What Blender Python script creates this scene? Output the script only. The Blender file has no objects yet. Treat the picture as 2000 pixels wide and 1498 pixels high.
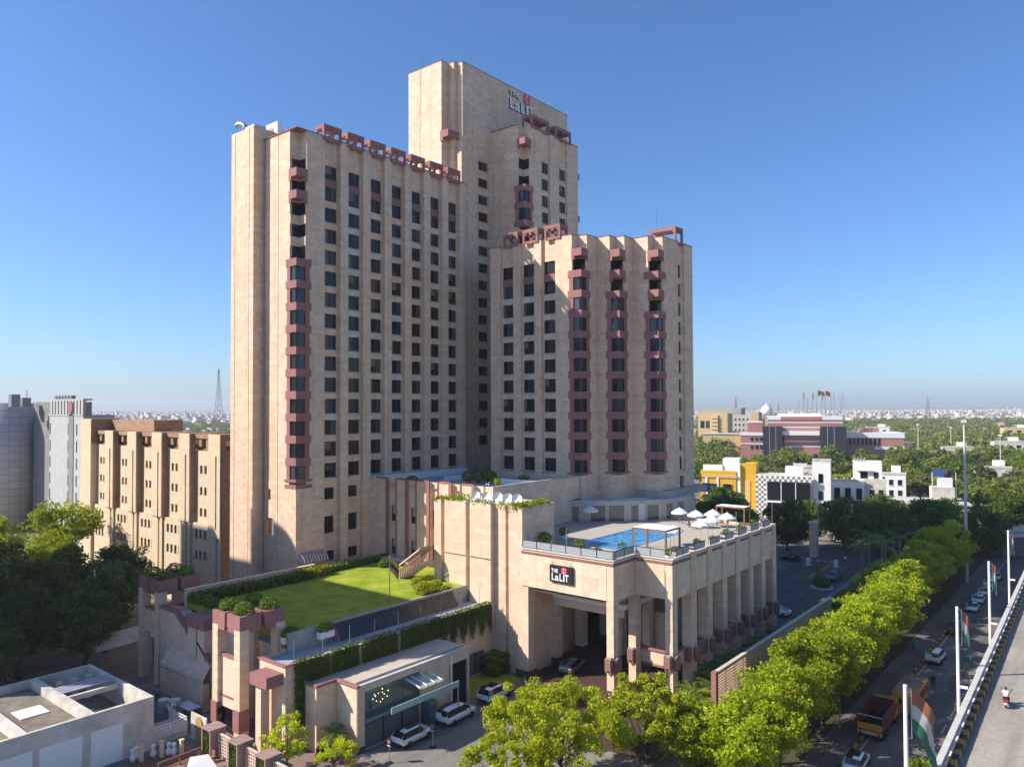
import bpy, math, random
import numpy as np
from mathutils import Vector, Matrix
random.seed(7); rng = np.random.default_rng(7)
sc = bpy.context.scene
R = math.radians
# ------------------------------------------------------------------ camera, sky, sun, exposure
CAMZ = 32.5
YAW, PIT, ROL = R(39.2262), R(1.3310), R(-0.2183)
_fw = Vector((math.cos(YAW)*math.cos(PIT), math.sin(YAW)*math.cos(PIT), math.sin(PIT)))
_ri = Vector((math.sin(YAW), -math.cos(YAW), 0)); _up = _ri.cross(_fw)
_r2 = _ri*math.cos(ROL) + _up*math.sin(ROL); _u2 = -_ri*math.sin(ROL) + _up*math.cos(ROL)
cam_d = bpy.data.cameras.new('camera'); cam = bpy.data.objects.new('camera', cam_d); sc.collection.objects.link(cam)
m = Matrix.Identity(4)
for i, a in enumerate((_r2, _u2, -_fw)):
    for j in range(3): m[j][i] = a[j]
m[2][3] = CAMZ
cam.matrix_world = m
cam_d.sensor_width = 36; cam_d.lens = 1468.5/2000*36; cam_d.shift_y = 12.95/2000
cam_d.clip_start = 0.5; cam_d.clip_end = 30000
sc.camera = cam
SUN = Vector((1, -0.95, -1.02)).normalized()          # direction the light travels
elev = math.asin(-SUN.z); az = math.atan2(-SUN.x, -SUN.y)   # from +Y clockwise towards +X
world = bpy.data.worlds.new('World'); sc.world = world; world.use_nodes = True
wn = world.node_tree; wn.nodes.clear()
sky = wn.nodes.new('ShaderNodeTexSky'); sky.sky_type = 'NISHITA'; sky.sun_disc = False
sky.sun_elevation = elev; sky.sun_rotation = az; sky.altitude = 200; sky.air_density = 1.0; sky.dust_density = 0.75; sky.ozone_density = 10.0
bg = wn.nodes.new('ShaderNodeBackground'); bg.inputs[1].default_value = 0.098
wo = wn.nodes.new('ShaderNodeOutputWorld')
wn.links.new(sky.outputs[0], bg.inputs[0]); wn.links.new(bg.outputs[0], wo.inputs[0])
sd = bpy.data.lights.new('sun', 'SUN'); sd.energy = 4.0; sd.angle = R(0.53); sd.color = (1.0, 0.93, 0.83)
so = bpy.data.objects.new('sun', sd); sc.collection.objects.link(so)
so.rotation_mode = 'QUATERNION'; so.rotation_quaternion = SUN.to_track_quat('-Z', 'Y'); so.location = (0, 60, 150)
sc.view_settings.view_transform = 'Standard'; sc.view_settings.look = 'None'
sc.view_settings.exposure = 0.92; sc.view_settings.gamma = 1.0; sc.view_settings.use_curve_mapping = False
sc.render.engine = 'CYCLES'
sc.cycles.max_bounces = 7; sc.cycles.diffuse_bounces = 5; sc.cycles.glossy_bounces = 3; sc.cycles.transmission_bounces = 4
sc.cycles.transparent_max_bounces = 12; sc.cycles.volume_bounces = 0
sc.cycles.use_denoising = True

# ------------------------------------------------------------------ helpers
COL = sc.collection
BASE = {}                                    # world position of each thing's base, by object name
def tag(o, label, cat, group=None):
    o['label'] = label; o['category'] = cat
    if group: o['group'] = group
    return o
def thing(name, label, cat, loc=(0, 0, 0), rz=0.0, group=None):
    o = bpy.data.objects.new(name, None); COL.objects.link(o)
    o.empty_display_size = 0.5
    o.location = loc; o.rotation_euler = (0, 0, rz)
    BASE[o.name] = Vector(loc) if rz == 0 else Vector((0, 0, 0))
    return tag(o, label, cat, group)
class MB:
    """collects geometry for one mesh"""
    def __init__(s): s.v = []; s.f = []; s.m = []
    def add(s, vs, fs, mi=0):
        n = len(s.v); s.v.extend(tuple(p) for p in vs)
        for f in fs: s.f.append(tuple(i+n for i in f)); s.m.append(mi)
        return s
    def quad(s, a, b, c, d, mi=0): return s.add((a, b, c, d), ((0, 1, 2, 3),), mi)
    def box(s, x0, y0, z0, x1, y1, z1, mi=0):
        if x0 > x1: x0, x1 = x1, x0
        if y0 > y1: y0, y1 = y1, y0
        if z0 > z1: z0, z1 = z1, z0
        return s.add(((x0,y0,z0),(x1,y0,z0),(x1,y1,z0),(x0,y1,z0),(x0,y0,z1),(x1,y0,z1),(x1,y1,z1),(x0,y1,z1)),
              ((3,2,1,0),(4,5,6,7),(0,1,5,4),(1,2,6,5),(2,3,7,6),(3,0,4,7)), mi)
    def prism(s, pts, z0, z1, mi=0):           # pts counter-clockwise
        n = len(pts)
        vs = [(p[0], p[1], z0) for p in pts] + [(p[0], p[1], z1) for p in pts]
        fs = [tuple(reversed(range(n))), tuple(range(n, 2*n))] + [(i, (i+1) % n, (i+1) % n+n, i+n) for i in range(n)]
        return s.add(vs, fs, mi)
    def extr(s, pts, ax, a0, a1, mi=0):        # polygon of (p,q) extruded along axis ax: 0 -> pts are (y,z), 1 -> (x,z)
        n = len(pts); mk = (lambda p, a: (a, p[0], p[1])) if ax == 0 else (lambda p, a: (p[0], a, p[1]))
        vs = [mk(p, a0) for p in pts] + [mk(p, a1) for p in pts]
        fs = [tuple(reversed(range(n))), tuple(range(n, 2*n))] + [(i, (i+1) % n, (i+1) % n+n, i+n) for i in range(n)]
        return s.add(vs, fs, mi)
    def tube(s, path, r, n=8, mi=0, cap=True):
        path = [Vector(p) for p in path]; k = len(path)
        rr = r if isinstance(r, (list, tuple)) else [r]*k
        vs = []
        for i, p in enumerate(path):
            d = (path[min(i+1, k-1)] - path[max(i-1, 0)]); d = d.normalized() if d.length else Vector((0, 0, 1))
            a = d.orthogonal().normalized() if abs(d.z) < 0.999 else Vector((1, 0, 0)); 
            if abs(d.z) < 0.999: a = d.cross(Vector((0, 0, 1))).normalized()
            b = d.cross(a)
            for j in range(n):
                t = 2*math.pi*j/n; vs.append(p + a*math.cos(t)*rr[i] + b*math.sin(t)*rr[i])
        fs = []
        for i in range(k-1):
            for j in range(n):
                fs.append((i*n+j, i*n+(j+1) % n, (i+1)*n+(j+1) % n, (i+1)*n+j))
        if cap: fs += [tuple(reversed(range(n))), tuple(range((k-1)*n, k*n))]
        return s.add(vs, fs, mi)
    def lathe(s, c, prof, n=16, mi=0, axis='z', cap=True):
        vs = []; c = Vector(c)
        for (r, h) in prof:
            for j in range(n):
                t = 2*math.pi*j/n
                o = (r*math.cos(t), r*math.sin(t), h) if axis == 'z' else ((h, r*math.cos(t), r*math.sin(t)) if axis == 'x' else (r*math.sin(t), h, r*math.cos(t)))
                vs.append(c + Vector(o))
        fs = [(i*n+j, i*n+(j+1) % n, (i+1)*n+(j+1) % n, (i+1)*n+j) for i in range(len(prof)-1) for j in range(n)]
        if cap: fs += [tuple(reversed(range(n))), tuple(range((len(prof)-1)*n, len(prof)*n))]
        return s.add(vs, fs, mi)
    def mesh(s, name, mats, off=(0, 0, 0), smooth=False):
        me = bpy.data.meshes.new(name)
        ox, oy, oz = off
        me.from_pydata([(p[0]-ox, p[1]-oy, p[2]-oz) for p in s.v], [], s.f)
        for mt in (mats if isinstance(mats, (list, tuple)) else [mats]): me.materials.append(mt)
        if any(s.m): me.polygons.foreach_set('material_index', s.m)
        if smooth: me.polygons.foreach_set('use_smooth', [True]*len(s.f))
        me.update(); return me
    def build(s, name, mats, parent=None, smooth=False, kind=None):
        off = BASE.get(parent.name, (0, 0, 0)) if parent else (0, 0, 0)
        me = s.mesh(name, mats, off, smooth)
        return link(name, me, parent, kind=kind)
def link(name, me, parent=None, loc=(0, 0, 0), rz=0.0, kind=None):
    o = bpy.data.objects.new(name, me); COL.objects.link(o)
    if parent:
        o.parent = parent; BASE[o.name] = BASE.get(parent.name, Vector((0, 0, 0)))
    o.location = loc
    if rz: o.rotation_euler = (0, 0, rz)
    if kind: o['kind'] = kind
    return o
def solo(mb, name, mats, label, cat, base=(0, 0, 0), group=None, smooth=False):
    """a thing that is a single mesh"""
    me = mb.mesh(name, mats, base, smooth); o = link(name, me, None, base)
    BASE[o.name] = Vector(base)
    return tag(o, label, cat, group)
def put(name, me, parent, wpos, rz=0.0):
    """shared mesh me as a child of parent, at world position wpos"""
    b = BASE[parent.name]; o = link(name, me, parent, Vector(wpos)-b, rz); BASE[o.name] = Vector((0, 0, 0)); return o
def dup(root, loc, rz=0.0, label=None, group=None):
    def cp(o, par):
        c = o.copy(); COL.objects.link(c)
        if par: c.parent = par
        for ch in o.children: cp(ch, c)
        return c
    r = cp(root, None); r.location = loc; r.rotation_euler = (0, 0, rz)
    if label: r['label'] = label
    if group: r['group'] = group
    return r
def walls(mb, pts, z0, z1, ops=None, depth=0.5, closed=False, mi=0, mir=None):
    """vertical walls along the plan polyline pts (outside on the right hand); ops: {segment: [(s0,s1,za,zb)]} real openings with reveals"""
    ops = ops or {}; n = len(pts); mir = mi if mir is None else mir
    for i in range(n if closed else n-1):
        a = pts[i]; b = pts[(i+1) % n]; L = math.hypot(b[0]-a[0], b[1]-a[1])
        dx, dy = (b[0]-a[0])/L, (b[1]-a[1])/L; nx, ny = dy, -dx
        P = lambda s_, z_, d=0.0: (a[0]+dx*s_-nx*d, a[1]+dy*s_-ny*d, z_)
        o = ops.get(i, [])
        if not o:
            mb.quad(P(0, z0), P(L, z0), P(L, z1), P(0, z1), mi); continue
        ss = sorted({0, L} | {x for q in o for x in q[:2]}); zs = sorted({z0, z1} | {x for q in o for x in q[2:4]})
        for j in range(len(ss)-1):
            sm = (ss[j]+ss[j+1])/2; run = None
            for k in range(len(zs)-1):
                zm = (zs[k]+zs[k+1])/2
                hole = any(q[0] < sm < q[1] and q[2] < zm < q[3] for q in o)
                if not hole and run is None: run = zs[k]
                if run is not None and (hole or k == len(zs)-2):
                    e = zs[k] if hole else zs[k+1]
                    mb.quad(P(ss[j], run), P(ss[j+1], run), P(ss[j+1], e), P(ss[j], e), mi); run = None
        for q in o:
            s0, s1, za, zb = q[:4]; d = q[4] if len(q) > 4 else depth
            mb.quad(P(s0, za), P(s0, za, d), P(s0, zb, d), P(s0, zb), mir); mb.quad(P(s1, za, d), P(s1, za), P(s1, zb), P(s1, zb, d), mir)
            mb.quad(P(s0, za, d), P(s0, za), P(s1, za), P(s1, za, d), mir); mb.quad(P(s0, zb), P(s0, zb, d), P(s1, zb, d), P(s1, zb), mir)
    return mb
def flat(mb, pts, z, mi=0):
    return mb.add([(p[0], p[1], z) for p in pts], [tuple(range(len(pts)))], mi)

# ------------------------------------------------------------------ materials
def newmat(name):
    mt = bpy.data.materials.new(name); mt.use_nodes = True; nt = mt.node_tree
    b = nt.nodes['Principled BSDF']; return mt, nt, b
def nd(nt, t, **kw):
    n = nt.nodes.new(t)
    for k, v in kw.items():
        if k.startswith('i'): n.inputs[int(k[1:])].default_value = v
        else: setattr(n, k, v)
    return n
def mixc(nt, fac, a, b, mode='MIX'):
    n = nt.nodes.new('ShaderNodeMix'); n.data_type = 'RGBA'; n.blend_type = mode
    for sock, val in ((n.inputs[0], fac), (n.inputs[6], a), (n.inputs[7], b)):
        if hasattr(val, 'links') or hasattr(val, 'is_linked'): nt.links.new(val, sock)
        elif isinstance(val, (int, float)): sock.default_value = val
        else: sock.default_value = (*val, 1) if len(val) == 3 else val
    return n.outputs[2]
def ramp(nt, src, stops):
    r = nt.nodes.new('ShaderNodeValToRGB'); e = r.color_ramp.elements
    while len(e) < len(stops): e.new(0.5)
    for k, (p, c) in enumerate(stops):
        e[k].position = p; e[k].color = (c, c, c, 1) if isinstance(c, (int, float)) else (*c, 1)
    nt.links.new(src, r.inputs[0]); return r.outputs[0]
def wallcoord(nt):
    """world position folded so that upright walls of any heading read (along, up)"""
    g = nd(nt, 'ShaderNodeNewGeometry'); s = nd(nt, 'ShaderNodeSeparateXYZ'); nt.links.new(g.outputs['Position'], s.inputs[0])
    a = nd(nt, 'ShaderNodeMath', operation='ADD'); nt.links.new(s.outputs[0], a.inputs[0]); nt.links.new(s.outputs[1], a.inputs[1])
    c = nd(nt, 'ShaderNodeCombineXYZ'); nt.links.new(a.outputs[0], c.inputs[0]); nt.links.new(s.outputs[2], c.inputs[1])
    return g.outputs['Position'], c.outputs[0]
def noise(nt, vec, scale, detail=4, rough=0.6, sc3=None):
    if sc3:
        mp = nd(nt, 'ShaderNodeMapping'); mp.inputs[3].default_value = sc3; nt.links.new(vec, mp.inputs[0]); vec = mp.outputs[0]
    n = nd(nt, 'ShaderNodeTexNoise'); n.inputs['Scale'].default_value = scale; n.inputs['Detail'].default_value = detail; n.inputs['Roughness'].default_value = rough
    nt.links.new(vec, n.inputs['Vector']); return n.outputs[0]
def stone(name, c, bw=1.1, bh=0.55, var=0.10, stain=0.45, joint=0.75, stainc=(0.30, 0.24, 0.19), rough=0.85):
    mt, nt, b = newmat(name); pos, wc = wallcoord(nt)
    br = nd(nt, 'ShaderNodeTexBrick'); nt.links.new(wc, br.inputs['Vector'])
    br.inputs['Scale'].default_value = 1.0; br.inputs['Brick Width'].default_value = bw; br.inputs['Row Height'].default_value = bh
    br.inputs['Mortar Size'].default_value = 0.012; br.inputs['Mortar Smooth'].default_value = 0.3; br.inputs['Bias'].default_value = 0.0
    br.inputs['Color1'].default_value = (*[x*(1+var) for x in c], 1); br.inputs['Color2'].default_value = (c[0]*(1-var), c[1]*(1-var*1.15), c[2]*(1-var*1.2), 1)
    br.inputs['Mortar'].default_value = (*[x*joint for x in c], 1)
    n1 = noise(nt, pos, 0.35, 6, 0.65, (1, 1, 0.35)); n2 = noise(nt, pos, 2.2, 5, 0.7)
    n3 = noise(nt, pos, 1.0, 4, 0.6, (1.9, 1.9, 0.045))
    f1 = ramp(nt, n1, [(0.5, 0.0), (0.8, stain*0.8)]); col = mixc(nt, f1, br.outputs[0], tuple(c[i]*stainc[i]*2.2 for i in range(3)))
    f2 = ramp(nt, n2, [(0.3, 0.92), (0.7, 1.06)]); col = mixc(nt, 1.0, col, f2, 'MULTIPLY')
    f3 = ramp(nt, n3, [(0.54, 0.0), (0.78, stain*0.9)]); col = mixc(nt, f3, col, tuple(x*0.52 for x in c))
    vo = nd(nt, 'ShaderNodeTexVoronoi', feature='F1'); vo.inputs['Scale'].default_value = 0.55; nt.links.new(pos, vo.inputs['Vector'])
    f4 = ramp(nt, vo.outputs['Distance'], [(0.02, 0.4), (0.11, 0.0)]); col = mixc(nt, f4, col, tuple(x*0.45 for x in c))
    nt.links.new(col, b.inputs['Base Color']); b.inputs['Roughness'].default_value = rough; b.inputs['Specular IOR Level'].default_value = 0.2
    bp = nd(nt, 'ShaderNodeBump', i0=0.5, i1=0.03)
    hm = mixc(nt, 0.4, br.outputs['Fac'], n2); inv = nd(nt, 'ShaderNodeInvert'); nt.links.new(hm, inv.inputs[1])
    nt.links.new(inv.outputs[0], bp.inputs['Height']); nt.links.new(bp.outputs[0], b.inputs['Normal'])
    return mt
def plain(name, c, rough=0.7, var=0.12, scale=1.5, metal=0.0, spec=0.3, bump=0.0, coat=0.0):
    mt, nt, b = newmat(name); g = nd(nt, 'ShaderNodeNewGeometry')
    n1 = noise(nt, g.outputs['Position'], scale, 6, 0.65); f = ramp(nt, n1, [(0.3, 1-var), (0.7, 1+var)])
    nt.links.new(mixc(nt, 1.0, c, f, 'MULTIPLY'), b.inputs['Base Color'])
    b.inputs['Roughness'].default_value = rough; b.inputs['Metallic'].default_value = metal; b.inputs['Specular IOR Level'].default_value = spec
    if coat: b.inputs['Coat Weight'].default_value = coat; b.inputs['Coat Roughness'].default_value = 0.05
    if bump:
        bp = nd(nt, 'ShaderNodeBump', i0=bump, i1=0.05); nt.links.new(n1, bp.inputs['Height']); nt.links.new(bp.outputs[0], b.inputs['Normal'])
    return mt
def glassmat(name, c1, c2, rough=0.06, spec=0.4):
    """dark window glass: tone varies at random from pane to pane"""
    mt, nt, b = newmat(name); oi = nd(nt, 'ShaderNodeObjectInfo')
    f = ramp(nt, oi.outputs['Random'], [(0.0, 0.0), (0.55, 0.15), (0.8, 0.5), (1.0, 1.0)])
    nt.links.new(mixc(nt, f, c1, c2), b.inputs['Base Color']); b.inputs['Roughness'].default_value = rough; b.inputs['Specular IOR Level'].default_value = spec
    return mt
def leafmat(name, c1, c2, trans=0.45, rough=0.55):
    mt, nt, b = newmat(name); nt.nodes.remove(b)
    g = nd(nt, 'ShaderNodeNewGeometry'); oi = nd(nt, 'ShaderNodeObjectInfo')
    n1 = noise(nt, g.outputs['Position'], 0.45, 4, 0.7)
    ri = g.outputs['Random Per Island']
    a = nd(nt, 'ShaderNodeMath', operation='MULTIPLY', i1=0.55); nt.links.new(ri, a.inputs[0])
    c = nd(nt, 'ShaderNodeMath', operation='MULTIPLY_ADD', i1=0.6); nt.links.new(n1, c.inputs[0]); nt.links.new(a.outputs[0], c.inputs[2])
    f = ramp(nt, c.outputs[0], [(0.25, 0.0), (0.8, 1.0)])
    col = mixc(nt, f, c1, c2)
    h = nd(nt, 'ShaderNodeHueSaturation'); mr = nd(nt, 'ShaderNodeMapRange', i3=0.82, i4=1.18); nt.links.new(oi.outputs['Random'], mr.inputs[0])
    nt.links.new(mr.outputs[0], h.inputs['Value']); nt.links.new(col, h.inputs['Color'])
    d = nd(nt, 'ShaderNodeBsdfPrincipled'); d.inputs['Roughness'].default_value = rough; d.inputs['Specular IOR Level'].default_value = 0.35
    t = nd(nt, 'ShaderNodeBsdfTranslucent'); mx = nd(nt, 'ShaderNodeMixShader', i0=trans)
    nt.links.new(h.outputs[0], d.inputs['Base Color']); nt.links.new(h.outputs[0], t.inputs['Color'])
    nt.links.new(d.outputs[0], mx.inputs[1]); nt.links.new(t.outputs[0], mx.inputs[2])
    nt.links.new(mx.outputs[0], nt.nodes['Material Output'].inputs[0]); return mt
M = {}
M['stone'] = stone('sandstone_cladding', (0.72, 0.525, 0.375), stain=0.62)
M['slab'] = stone('sandstone_slabs', (0.71, 0.52, 0.37), bw=1.2, bh=0.75, var=0.09, stain=0.25)
M['ashlar'] = stone('sandstone_smooth', (0.71, 0.525, 0.375), bw=40, bh=40, var=0.03, stain=0.3)
M['annex'] = stone('annex_render', (0.66, 0.53, 0.37), bw=0.9, bh=0.6, var=0.05, stain=0.3)
M['annexdark'] = stone('annex_brown_stone_shade', (0.36, 0.235, 0.145), bw=0.7, bh=0.5, var=0.15, stain=0.2)  # brown stone tone, also carries the shade of the annex side faces
M['red'] = stone('red_sandstone', (0.32, 0.15, 0.138), bw=0.9, bh=0.6, var=0.06, stain=0.12, joint=0.85)
M['redlight'] = stone('pink_sandstone_spandrel', (0.27, 0.135, 0.11), bw=0.9, bh=3, var=0.06, stain=0.1, joint=0.85)
M['glass'] = glassmat('window_glass', (0.006, 0.006, 0.008), (0.045, 0.036, 0.028), spec=0.28)
M['glassblue'] = glassmat('window_glass_side', (0.012, 0.014, 0.018), (0.06, 0.07, 0.085), rough=0.08, spec=0.38)  # blue-grey tones in the colour stand for sky reflected in some panes
M['glassteal'] = glassmat('teal_glass', (0.045, 0.085, 0.085), (0.06, 0.10, 0.10), rough=0.04, spec=0.9)
M['frame'] = plain('window_frame_metal', (0.05, 0.045, 0.04), 0.5)
M['sill'] = plain('grey_sill', (0.42, 0.38, 0.34), 0.8)
M['white'] = plain('white_paint', (0.78, 0.77, 0.74), 0.6, 0.05)
M['offwhite'] = plain('weathered_white_paint', (0.56, 0.51, 0.44), 0.75, 0.28, 0.5)
M['concrete'] = plain('weathered_concrete', (0.36, 0.34, 0.31), 0.9, 0.22, 0.9)
M['concretelight'] = plain('pale_concrete', (0.52, 0.49, 0.44), 0.85, 0.14, 0.8)
M['roofdeck'] = plain('roof_screed', (0.42, 0.43, 0.44), 0.9, 0.2, 0.6)
M['dark'] = plain('dark_void', (0.012, 0.011, 0.010), 0.9)
M['black'] = plain('black_paint', (0.02, 0.02, 0.022), 0.5)
M['steel'] = plain('galvanised_steel', (0.45, 0.46, 0.47), 0.4, 0.1, 3, metal=0.7)
M['greymetal'] = plain('grey_metal', (0.22, 0.23, 0.24), 0.5, 0.1, 3, metal=0.4)
M['wood'] = plain('brown_timber', (0.22, 0.10, 0.05), 0.6, 0.2, 4)
M['bark'] = plain('bark', (0.10, 0.075, 0.055), 0.95, 0.3, 6, bump=0.4)
# ================================================================== HOTEL BLOCKS (x = along the long facade, y = away to the left)
FH = 3.18; ZB = 22.22; ZT = 24.38; BZ0 = 22.27                      # window sill / head of the lowest room floor
# shared window meshes; local x along the wall, y into it, origin at the opening's lower outer left corner
def win_meshes(nm, w, h, split=0.62, d=0.24):
    f = MB(); t = 0.09
    f.box(0, d-0.05, 0, t, d+0.05, h); f.box(w-t, d-0.05, 0, w, d+0.05, h); f.box(t, d-0.05, 0, w-t, d+0.05, t); f.box(t, d-0.05, h-t, w-t, d+0.05, h)
    ms = w*split; f.box(ms-0.05, d-0.06, t, ms+0.05, d+0.06, h-t)
    p1 = MB().box(t, d, t, ms-0.05, d+0.03, h-t); p2 = MB().box(ms+0.05, d, t, w-t, d+0.03, h-t)
    s = MB().box(0, -0.06, -0.16, w, d-0.06, -0.002)
    bk = MB().quad((0, d+0.3, 0), (w, d+0.3, 0), (w, d+0.3, h), (0, d+0.3, h))
    return (f.mesh(nm+'_frame', M['frame']), p1.mesh(nm+'_pane', M['glass']), p2.mesh(nm+'_pane_side', M['glassblue']), s.mesh(nm+'_sill', M['sill']), MB().box(t+0.01, d-0.025, t+0.01, ms*0.55, d-0.004, h-t-0.01).mesh(nm+'_curtain', M['curtain']), MB().box(t+0.01, d-0.025, h*0.45, ms-0.06, d-0.004, h-t-0.01).mesh(nm+'_blind', M['curtain']))
def window(par, ms, pos, rz=0.0, sill=True):
    w = put('window', ms[0], par, pos, rz)
    link('pane', ms[1], w); link('pane', ms[2], w)
    if sill: link('sill', ms[3], w)
    r_ = random.random()
    if r_ < 0.22 and len(ms) > 4: link('curtain', ms[4 if r_ < 0.12 else 5], w)
    return w
M['curtain'] = plain('curtain_cloth', (0.16, 0.125, 0.085), 0.5, 0.2, 3)
WH = ZT-ZB
WIN = win_meshes('room_window', 2.4, WH)
WINL = win_meshes('room_window_mirror', 2.4, WH, 0.33)
# corner bay: outer corner at origin, notch 1.7 x 1.7 towards +x,+y
def bay_band():
    b = MB(); a = 2.45
    b.box(-0.14, -0.14, 0, a, 0.03, 1.13); b.box(-0.14, 0.03, 0, 0.03, a, 1.13); b.box(0.03, 0.03, 0.05, 1.69, 1.69, 1.08)
    return b.mesh('bay_band', M['red'])
def bay_window():
    g = MB(); f = MB(); hh = 2.07; c = 0.42
    pts = [(0.10, 1.45), (0.10, c), (c, 0.10), (1.45, 0.10)]
    walls(g, pts, 0.0, hh)
    for p in ((0.10, 1.45), (0.10, c), (c, 0.10), (1.45, 0.10)): f.box(p[0]-0.04, p[1]-0.04, 0, p[0]+0.04, p[1]+0.04, hh)
    pr = MB(); pr2 = MB(); a = 2.2
    pr.box(-0.08, 1.45, 0, 0.02, a, hh).box(0.02, 1.45, 0, 0.25, 1.69, hh); pr2.box(1.45, -0.08, 0, a, 0.02, hh).box(1.45, 0.02, 0, 1.69, 0.25, hh)
    return g.mesh('bay_glass', M['glassblue']), f.mesh('bay_frame', M['frame']), pr.mesh('bay_pier', M['red']), pr2.mesh('bay_pier_side', M['red'])
def balcony():
    b = MB()
    b.box(-0.22, -0.22, 0.55, 1.69, 1.69, 1.75); b.box(-0.22, 1.15, 0, 0.1, 1.69, 0.55); b.box(1.15, -0.22, 0, 1.69, 0.1, 0.55)
    return b.mesh('balcony_box', M['red'])
BB = bay_band(); BW = bay_window(); BAL = balcony()
def bay_at(par, cx, cy, k, base=BZ0):
    w = put('bay_window', BW[1], par, (cx, cy, base+FH*k-0.02)); link('pane', BW[0], w); link('surround', BW[2], w); link('surround', BW[3], w)
def band_at(par, cx, cy, k): put('bay_band', BB, par, (cx, cy, 24.3+FH*k))
def notch_window(mb_frame, par, cx, cy, z, h=1.85):
    """dark window in the re-entrant notch (L-shaped)"""
    g = MB(); g.box(0.35, 1.6, 0, 1.62, 1.66, h); g.box(1.6, 0.35, 0, 1.66, 1.6, h)
    return g.mesh('notch_pane', M['glass'])
NOTCH_H = 1.85
NOTCH = notch_window(None, None, 0, 0, 0)
def notch_fill():                                           # stone spandrels between notch windows
    b = MB(); b.box(0.0, 1.5, 0, 1.72, 1.72, FH-1.85); b.box(1.5, 0.0, 0, 1.72, 1.5, FH-1.85); return b.mesh('notch_spandrel', M['stone'])
NOTCHS = notch_fill()
def crest_mesh(w, dp=2.2, h=2.35):
    """red sandstone roof crest: a box frame with stepped openings"""
    b = MB(); t = 0.34
    for y in (0.0, dp-t):
        b.box(0, y, 0.0, t, y+t, h-0.58); b.box(w-t, y, 0.0, w, y+t, h-0.58)
    b.box(0, 0, h-0.58, w, dp, h)
    b.box(t, 0.05, h-0.95, t+0.4, 0.3, h-0.58); b.box(w-t-0.4, 0.05, h-0.95, w-t, 0.3, h-0.58)
    b.box(w*0.5-0.24, 0.02, h-1.0, w*0.5+0.24, 0.28, h-0.58)
    b.box(w*0.42, 0.5, 0.0, w*0.42+0.3, dp-0.5, 1.0); b.box(t, 0.06, 0.0, w-t, 0.3, 0.45)
    b.box(0.06, t, h-0.9, 0.3, t+0.35, h-0.58); b.box(0.06, dp-t-0.35, h-0.9, 0.3, dp-t, h-0.58)
    return b.mesh('roof_crest', M['red'])
CR = crest_mesh(3.24)
CR2 = crest_mesh(2.9)

# ---- the long guest wing
LW = thing('guest_wing', 'long sandstone guest wing with seven window columns above the lawn', 'hotel wing', (63.49, 91.5, 0))
cols = [68.42+4.375*i for i in range(7)]
def lw_outline(notch):
    p = [(61.8, 106), (61.8, 99.9), (64.2, 99.9), (64.2, 99.38), (63.49, 99.38)]
    p += [(63.49, 93.2), (65.2, 93.2), (65.2, 91.5)] if notch else [(63.49, 91.5)]
    segs = {}
    for c in cols:
        p += [(c-0.05, 91.5), (c-0.05, 92.25), (c+2.85, 92.25), (c+2.85, 91.5)]
        segs[c] = len(p)-3
    p += [(98.9, 91.5), (98.9, 106)]
    return p, segs
w = MB(); pts, segs = lw_outline(True)
ops = {segs[c]: [(0.35, 2.75, ZB+FH*k, ZT+FH*k) for k in range(15)] for c in cols}
walls(w, pts, 21.0, 72.8, ops, 0.30); flat(w, pts, 72.3, 1)
pts2, segs2 = lw_outline(False)
lowops = {segs2[cols[i]]: [(0.12, 2.3, 18.98, 20.7), (0.12, 2.3, 13.96, 16.5), (0.12, 2.35, 9.9, 11.38)] for i in (0, 1)}
lowops[5-1] = [(0.27, 1.6, 19.09, 20.67, 0.3), (0.35, 2.4, 13.85, 16.43, 0.25)]
walls(w, pts2, 0, 21.0, lowops, 0.3); flat(w, [(63.49, 91.5), (65.3, 91.5), (65.3, 93.3), (63.49, 93.3)], 21.0)
w.box(61.8, 99.9, 72.8, 70, 106, 74.6)
w.build('wall', [M['stone'], M['roofdeck']], LW)
MB().box(63.35, 91.4, 72.8, 65.2, 106, 72.93).box(65.2, 91.4, 72.8, 98.9, 92.0, 72.93).build('coping', M['red'], LW)
for c in cols:
    for k in range(15):
        if k < 13: window(LW, WIN, (c+0.3, 92.25, ZB+FH*k))
        else: window(LW, WIN, (c+0.3, 92.25, ZB+FH*k), sill=False)
    MB().box(c+0.3, 92.23, ZT+FH*13-0.1, c+2.7, 92.35, ZB+FH*14+0.1).build('spandrel', M['redlight'], LW)
for i in (0, 1):
    c = cols[i]
    for (za, zb) in ((18.98, 20.7), (13.96, 16.5), (9.9, 11.38)):
        MB().box(c, 92.5, za, c+2.4, 92.53, zb).build('window', M['glass'], LW)
        MB().box(c+1.2, 92.44, za, c+1.28, 92.5, zb).build('mullion', M['frame'], LW)
MB().box(63.75, 91.76, 19.09, 65.1, 91.8, 20.67).build('window', M['glass'], LW)
wb = MB().box(63.83, 91.72, 13.85, 65.9, 91.75, 16.43).build('window', plain('drawn_blind', (0.50, 0.46, 0.30), 0.6), LW)
MB().box(63.83, 91.66, 13.85, 63.9, 91.72, 16.43).box(65.83, 91.66, 13.85, 65.9, 91.72, 16.43).box(64.5, 91.66, 13.85, 64.6, 91.72, 16.43).box(63.9, 91.66, 13.85, 64.5, 91.72, 13.95).build('window_frame', M['wood'], wb)
for k in range(10): band_at(LW, 63.49, 91.5, k); bay_at(LW, 63.49, 91.5, k)
for k in range(10, 15):
    put('notch_window', NOTCH, LW, (63.49, 91.5, 22.4+FH*k)); 
    if k < 14: put('notch_spandrel', NOTCHS, LW, (63.49, 91.5, 24.25+FH*k))
put('balcony', BAL, LW, (63.49, 91.5, 65.3)); put('balcony', BAL, LW, (63.49, 91.5, 62.1))
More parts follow.
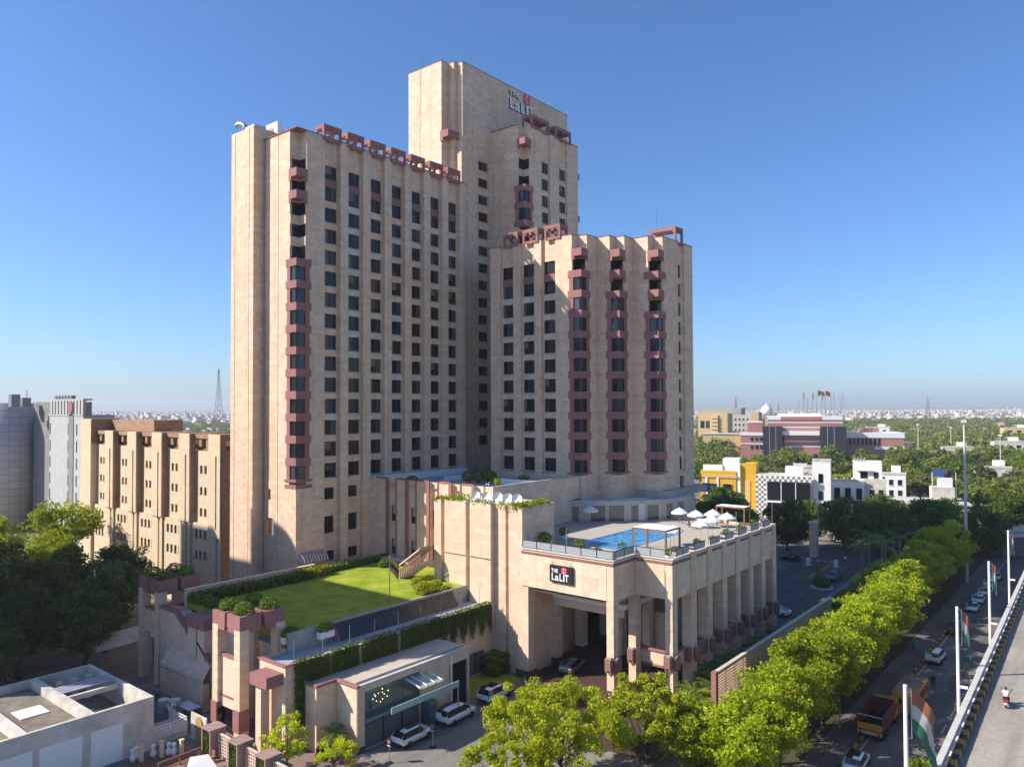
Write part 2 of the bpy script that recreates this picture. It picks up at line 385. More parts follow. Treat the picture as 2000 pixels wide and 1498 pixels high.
MB().box(63.35, 91.36, 22.0, 66.2, 91.5, 22.35).box(63.35, 91.5, 22.0, 63.49, 94.2, 22.35).build('bay_ledge', M['red'], LW)
MB().box(63.43, 91.44, 21.05, 66.2, 91.5, 21.6).box(63.43, 91.5, 21.05, 63.49, 94.2, 21.6).build('string_course', M['red'], LW)
for i in range(7): put('roof_crest', CR, LW, (68.05+4.375*i, 91.3, 72.35))
# curved striped awning over the service window at lawn level
a = MB(); n = 6
for i in range(17):
    x0 = 63.9+i*0.24
    for j in range(n):
        t0, t1 = j/n*math.pi/2, (j+1)/n*math.pi/2
        a.quad((x0, 91.45-1.5*math.sin(t0), 10.6+1.3*math.cos(t0)), (x0+0.24, 91.45-1.5*math.sin(t0), 10.6+1.3*math.cos(t0)), (x0+0.24, 91.45-1.5*math.sin(t1), 10.6+1.3*math.cos(t1)), (x0, 91.45-1.5*math.sin(t1), 10.6+1.3*math.cos(t1)), i % 2)
    if i in (0, 16):
        xe = x0 if i == 0 else x0+0.24
        vs = [(xe, 91.45, 10.6)]+[(xe, 91.45-1.5*math.sin(j/n*math.pi/2), 10.6+1.3*math.cos(j/n*math.pi/2)) for j in range(n+1)]
        a.add(vs, [tuple(range(len(vs)))], 0)
aw_ = thing('awning', 'rounded maroon and white striped awning above the lawn window', 'awning', (66, 91.45, 10.6))
a.build('canopy', [plain('awning_white', (0.6, 0.52, 0.47)), plain('awning_maroon', (0.22, 0.10, 0.09))], aw_)
MB().tube([(63.9, 91.4, 10.6), (63.9, 89.95, 10.6), (67.98, 89.95, 10.6), (67.98, 91.4, 10.6)], 0.03, 6).build('frame', M['greymetal'], aw_)

for (x, v, za, zb) in ((63.47, 96.0, 9, 72.7), (63.47, 98.2, 22, 72.7), (61.78, 104.9, 0, 74.4), (61.78, 101.0, 0, 74.4)): MB().box(x-0.012, v, za, x+0.05, v+0.06, zb).build('expansion_joint', M['annexdark'], LW)
# ---- the tall rear tower
TW = thing('hotel_tower', 'tallest plain sandstone tower with a single column of dark windows', 'hotel tower', (97.2, 93, 0))
TZ = [27.37-1.75+3.21*j for j in range(17)]
t = MB(); tp = [(97.2, 104.4), (97.2, 95.7), (99.0, 95.7), (99.0, 94.3), (99.9, 94.3), (99.9, 93.0), (133.3, 93.0), (133.3, 104.4)]
walls(t, tp, 0, 95.8, {5: [(4.3, 7.2, z, z+1.75) for z in TZ]}, 0.6, closed=True); flat(t, tp, 95.3, 1)
t.build('wall', [M['stone'], M['roofdeck']], TW)
t = MB()
for i in range(len(tp)):
    a_, b_ = tp[i], tp[(i+1) % len(tp)]
    t.box(min(a_[0], b_[0])-0.05, min(a_[1], b_[1])-0.05, 95.802, max(a_[0], b_[0])+0.05, max(a_[1], b_[1])+0.05, 95.92)
t.build('coping', M['redlight'], TW)
WT = win_meshes('tower_window', 2.9, 1.75, 0.5, 0.5)
for z in TZ: window(TW, WT, (104.2, 93.0, z))
MB().box(97.05, 93.9, 81.6, 100.0, 95.9, 82.9).box(97.05, 95.2, 81.0, 97.4, 95.9, 81.6).build('balcony', M['red'], TW)
MB().box(99.2, 92.6, 73, 100.6, 93.6, 79).build('fin', M['stone'], TW)
for (x, y, h) in ((98.5, 102, 3), (104, 101, 2.2), (106, 95, 4), (124, 96, 1.5)):
    solo(MB().tube([(x, y, 95.3), (x, y, 95.9+h)], 0.05, 6), 'lightning_rod', M['greymetal'], 'thin %s rod standing on the tallest tower roof' % {3: 'left rear', 2.2: 'second', 4: 'tall', 1.5: 'short right'}[h], 'rod', (x, y, 95.3), 'rods on the tower roof')

MB().box(97.17, 101.2, 60, 97.25, 101.27, 95.7).build('expansion_joint', M['annexdark'], TW)
# ---- the block in front of the tall tower
TB = thing('tower_front_block', 'upper sandstone block leaning on the tall tower under its sign', 'hotel block', (107.73, 84.6, 0))
cu = [112.95, 118.6]
tp = [(107.73, 93), (107.73, 86.4), (109.43, 86.4), (109.43, 84.7)]; sg = []
for c in cu:
    tp += [(c-0.1, 84.7), (c-0.1, 85.0), (c+2.6, 85.0), (c+2.6, 84.7)]; sg.append(len(tp)-3)
tp += [(125.0, 84.7), (125.0, 93)]
TBZ = [77.0-0.1-3.18*j for j in range(8)]
t = MB(); walls(t, tp, 20, 84.8, {s_: [(0.1, 2.5, z, z+WH) for z in TBZ] for s_ in sg}, 0.4); flat(t, tp, 84.3, 1)
t.build('wall', [M['stone'], M['roofdeck']], TB)
MB().box(107.6, 86.3, 84.8, 107.9, 93, 84.93).box(109.43, 84.6, 84.8, 125.0, 84.95, 84.93).build('coping', M['redlight'], TB)
for c in cu:
    for z in TBZ: window(TB, WIN, (c, 85.0, z))
for zz in (80.6,): put('balcony', BAL, TB, (107.73, 84.7, zz-0.2))
for z in (76.8, 73.6, 65.6, 62.4): put('notch_window', NOTCH, TB, (107.73, 84.7, z))
for z in (72.25, 69.05, 65.85): put('bay_band', BB, TB, (107.73, 84.7, z+0.1 if z > 66 else z))
for z in (70.3, 67.1):
    w_ = put('bay_window', BW[1], TB, (107.73, 84.7, z)); link('pane', BW[0], w_); link('surround', BW[2], w_); link('surround', BW[3], w_)
for x in (109.6, 117.2): put('roof_crest', crest_mesh(5.6 if x < 110 else 5.2, 2.4, 2.5), TB, (x, 84.5, 84.5))
for z in (78.6, 66.3, 70.0, 62.0): MB().box(125.0, 85.2, z, 126.3, 88, z+1.2).build('side_bay', M['red'], TB)

# ---- the stepped corner block
RB = thing('stepped_corner_block', 'lower sandstone block with stepped corners and three maroon bay columns', 'hotel block', (97.47, 57, 0))
rp = [(97.47, 84.25)]; rsg = []; vcs = [81.61, 77.17, 72.9]
for v in vcs:
    rp += [(97.47, v+0.45), (97.95, v+0.45), (97.95, v-2.35), (97.47, v-2.35)]; rsg.append(len(rp)-3)
corner = [(97.47, 65.57), (102.07, 61.48), (106.35, 56.99)]
for i, (cx, cy) in enumerate(corner):
    rp += [(cx, cy+1.7), (cx+1.7, cy+1.7), (cx+1.7, cy)]
    if i < 2: rp += [(corner[i+1][0], cy)]
rp += [(113.3, 56.99), (113.3, 57.35), (115.6, 57.35), (115.6, 56.99)]; rcol = len(rp)-3
rp += [(118.65, 56.99), (118.65, 84.25)]
t = MB(); ro = {s_: [(0.2, 2.6, ZB+FH*k, ZT+FH*k) for k in range(11)] for s_ in rsg}
ro[rcol] = [(0.1, 1.6, ZB+FH*k, ZT+FH*k) for k in range(-1, 11) if True]
walls(t, rp, 21.9, 59.75, ro, 0.42); flat(t, rp, 59.3, 1)
rp2 = [(97.47, 84.25), (97.47, 65.57), (102.07, 65.57), (102.07, 61.48), (106.35, 61.48), (106.35, 56.99), (118.65, 56.99), (118.65, 84.25)]
walls(t, rp2, 0, 21.9, {5: [(7.05, 8.55, ZB-FH, 21.19)]}, 0.42)
for cx, cy in corner: flat(t, [(cx, cy), (cx+1.8, cy), (cx+1.8, cy+1.8), (cx, cy+1.8)], 21.9)
t.build('wall', [M['stone'], M['roofdeck']], RB)
cp = MB()
for i in range(len(rp)-1):
    a_, b_ = rp[i], rp[i+1]
    cp.box(min(a_[0], b_[0])-0.06, min(a_[1], b_[1])-0.06, 59.752+0.001*(i % 3), max(a_[0], b_[0])+0.06, max(a_[1], b_[1])+0.06, 59.87+0.001*(i % 3))
cp.build('coping', M['redlight'], RB)
for v in vcs:
    for k in range(11): window(RB, WINL, (97.95, v+0.25, ZB+FH*k), -math.pi/2, sill=k < 9)
    MB().box(97.93, v+0.25, ZT+FH*9-0.1, 98.05, v-2.15, ZB+FH*10+0.1).build('spandrel', M['redlight'], RB)
for i, (cx, cy) in enumerate(corner):
    n = (10, 9, 8)[i]
    for k in range(n): band_at(RB, cx, cy, k); bay_at(RB, cx, cy, k)
    put('bay_ledge', MB().box(-0.18, -0.18, 0, 2.7, 0.0, 0.25).box(-0.18, 0, 0, 0.0, 2.7, 0.25).mesh('bay_ledge', M['red']), RB, (cx, cy, 22.05))
    for k in range(n, 11):
        put('notch_window', NOTCH, RB, (cx, cy, 22.4+FH*k))
        if k < 10: put('notch_spandrel', NOTCHS, RB, (cx, cy, 24.25+FH*k))
    put('balcony', BAL, RB, (cx, cy, 55.7))
put('balcony', BAL, RB, (*corner[1], 52.4)); put('balcony', BAL, RB, (*corner[2], 49.35)); band_at(RB, *corner[2], 9)
WN = win_meshes('narrow_window', 1.5, WH, 0.7)
for k in range(-1, 11): window(RB, WN, (113.4, 57.35, ZB+FH*k), sill=k >= 0)
for k in range(0, 11):
    z = ZT+0.05+FH*k
    MB().box(118.66, 58.2, z, 119.75 if k % 2 else 119.3, 61.5, z+1.13).build('side_bay', M['red'], RB)
    if k < 7: MB().box(118.66, 58.5, ZB+FH*k, 119.2, 61.2, ZT+FH*k+0.04).build('side_window', M['glassblue'], RB)
CRV = crest_mesh(3.1, 2.2, 2.4)
for i, v in enumerate((80.3, 76.1, 71.6)):
    put('roof_crest', CRV, RB, (97.25, v+0.9, 59.45), -math.pi/2)
put('roof_crest', crest_mesh(2.7, 4.8, 2.9), RB, (112.6, 57.0, 59.4))
solo(MB().tube([(113.5, 61, 59.3), (113.5, 61, 65.5)], 0.04, 6), 'roof_aerial', M['greymetal'], 'thin aerial standing behind the maroon crest of the stepped block', 'aerial', (113.5, 61, 59.3))

# ---- rooftop ducts on the guest wing
d = thing('roof_duct', 'curled pale metal exhaust duct on the left end of the wing roof', 'duct', (62.5, 104, 74.6))
MB().tube([(62.6, 103.6, 74.5), (62.6, 103.6, 75.6), (62.4, 104.0, 76.0), (62.2, 104.8, 76.1), (62.1, 105.3, 75.8)], 0.38, 10).build('pipe', M['steel'], d, True)
MB().tube([(62.9, 103.0, 74.5), (62.9, 103.0, 75.1), (62.6, 103.6, 75.25)], 0.3, 10).build('branch_pipe', M['steel'], d, True)
MB().box(62.2, 100.4, 74.6, 64.2, 102.4, 75.15).build('plinth', M['concretelight'], d)
d = thing('cooling_duct', 'white bent air duct beside the stair head on the wing roof', 'duct', (66.5, 101, 74.6))
MB().box(66.0, 100.2, 74.6, 66.8, 101.0, 76.6).box(66.0, 101.0, 75.9, 66.8, 103.2, 76.6).build('casing', M['white'], d)
MB().box(66.8, 100.3, 75.0, 69.5, 100.9, 75.5).build('branch_casing', M['steel'], d)
# ================================================================== LOWER BUILDINGS
for mm, c in (('lawn', (0.085, 0.17, 0.012)),):
    mt, nt, b = newmat('lawn_grass'); g = nd(nt, 'ShaderNodeNewGeometry')
    n1 = noise(nt, g.outputs['Position'], 0.33, 6, 0.7); n2 = noise(nt, g.outputs['Position'], 7, 4, 0.8)
    col = mixc(nt, ramp(nt, n1, [(0.35, 0.0), (0.65, 1.0)]), (0.16, 0.25, 0.016), (0.37, 0.40, 0.040)); col = mixc(nt, 1.0, col, ramp(nt, n2, [(0.3, 0.75), (0.7, 1.2)]), 'MULTIPLY')
    nt.links.new(col, b.inputs['Base Color']); b.inputs['Roughness'].default_value = 0.9; b.inputs['Specular IOR Level'].default_value = 0.15
    bp = nd(nt, 'ShaderNodeBump', i0=0.6, i1=0.05); nt.links.new(n2, bp.inputs['Height']); nt.links.new(bp.outputs[0], b.inputs['Normal']); M['lawn'] = mt
M['hedge'] = leafmat('hedge_leaves', (0.08, 0.15, 0.010), (0.19, 0.28, 0.018), 0.3)
M['hedgelime'] = leafmat('lime_shrub_leaves', (0.24, 0.30, 0.006), (0.46, 0.46, 0.010), 0.4)
M['vine'] = leafmat('vine_leaves', (0.08, 0.12, 0.010), (0.20, 0.24, 0.025), 0.4)
def leaf_cloud(n, pts, size, up=0.3, jit=0.25, quad=True):
    """numpy arrays of small leaf quads at pts (k,3); returns verts, faces"""
    idx = rng.integers(0, len(pts), n); c = pts[idx]
    nrm = rng.normal(size=(n, 3)); nrm[:, 2] += up; nrm /= np.linalg.norm(nrm, axis=1)[:, None]
    t = np.cross(nrm, rng.normal(size=(n, 3))); t /= np.linalg.norm(t, axis=1)[:, None]; b = np.cross(nrm, t)
    s = size*(0.6+0.8*rng.random(n))[:, None]; t = t*s; b = b*s*0.55
    v = np.stack([c-t, c+b, c+t, c-b], 1).reshape(-1, 3)
    return v
def quads_mesh(name, v, mat):
    n = len(v)//4; me = bpy.data.meshes.new(name)
    me.vertices.add(n*4); me.vertices.foreach_set('co', v.astype(np.float32).ravel())
    me.loops.add(n*4); me.loops.foreach_set('vertex_index', np.arange(n*4, dtype=np.int32))
    me.polygons.add(n); me.polygons.foreach_set('loop_start', np.arange(0, n*4, 4, dtype=np.int32)); me.polygons.foreach_set('loop_total', np.full(n, 4, np.int32))
    me.materials.append(mat); me.update(); me.validate(); return me
def box_pts(n, x0, y0, z0, x1, y1, z1, shell=0.75, wob=0.12):
    p = rng.random((n, 3)); ax = rng.integers(0, 5, n); 
    for a_, (i, v_) in enumerate(((0, 0), (0, 1), (1, 0), (1, 1), (2, 1))):
        k = (ax == a_) & (rng.random(n) < shell); p[k, i] = v_
    p = p*np.array([x1-x0, y1-y0, z1-z0])+np.array([x0, y0, z0]); p += rng.normal(size=p.shape)*wob; return p
def hedge(name, label, b, mat='hedge', n=1500, size=0.14, group=None, cat='hedge'):
    """clipped hedge: a leafy body over a dark core"""
    x0, y0, z0, x1, y1, z1 = b; base = ((x0+x1)/2, (y0+y1)/2, z0)
    t = thing(name, label, cat, base, 0, group)
    me = quads_mesh('foliage', leaf_cloud(n, box_pts(n*2, *b), size)-np.array(base), M[mat]); link('foliage', me, t)
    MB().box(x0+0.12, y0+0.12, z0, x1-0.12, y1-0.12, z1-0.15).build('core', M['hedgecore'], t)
    return t
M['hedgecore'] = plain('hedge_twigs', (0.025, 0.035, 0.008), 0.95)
def ball_pts(n, c, r, flat_=1.0, shell=0.75):
    d = rng.normal(size=(n, 3)); d /= np.linalg.norm(d, axis=1)[:, None]; k = np.where(rng.random(n) < shell, 0.9+0.15*rng.random(n), rng.random(n)**0.33)
    p = d*k[:, None]*np.array(r if hasattr(r, '__len__') else (r, r, r*flat_)); return p+np.array(c)

# ---- infill block with red fins between wing and pool building
IB = thing('infill_block', 'three storey sandstone link block with maroon fins and roof garden', 'hotel block', (76.82, 66.07, 0))
t = MB(); ip = [(76.82, 91.5)]; isg = []; vw = [86.85, 82.55, 78.05, 73.6, 69.2]
for v in vw:
    ip += [(76.82, v+0.05), (77.25, v+0.05), (77.25, v-1.5), (76.82, v-1.5)]; isg.append(len(ip)-3)
ip += [(76.82, 66.07), (97.4, 66.07)]
walls(t, ip, 0, 21.75, {s_: [(0.1, 1.45, 15.4, 17.8), (0.1, 1.45, 10.5, 12.85)] for s_ in isg}, 0.3)
rf = [(76.82, 91.4), (76.82, 66.07), (97.4, 66.07), (97.4, 84.2), (107.7, 84.2), (107.7, 91.4)]
flat(t, rf, 20.9, 1)
walls(t, [(97.4, 66.4), (77.3, 66.4), (77.3, 91.3)], 20.9, 21.75, mi=2)
t.box(76.95, 66.2, 21.75, 97.4, 66.55, 21.86, 3)
t.build('wall', [M['slab'], M['roofdeck'], M['white'], M['concretelight']], IB)
MB().box(77.3, 91.0, 20.9, 98.8, 91.3, 21.9).box(86, 84.0, 20.9, 97.3, 84.3, 21.6).box(88, 67.6, 20.9, 88.25, 76, 21.7).build('roof_parapet', M['white'], IB)
MB().box(88.3, 67.0, 20.91, 97.2, 75.0, 21.25).build('roof_slab', M['concretelight'], IB)
IW = MB().box(0, 0.2, 0, 1.35, 0.24, 2.38).mesh('fin_window', M['glass']); IBL = MB().box(0.25, 0.12, 1.1, 1.3, 0.17, 2.3).mesh('window_blind', plain('window_blind', (0.35, 0.38, 0.40), 0.5))
IF = MB().box(0, 0.05, 0, 0.08, 0.2, 2.38).box(1.27, 0.05, 0, 1.35, 0.2, 2.38).box(0.08, 0.05, 2.28, 1.27, 0.2, 2.38).mesh('fin_window_frame', M['red'])
for v in vw:
    for z in (15.4, 10.5):
        w_ = put('window', IF, IB, (77.25, v-0.05, z), -math.pi/2); link('pane', IW, w_); link('blind', IBL, w_)
    MB().box(76.62, v+0.62, 9.7, 76.86, v+0.05, 21.9).build('fin', M['red'], IB)
    MB().box(76.72, v-1.72, 9.7, 76.84, v-1.5, 21.9).build('fin', M['red'], IB)
    MB().box(76.75, v+0.62, 21.752, 77.3, v+3.0 if v > 86 else v+2.6, 21.98).build('cap', M['red'], IB)
MB().box(74.9, 80.2, 9.7, 76.6, 88.5, 10.15).box(74.6, 80.0, 10.15, 76.6, 88.7, 10.32).build('kitchen_vent_roof', M['concretelight'], IB)
t = MB()
for k, (x, y, r) in enumerate([(86.3, 77.2, 1.0), (87.6, 76.0, 1.1), (85.2, 78.3, 0.9), (88.6, 77.5, 1.0)]):
    pl = thing('potted_shrub', ('left', 'front', 'back left', 'right')[k]+' bushy potted shrub in the roof garden clump', 'potted plant', (x, y, 20.92), 0, 'roof garden shrubs')
    MB().lathe((x, y, 20.92), [(0.28, 0), (0.4, 0.5), (0.36, 0.5)], 12).build('pot', plain('terracotta', (0.30, 0.11, 0.06)), pl)
    link('foliage', quads_mesh('foliage', leaf_cloud(500, ball_pts(900, (0, 0, 1.1), (r, r, 0.8)), 0.16), M['hedge']), pl)
for k, (x, y, r, lb) in enumerate([(79.3, 84.5, 0.9, 'spreading green pot plant near the left roof corner'), (92.5, 80.0, 0.6, 'small dark pot plant by the rear roof parapet'), (91.0, 72.0, 0.8, 'round bowl planter with a low bush on the link roof'), (84.5, 71.8, 0.45, 'lime pot plant beside the roof terrace steps')]):
    pl = thing('potted_plant', lb, 'potted plant', (x, y, 20.92), 0, 'plants on the link block roof')
    MB().lathe((x, y, 20.92), [(0.2, 0), (0.42, 0.35), (0.38, 0.35)], 12).build('pot', plain('dark_terracotta', (0.20, 0.09, 0.05)), pl)
    link('foliage', quads_mesh('foliage', leaf_cloud(350, ball_pts(600, (0, 0, 0.75), (r, r, 0.5)), 0.15), M['hedge' if k != 3 else 'hedgelime']), pl)

# ---- cream block left of the entrance
CB = thing('cream_stone_block', 'sunlit cream stone block with vertical grooves left of the entrance sign', 'hotel block', (71.43, 57, 0))
t = MB()
cpts = [(78.2, 71.8), (71.43, 71.8), (71.43, 70.55), (72.0, 70.55), (72.0, 69.9), (71.43, 69.9), (71.43, 66.1), (72.0, 66.1), (72.0, 65.4), (71.43, 65.4), (71.43, 61.87), (72.15, 61.87), (72.15, 60.05), (72.6, 60.05), (72.6, 59.55), (72.15, 59.55), (72.15, 57.6), (71.6, 57.6), (71.6, 56.95), (78.2, 56.95)]
walls(t, cpts, 0, 20.4, closed=True); flat(t, cpts, 20.0, 1)
t.build('wall', [M['slab'], M['roofdeck']], CB)
MB().box(71.3, 66.15, 13.55, 71.43, 69.85, 13.62).box(71.3, 61.95, 13.55, 71.43, 65.35, 13.62).build('groove_line', M['annexdark'], CB)
P_ = np.vstack([box_pts(700, 71.5, 57.2, 20.15, 72.6, 71.6, 20.75, 0.5), box_pts(900, 72.0, 57.0, 20.1, 77.5, 58.6, 20.7, 0.5), box_pts(250, 72.5, 70.2, 20.1, 77.5, 71.6, 20.6)])
g_ = quads_mesh('roof_grass', leaf_cloud(5200, P_, 0.13), M['hedgelime']); go = link('roof_grass', g_); go['kind'] = 'stuff'; tag(go, 'lime green ground cover trailing along the cream block roof edge', 'ground cover')
DISH = MB().lathe((0, 0, 0), [(0.03, 0), (0.3, 0.05), (0.52, 0.16), (0.62, 0.28)], 16, cap=False).mesh('dish', M['white'], smooth=True)
for k, (y, r) in enumerate([(66.0, 1), (64.2, 1), (62.2, 1.15), (60.6, 1.15), (59.1, 1.15)]):
    t_ = thing('satellite_dish', '%s white satellite dish on the cream block roof' % ('leftmost small', 'second small', 'third', 'fourth', 'rightmost'), 'satellite dish', (73.4, y, 20.0), 0, 'roof satellite dishes') if False else thing('satellite_dish', ('leftmost small', 'second small', 'middle', 'fourth', 'rightmost')[k]+' white satellite dish on the cream block roof', 'satellite dish', (73.4, y, 20.0), 0, 'roof satellite dishes')
    d_ = link('dish', DISH, t_, (0, 0, 1.0)); d_.rotation_euler = (R(20), R(-75), 0); d_.scale = (r, r, r)
    MB().tube([(73.5, y, 20.0), (73.5, y, 21.0)], 0.04, 6).build('mast', M['greymetal'], t_)
lt = thing('roof_ladder', 'thin metal step ladder standing on the roof behind the dishes', 'ladder', (76.0, 66.5, 20.0))
MB().tube([(75.6, 66.9, 20.0), (76.2, 66.7, 22.6)], 0.035, 6).build('rail', M['steel'], lt); MB().tube([(75.6, 66.2, 20.0), (76.2, 66.2, 22.6)], 0.035, 6).build('rail', M['steel'], lt)
for i in range(5): MB().tube([(75.7+0.11*i, 66.87-0.03*i, 20.45+0.45*i), (75.7+0.11*i, 66.2, 20.45+0.45*i)], 0.025, 5).build('rung', M['steel'], lt)

# ---- the pool building with the porte-cochere
PB = thing('pool_building', 'entrance building with tall colonnade carrying the rooftop pool', 'building', (71.43, 39.26, 0))
US, VA, UB, VC, UE = 71.43, 44.02, 76.06, 39.26, 107.5
ZW, ZBM = 15.5, 11.1
t = MB()
def beam(p, z0=ZBM, z1=ZW, th=0.7):
    walls(t, p, z0, z1)
out = [(US, 56.95), (US, VA), (UB, VA), (UB, VC), (UE, VC), (UE, 57.0)]
walls(t, out, ZBM, ZW)
inn = [(US+0.9, 56.95), (US+0.9, VA+0.9), (UB+0.9, VA+0.9), (UB+0.9, VC+0.9), (UE-0.9, VC+0.9), (UE-0.9, 57.0)]
for i in range(5):
    a_, b_, c_, d_ = out[i], out[i+1], inn[i+1], inn[i]; t.quad((*a_, ZBM), (*d_, ZBM), (*c_, ZBM), (*b_, ZBM))
walls(t, list(reversed(inn)), ZBM, ZW-0.4)
t.build('wall', M['ashlar'], PB)
# stone slabs that face the sign wall and the stepped corner, set slightly proud
SLW, SLH = 1.05, 0.73
SL = [MB().box(0, -0.03, 0, SLW-0.012, 0.0, SLH-0.012).mesh('stone_slab', m_) for m_ in (M['ashlar'], stone('sandstone_warm', (0.68, 0.49, 0.34), 40, 40, 0.03, 0.3), stone('sandstone_pale', (0.74, 0.57, 0.42), 40, 40, 0.03, 0.25))]
def clad(par, a, b, z0, z1, skip=None, name='stone_slab', sl=SL, W=SLW, Hh=SLH):
    L = math.hypot(b[0]-a[0], b[1]-a[1]); dx, dy = (b[0]-a[0])/L, (b[1]-a[1])/L; rz = math.atan2(dy, dx)
    nx, nz = max(1, round(L/W)), max(1, round((z1-z0)/Hh)); sx, sz = L/nx/SLW, (z1-z0)/nz/SLH
    for i in range(nx):
        for j in range(nz):
            o = put(name, random.choices(sl, (5, 3, 2))[0], par, (a[0]+dx*i*L/nx, a[1]+dy*i*L/nx, z0+j*(z1-z0)/nz), rz); o.scale = (sx, 1, sz)
clad(PB, (US, 56.9), (US, 44.9), ZBM, 14.95)
clad(PB, (US+0.95, VA), (UB, VA), ZBM, 14.95); clad(PB, (UB, VA-0.1), (UB, VC+0.95), ZBM, 14.95)
cx_ = [UB+1.3+4.29*i for i in range(8)]
pil = [80.46, 84.78, 89.06, 93.26, 97.6, 101.9, 106.1]
prev = UB+1.0
for p_ in pil:
    clad(PB, (prev, VC), (p_-0.02, VC), ZBM, 14.95); prev = p_+1.32
MB().box(US-0.1, VA, 14.98, US+0.35, 56.9, 15.25).box(US, VA-0.1, 14.98, UB-0.1, VA+0.3, 15.25).box(UB-0.1, VC, 14.98, UB+0.3, VA-0.1, 15.25).box(UB, VC-0.1, 14.981, UE, VC+0.3, 15.25).build('red_course', M['redlight'], PB)
MB().box(US-0.15, VA-0.15, ZW, US+0.4, 56.9, ZW+0.14).box(US+0.4, VA-0.15, ZW, UB+0.4, VA+0.4, ZW+0.14).box(UB-0.15, VC-0.15, ZW, UB+0.4, VA-0.15, ZW+0.14).box(UB+0.4, VC-0.15, ZW, UE+0.1, VC+0.4, ZW+0.14).build('coping', M['concretelight'], PB)
def column(x0, y0, x1, y1, z1=ZBM, fluted=True):
    c = MB(); c.box(x0, y0, 0.9, x1, y1, z1)
    if fluted: c.box(x0+0.35, y0-0.06, 0.9, x1-0.35, y0, z1)
    o = c.build('column', M['slab'], PB); MB().box(x0-0.22, y0-0.22, 0, x1+0.22, y1+0.22, 0.9).build('plinth', M['plinth'], o)
    return o
M['plinth'] = stone('dark_red_granite', (0.10, 0.055, 0.045), 0.9, 0.45, 0.15, 0.1)
column(US+0.04, VA+0.04, US+1.1, VA+0.95); column(UB+0.04, VA-0.05, UB+1.3, VA+0.9); column(UB+0.04, VC+0.04, UB+1.2, VC+0.95)
column(US+0.1, 56.0, US+1.3, 57.6, fluted=False)
for p_ in pil: column(p_, VC-0.18, p_+1.3, VC+1.1, ZW+0.3)
for x in (US+6.2, US+12, US+18): 
    for y in (56.2, 50.2):
        if not (x < 79 and y < 51): column(x, y, x+1.2, y+1.2, 10.4, False)
for x in (83, 90, 97, 104): column(x, 46.0, x+1.0, 47.0, 10.4, False)
# lanterns of red stone on the columns
LM = MB().prism([(-0.5, -0.33), (-0.33, -0.5), (0.33, -0.5), (0.5, -0.33), (0.5, 0.0), (-0.5, 0.0)], 0, 1.25).box(-0.4, -0.42, -0.3, -0.15, 0, 0).box(0.15, -0.42, -0.3, 0.4, 0, 0).mesh('wall_lantern', M['redlight'])
LMT = MB().box(-0.3, -0.35, 1.25, 0.3, -0.05, 1.42).mesh('lantern_cap', M['concrete'])
def lantern(x, y, rz, z=3.6):
    o = put('lantern', LM, PB, (x, y, z), rz); link('cap', LMT, o)
lantern(US+0.55, VA+0.03, 0); lantern(US+0.02, VA+0.5, -math.pi/2); lantern(UB+0.02, VA+0.4, -math.pi/2); lantern(UB+0.6, VC+0.02, 0); lantern(UB+0.02, VC+0.5, -math.pi/2)
for p_ in pil: lantern(p_+0.65, VC-0.25, 0); lantern(p_-0.02, VC+0.4, -math.pi/2)
for p_ in pil[1::2]: lantern(p_-0.7, VC+0.3, 0); lantern(p_-1.7, VC+0.3, 0)
# porch ceiling, white fascia, inner walls, low canopy at the corner
MB().box(US+0.95, VA+0.95, 10.4, UE-0.95, 57.3, 10.6).build('ceiling', M['ashlar'], PB)
fa = MB().box(US+4.0, VA+0.9, 9.2, US+4.2, 55.2, 9.75).box(US+4.2, 45.0, 9.2, 100, 45.2, 9.75).build('fascia', M['white'], PB)
MB().box(US+4.25, 45.3, 8.2, US+4.5, 55.2, 9.2).build('fascia_band', M['ashlar'], fa)
MB().quad((UE-0.6, 57, 0), (UE-0.6, 40.5, 0), (UE-0.6, 40.5, 10.5), (UE-0.6, 57, 10.5)).box(78.3, 58.6, 0, UE-0.6, 58.9, 10.6).build('rear_wall', M['slab'], PB)
MB().box(96, 47.5, 0, 96.3, 58.5, 10.4).build('inner_wall', M['ashlar'], PB); MB().box(84.5, 44.5, 0, 84.7, 46.5, 7).build('inner_wall', M['ashlar'], PB)
MB().box(88, 58.4, 0.1, 95.5, 58.55, 6).build('lobby_glass', M['glass'], PB)
cn = MB(); cn.box(UB+1.3, VC+0.9, 3.2, UB+1.6, VA, 4.7).box(UB+1.3, VC+0.6, 3.2, 80.5, VC+0.9, 4.7).box(UB+1.6, VC+0.9, 3.2, 80.5, VA, 3.5)
co_ = cn.build('corner_canopy', M['ashlar'], PB); MB().box(UB+1.1, VC+0.4, 4.7, UB+1.7, VA, 4.95).box(UB+1.7, VC+0.4, 4.701, 80.5, VC+0.95, 4.95).box(UB+1.2, VC+0.5, 2.95, UB+1.6, VA, 3.2).build('red_trim', M['red'], co_)
sh = MB(); r0 = 1.9
for i in range(14):
    a0 = math.pi*i/14; sh.add([(91.8, 39.9, 3.2), (91.8+r0*math.cos(a0), 39.7, 3.2+r0*math.sin(a0)), (91.8+r0*math.cos(a0+math.pi/14), 39.7, 3.2+r0*math.sin(a0+math.pi/14))], [(0, 1, 2)])
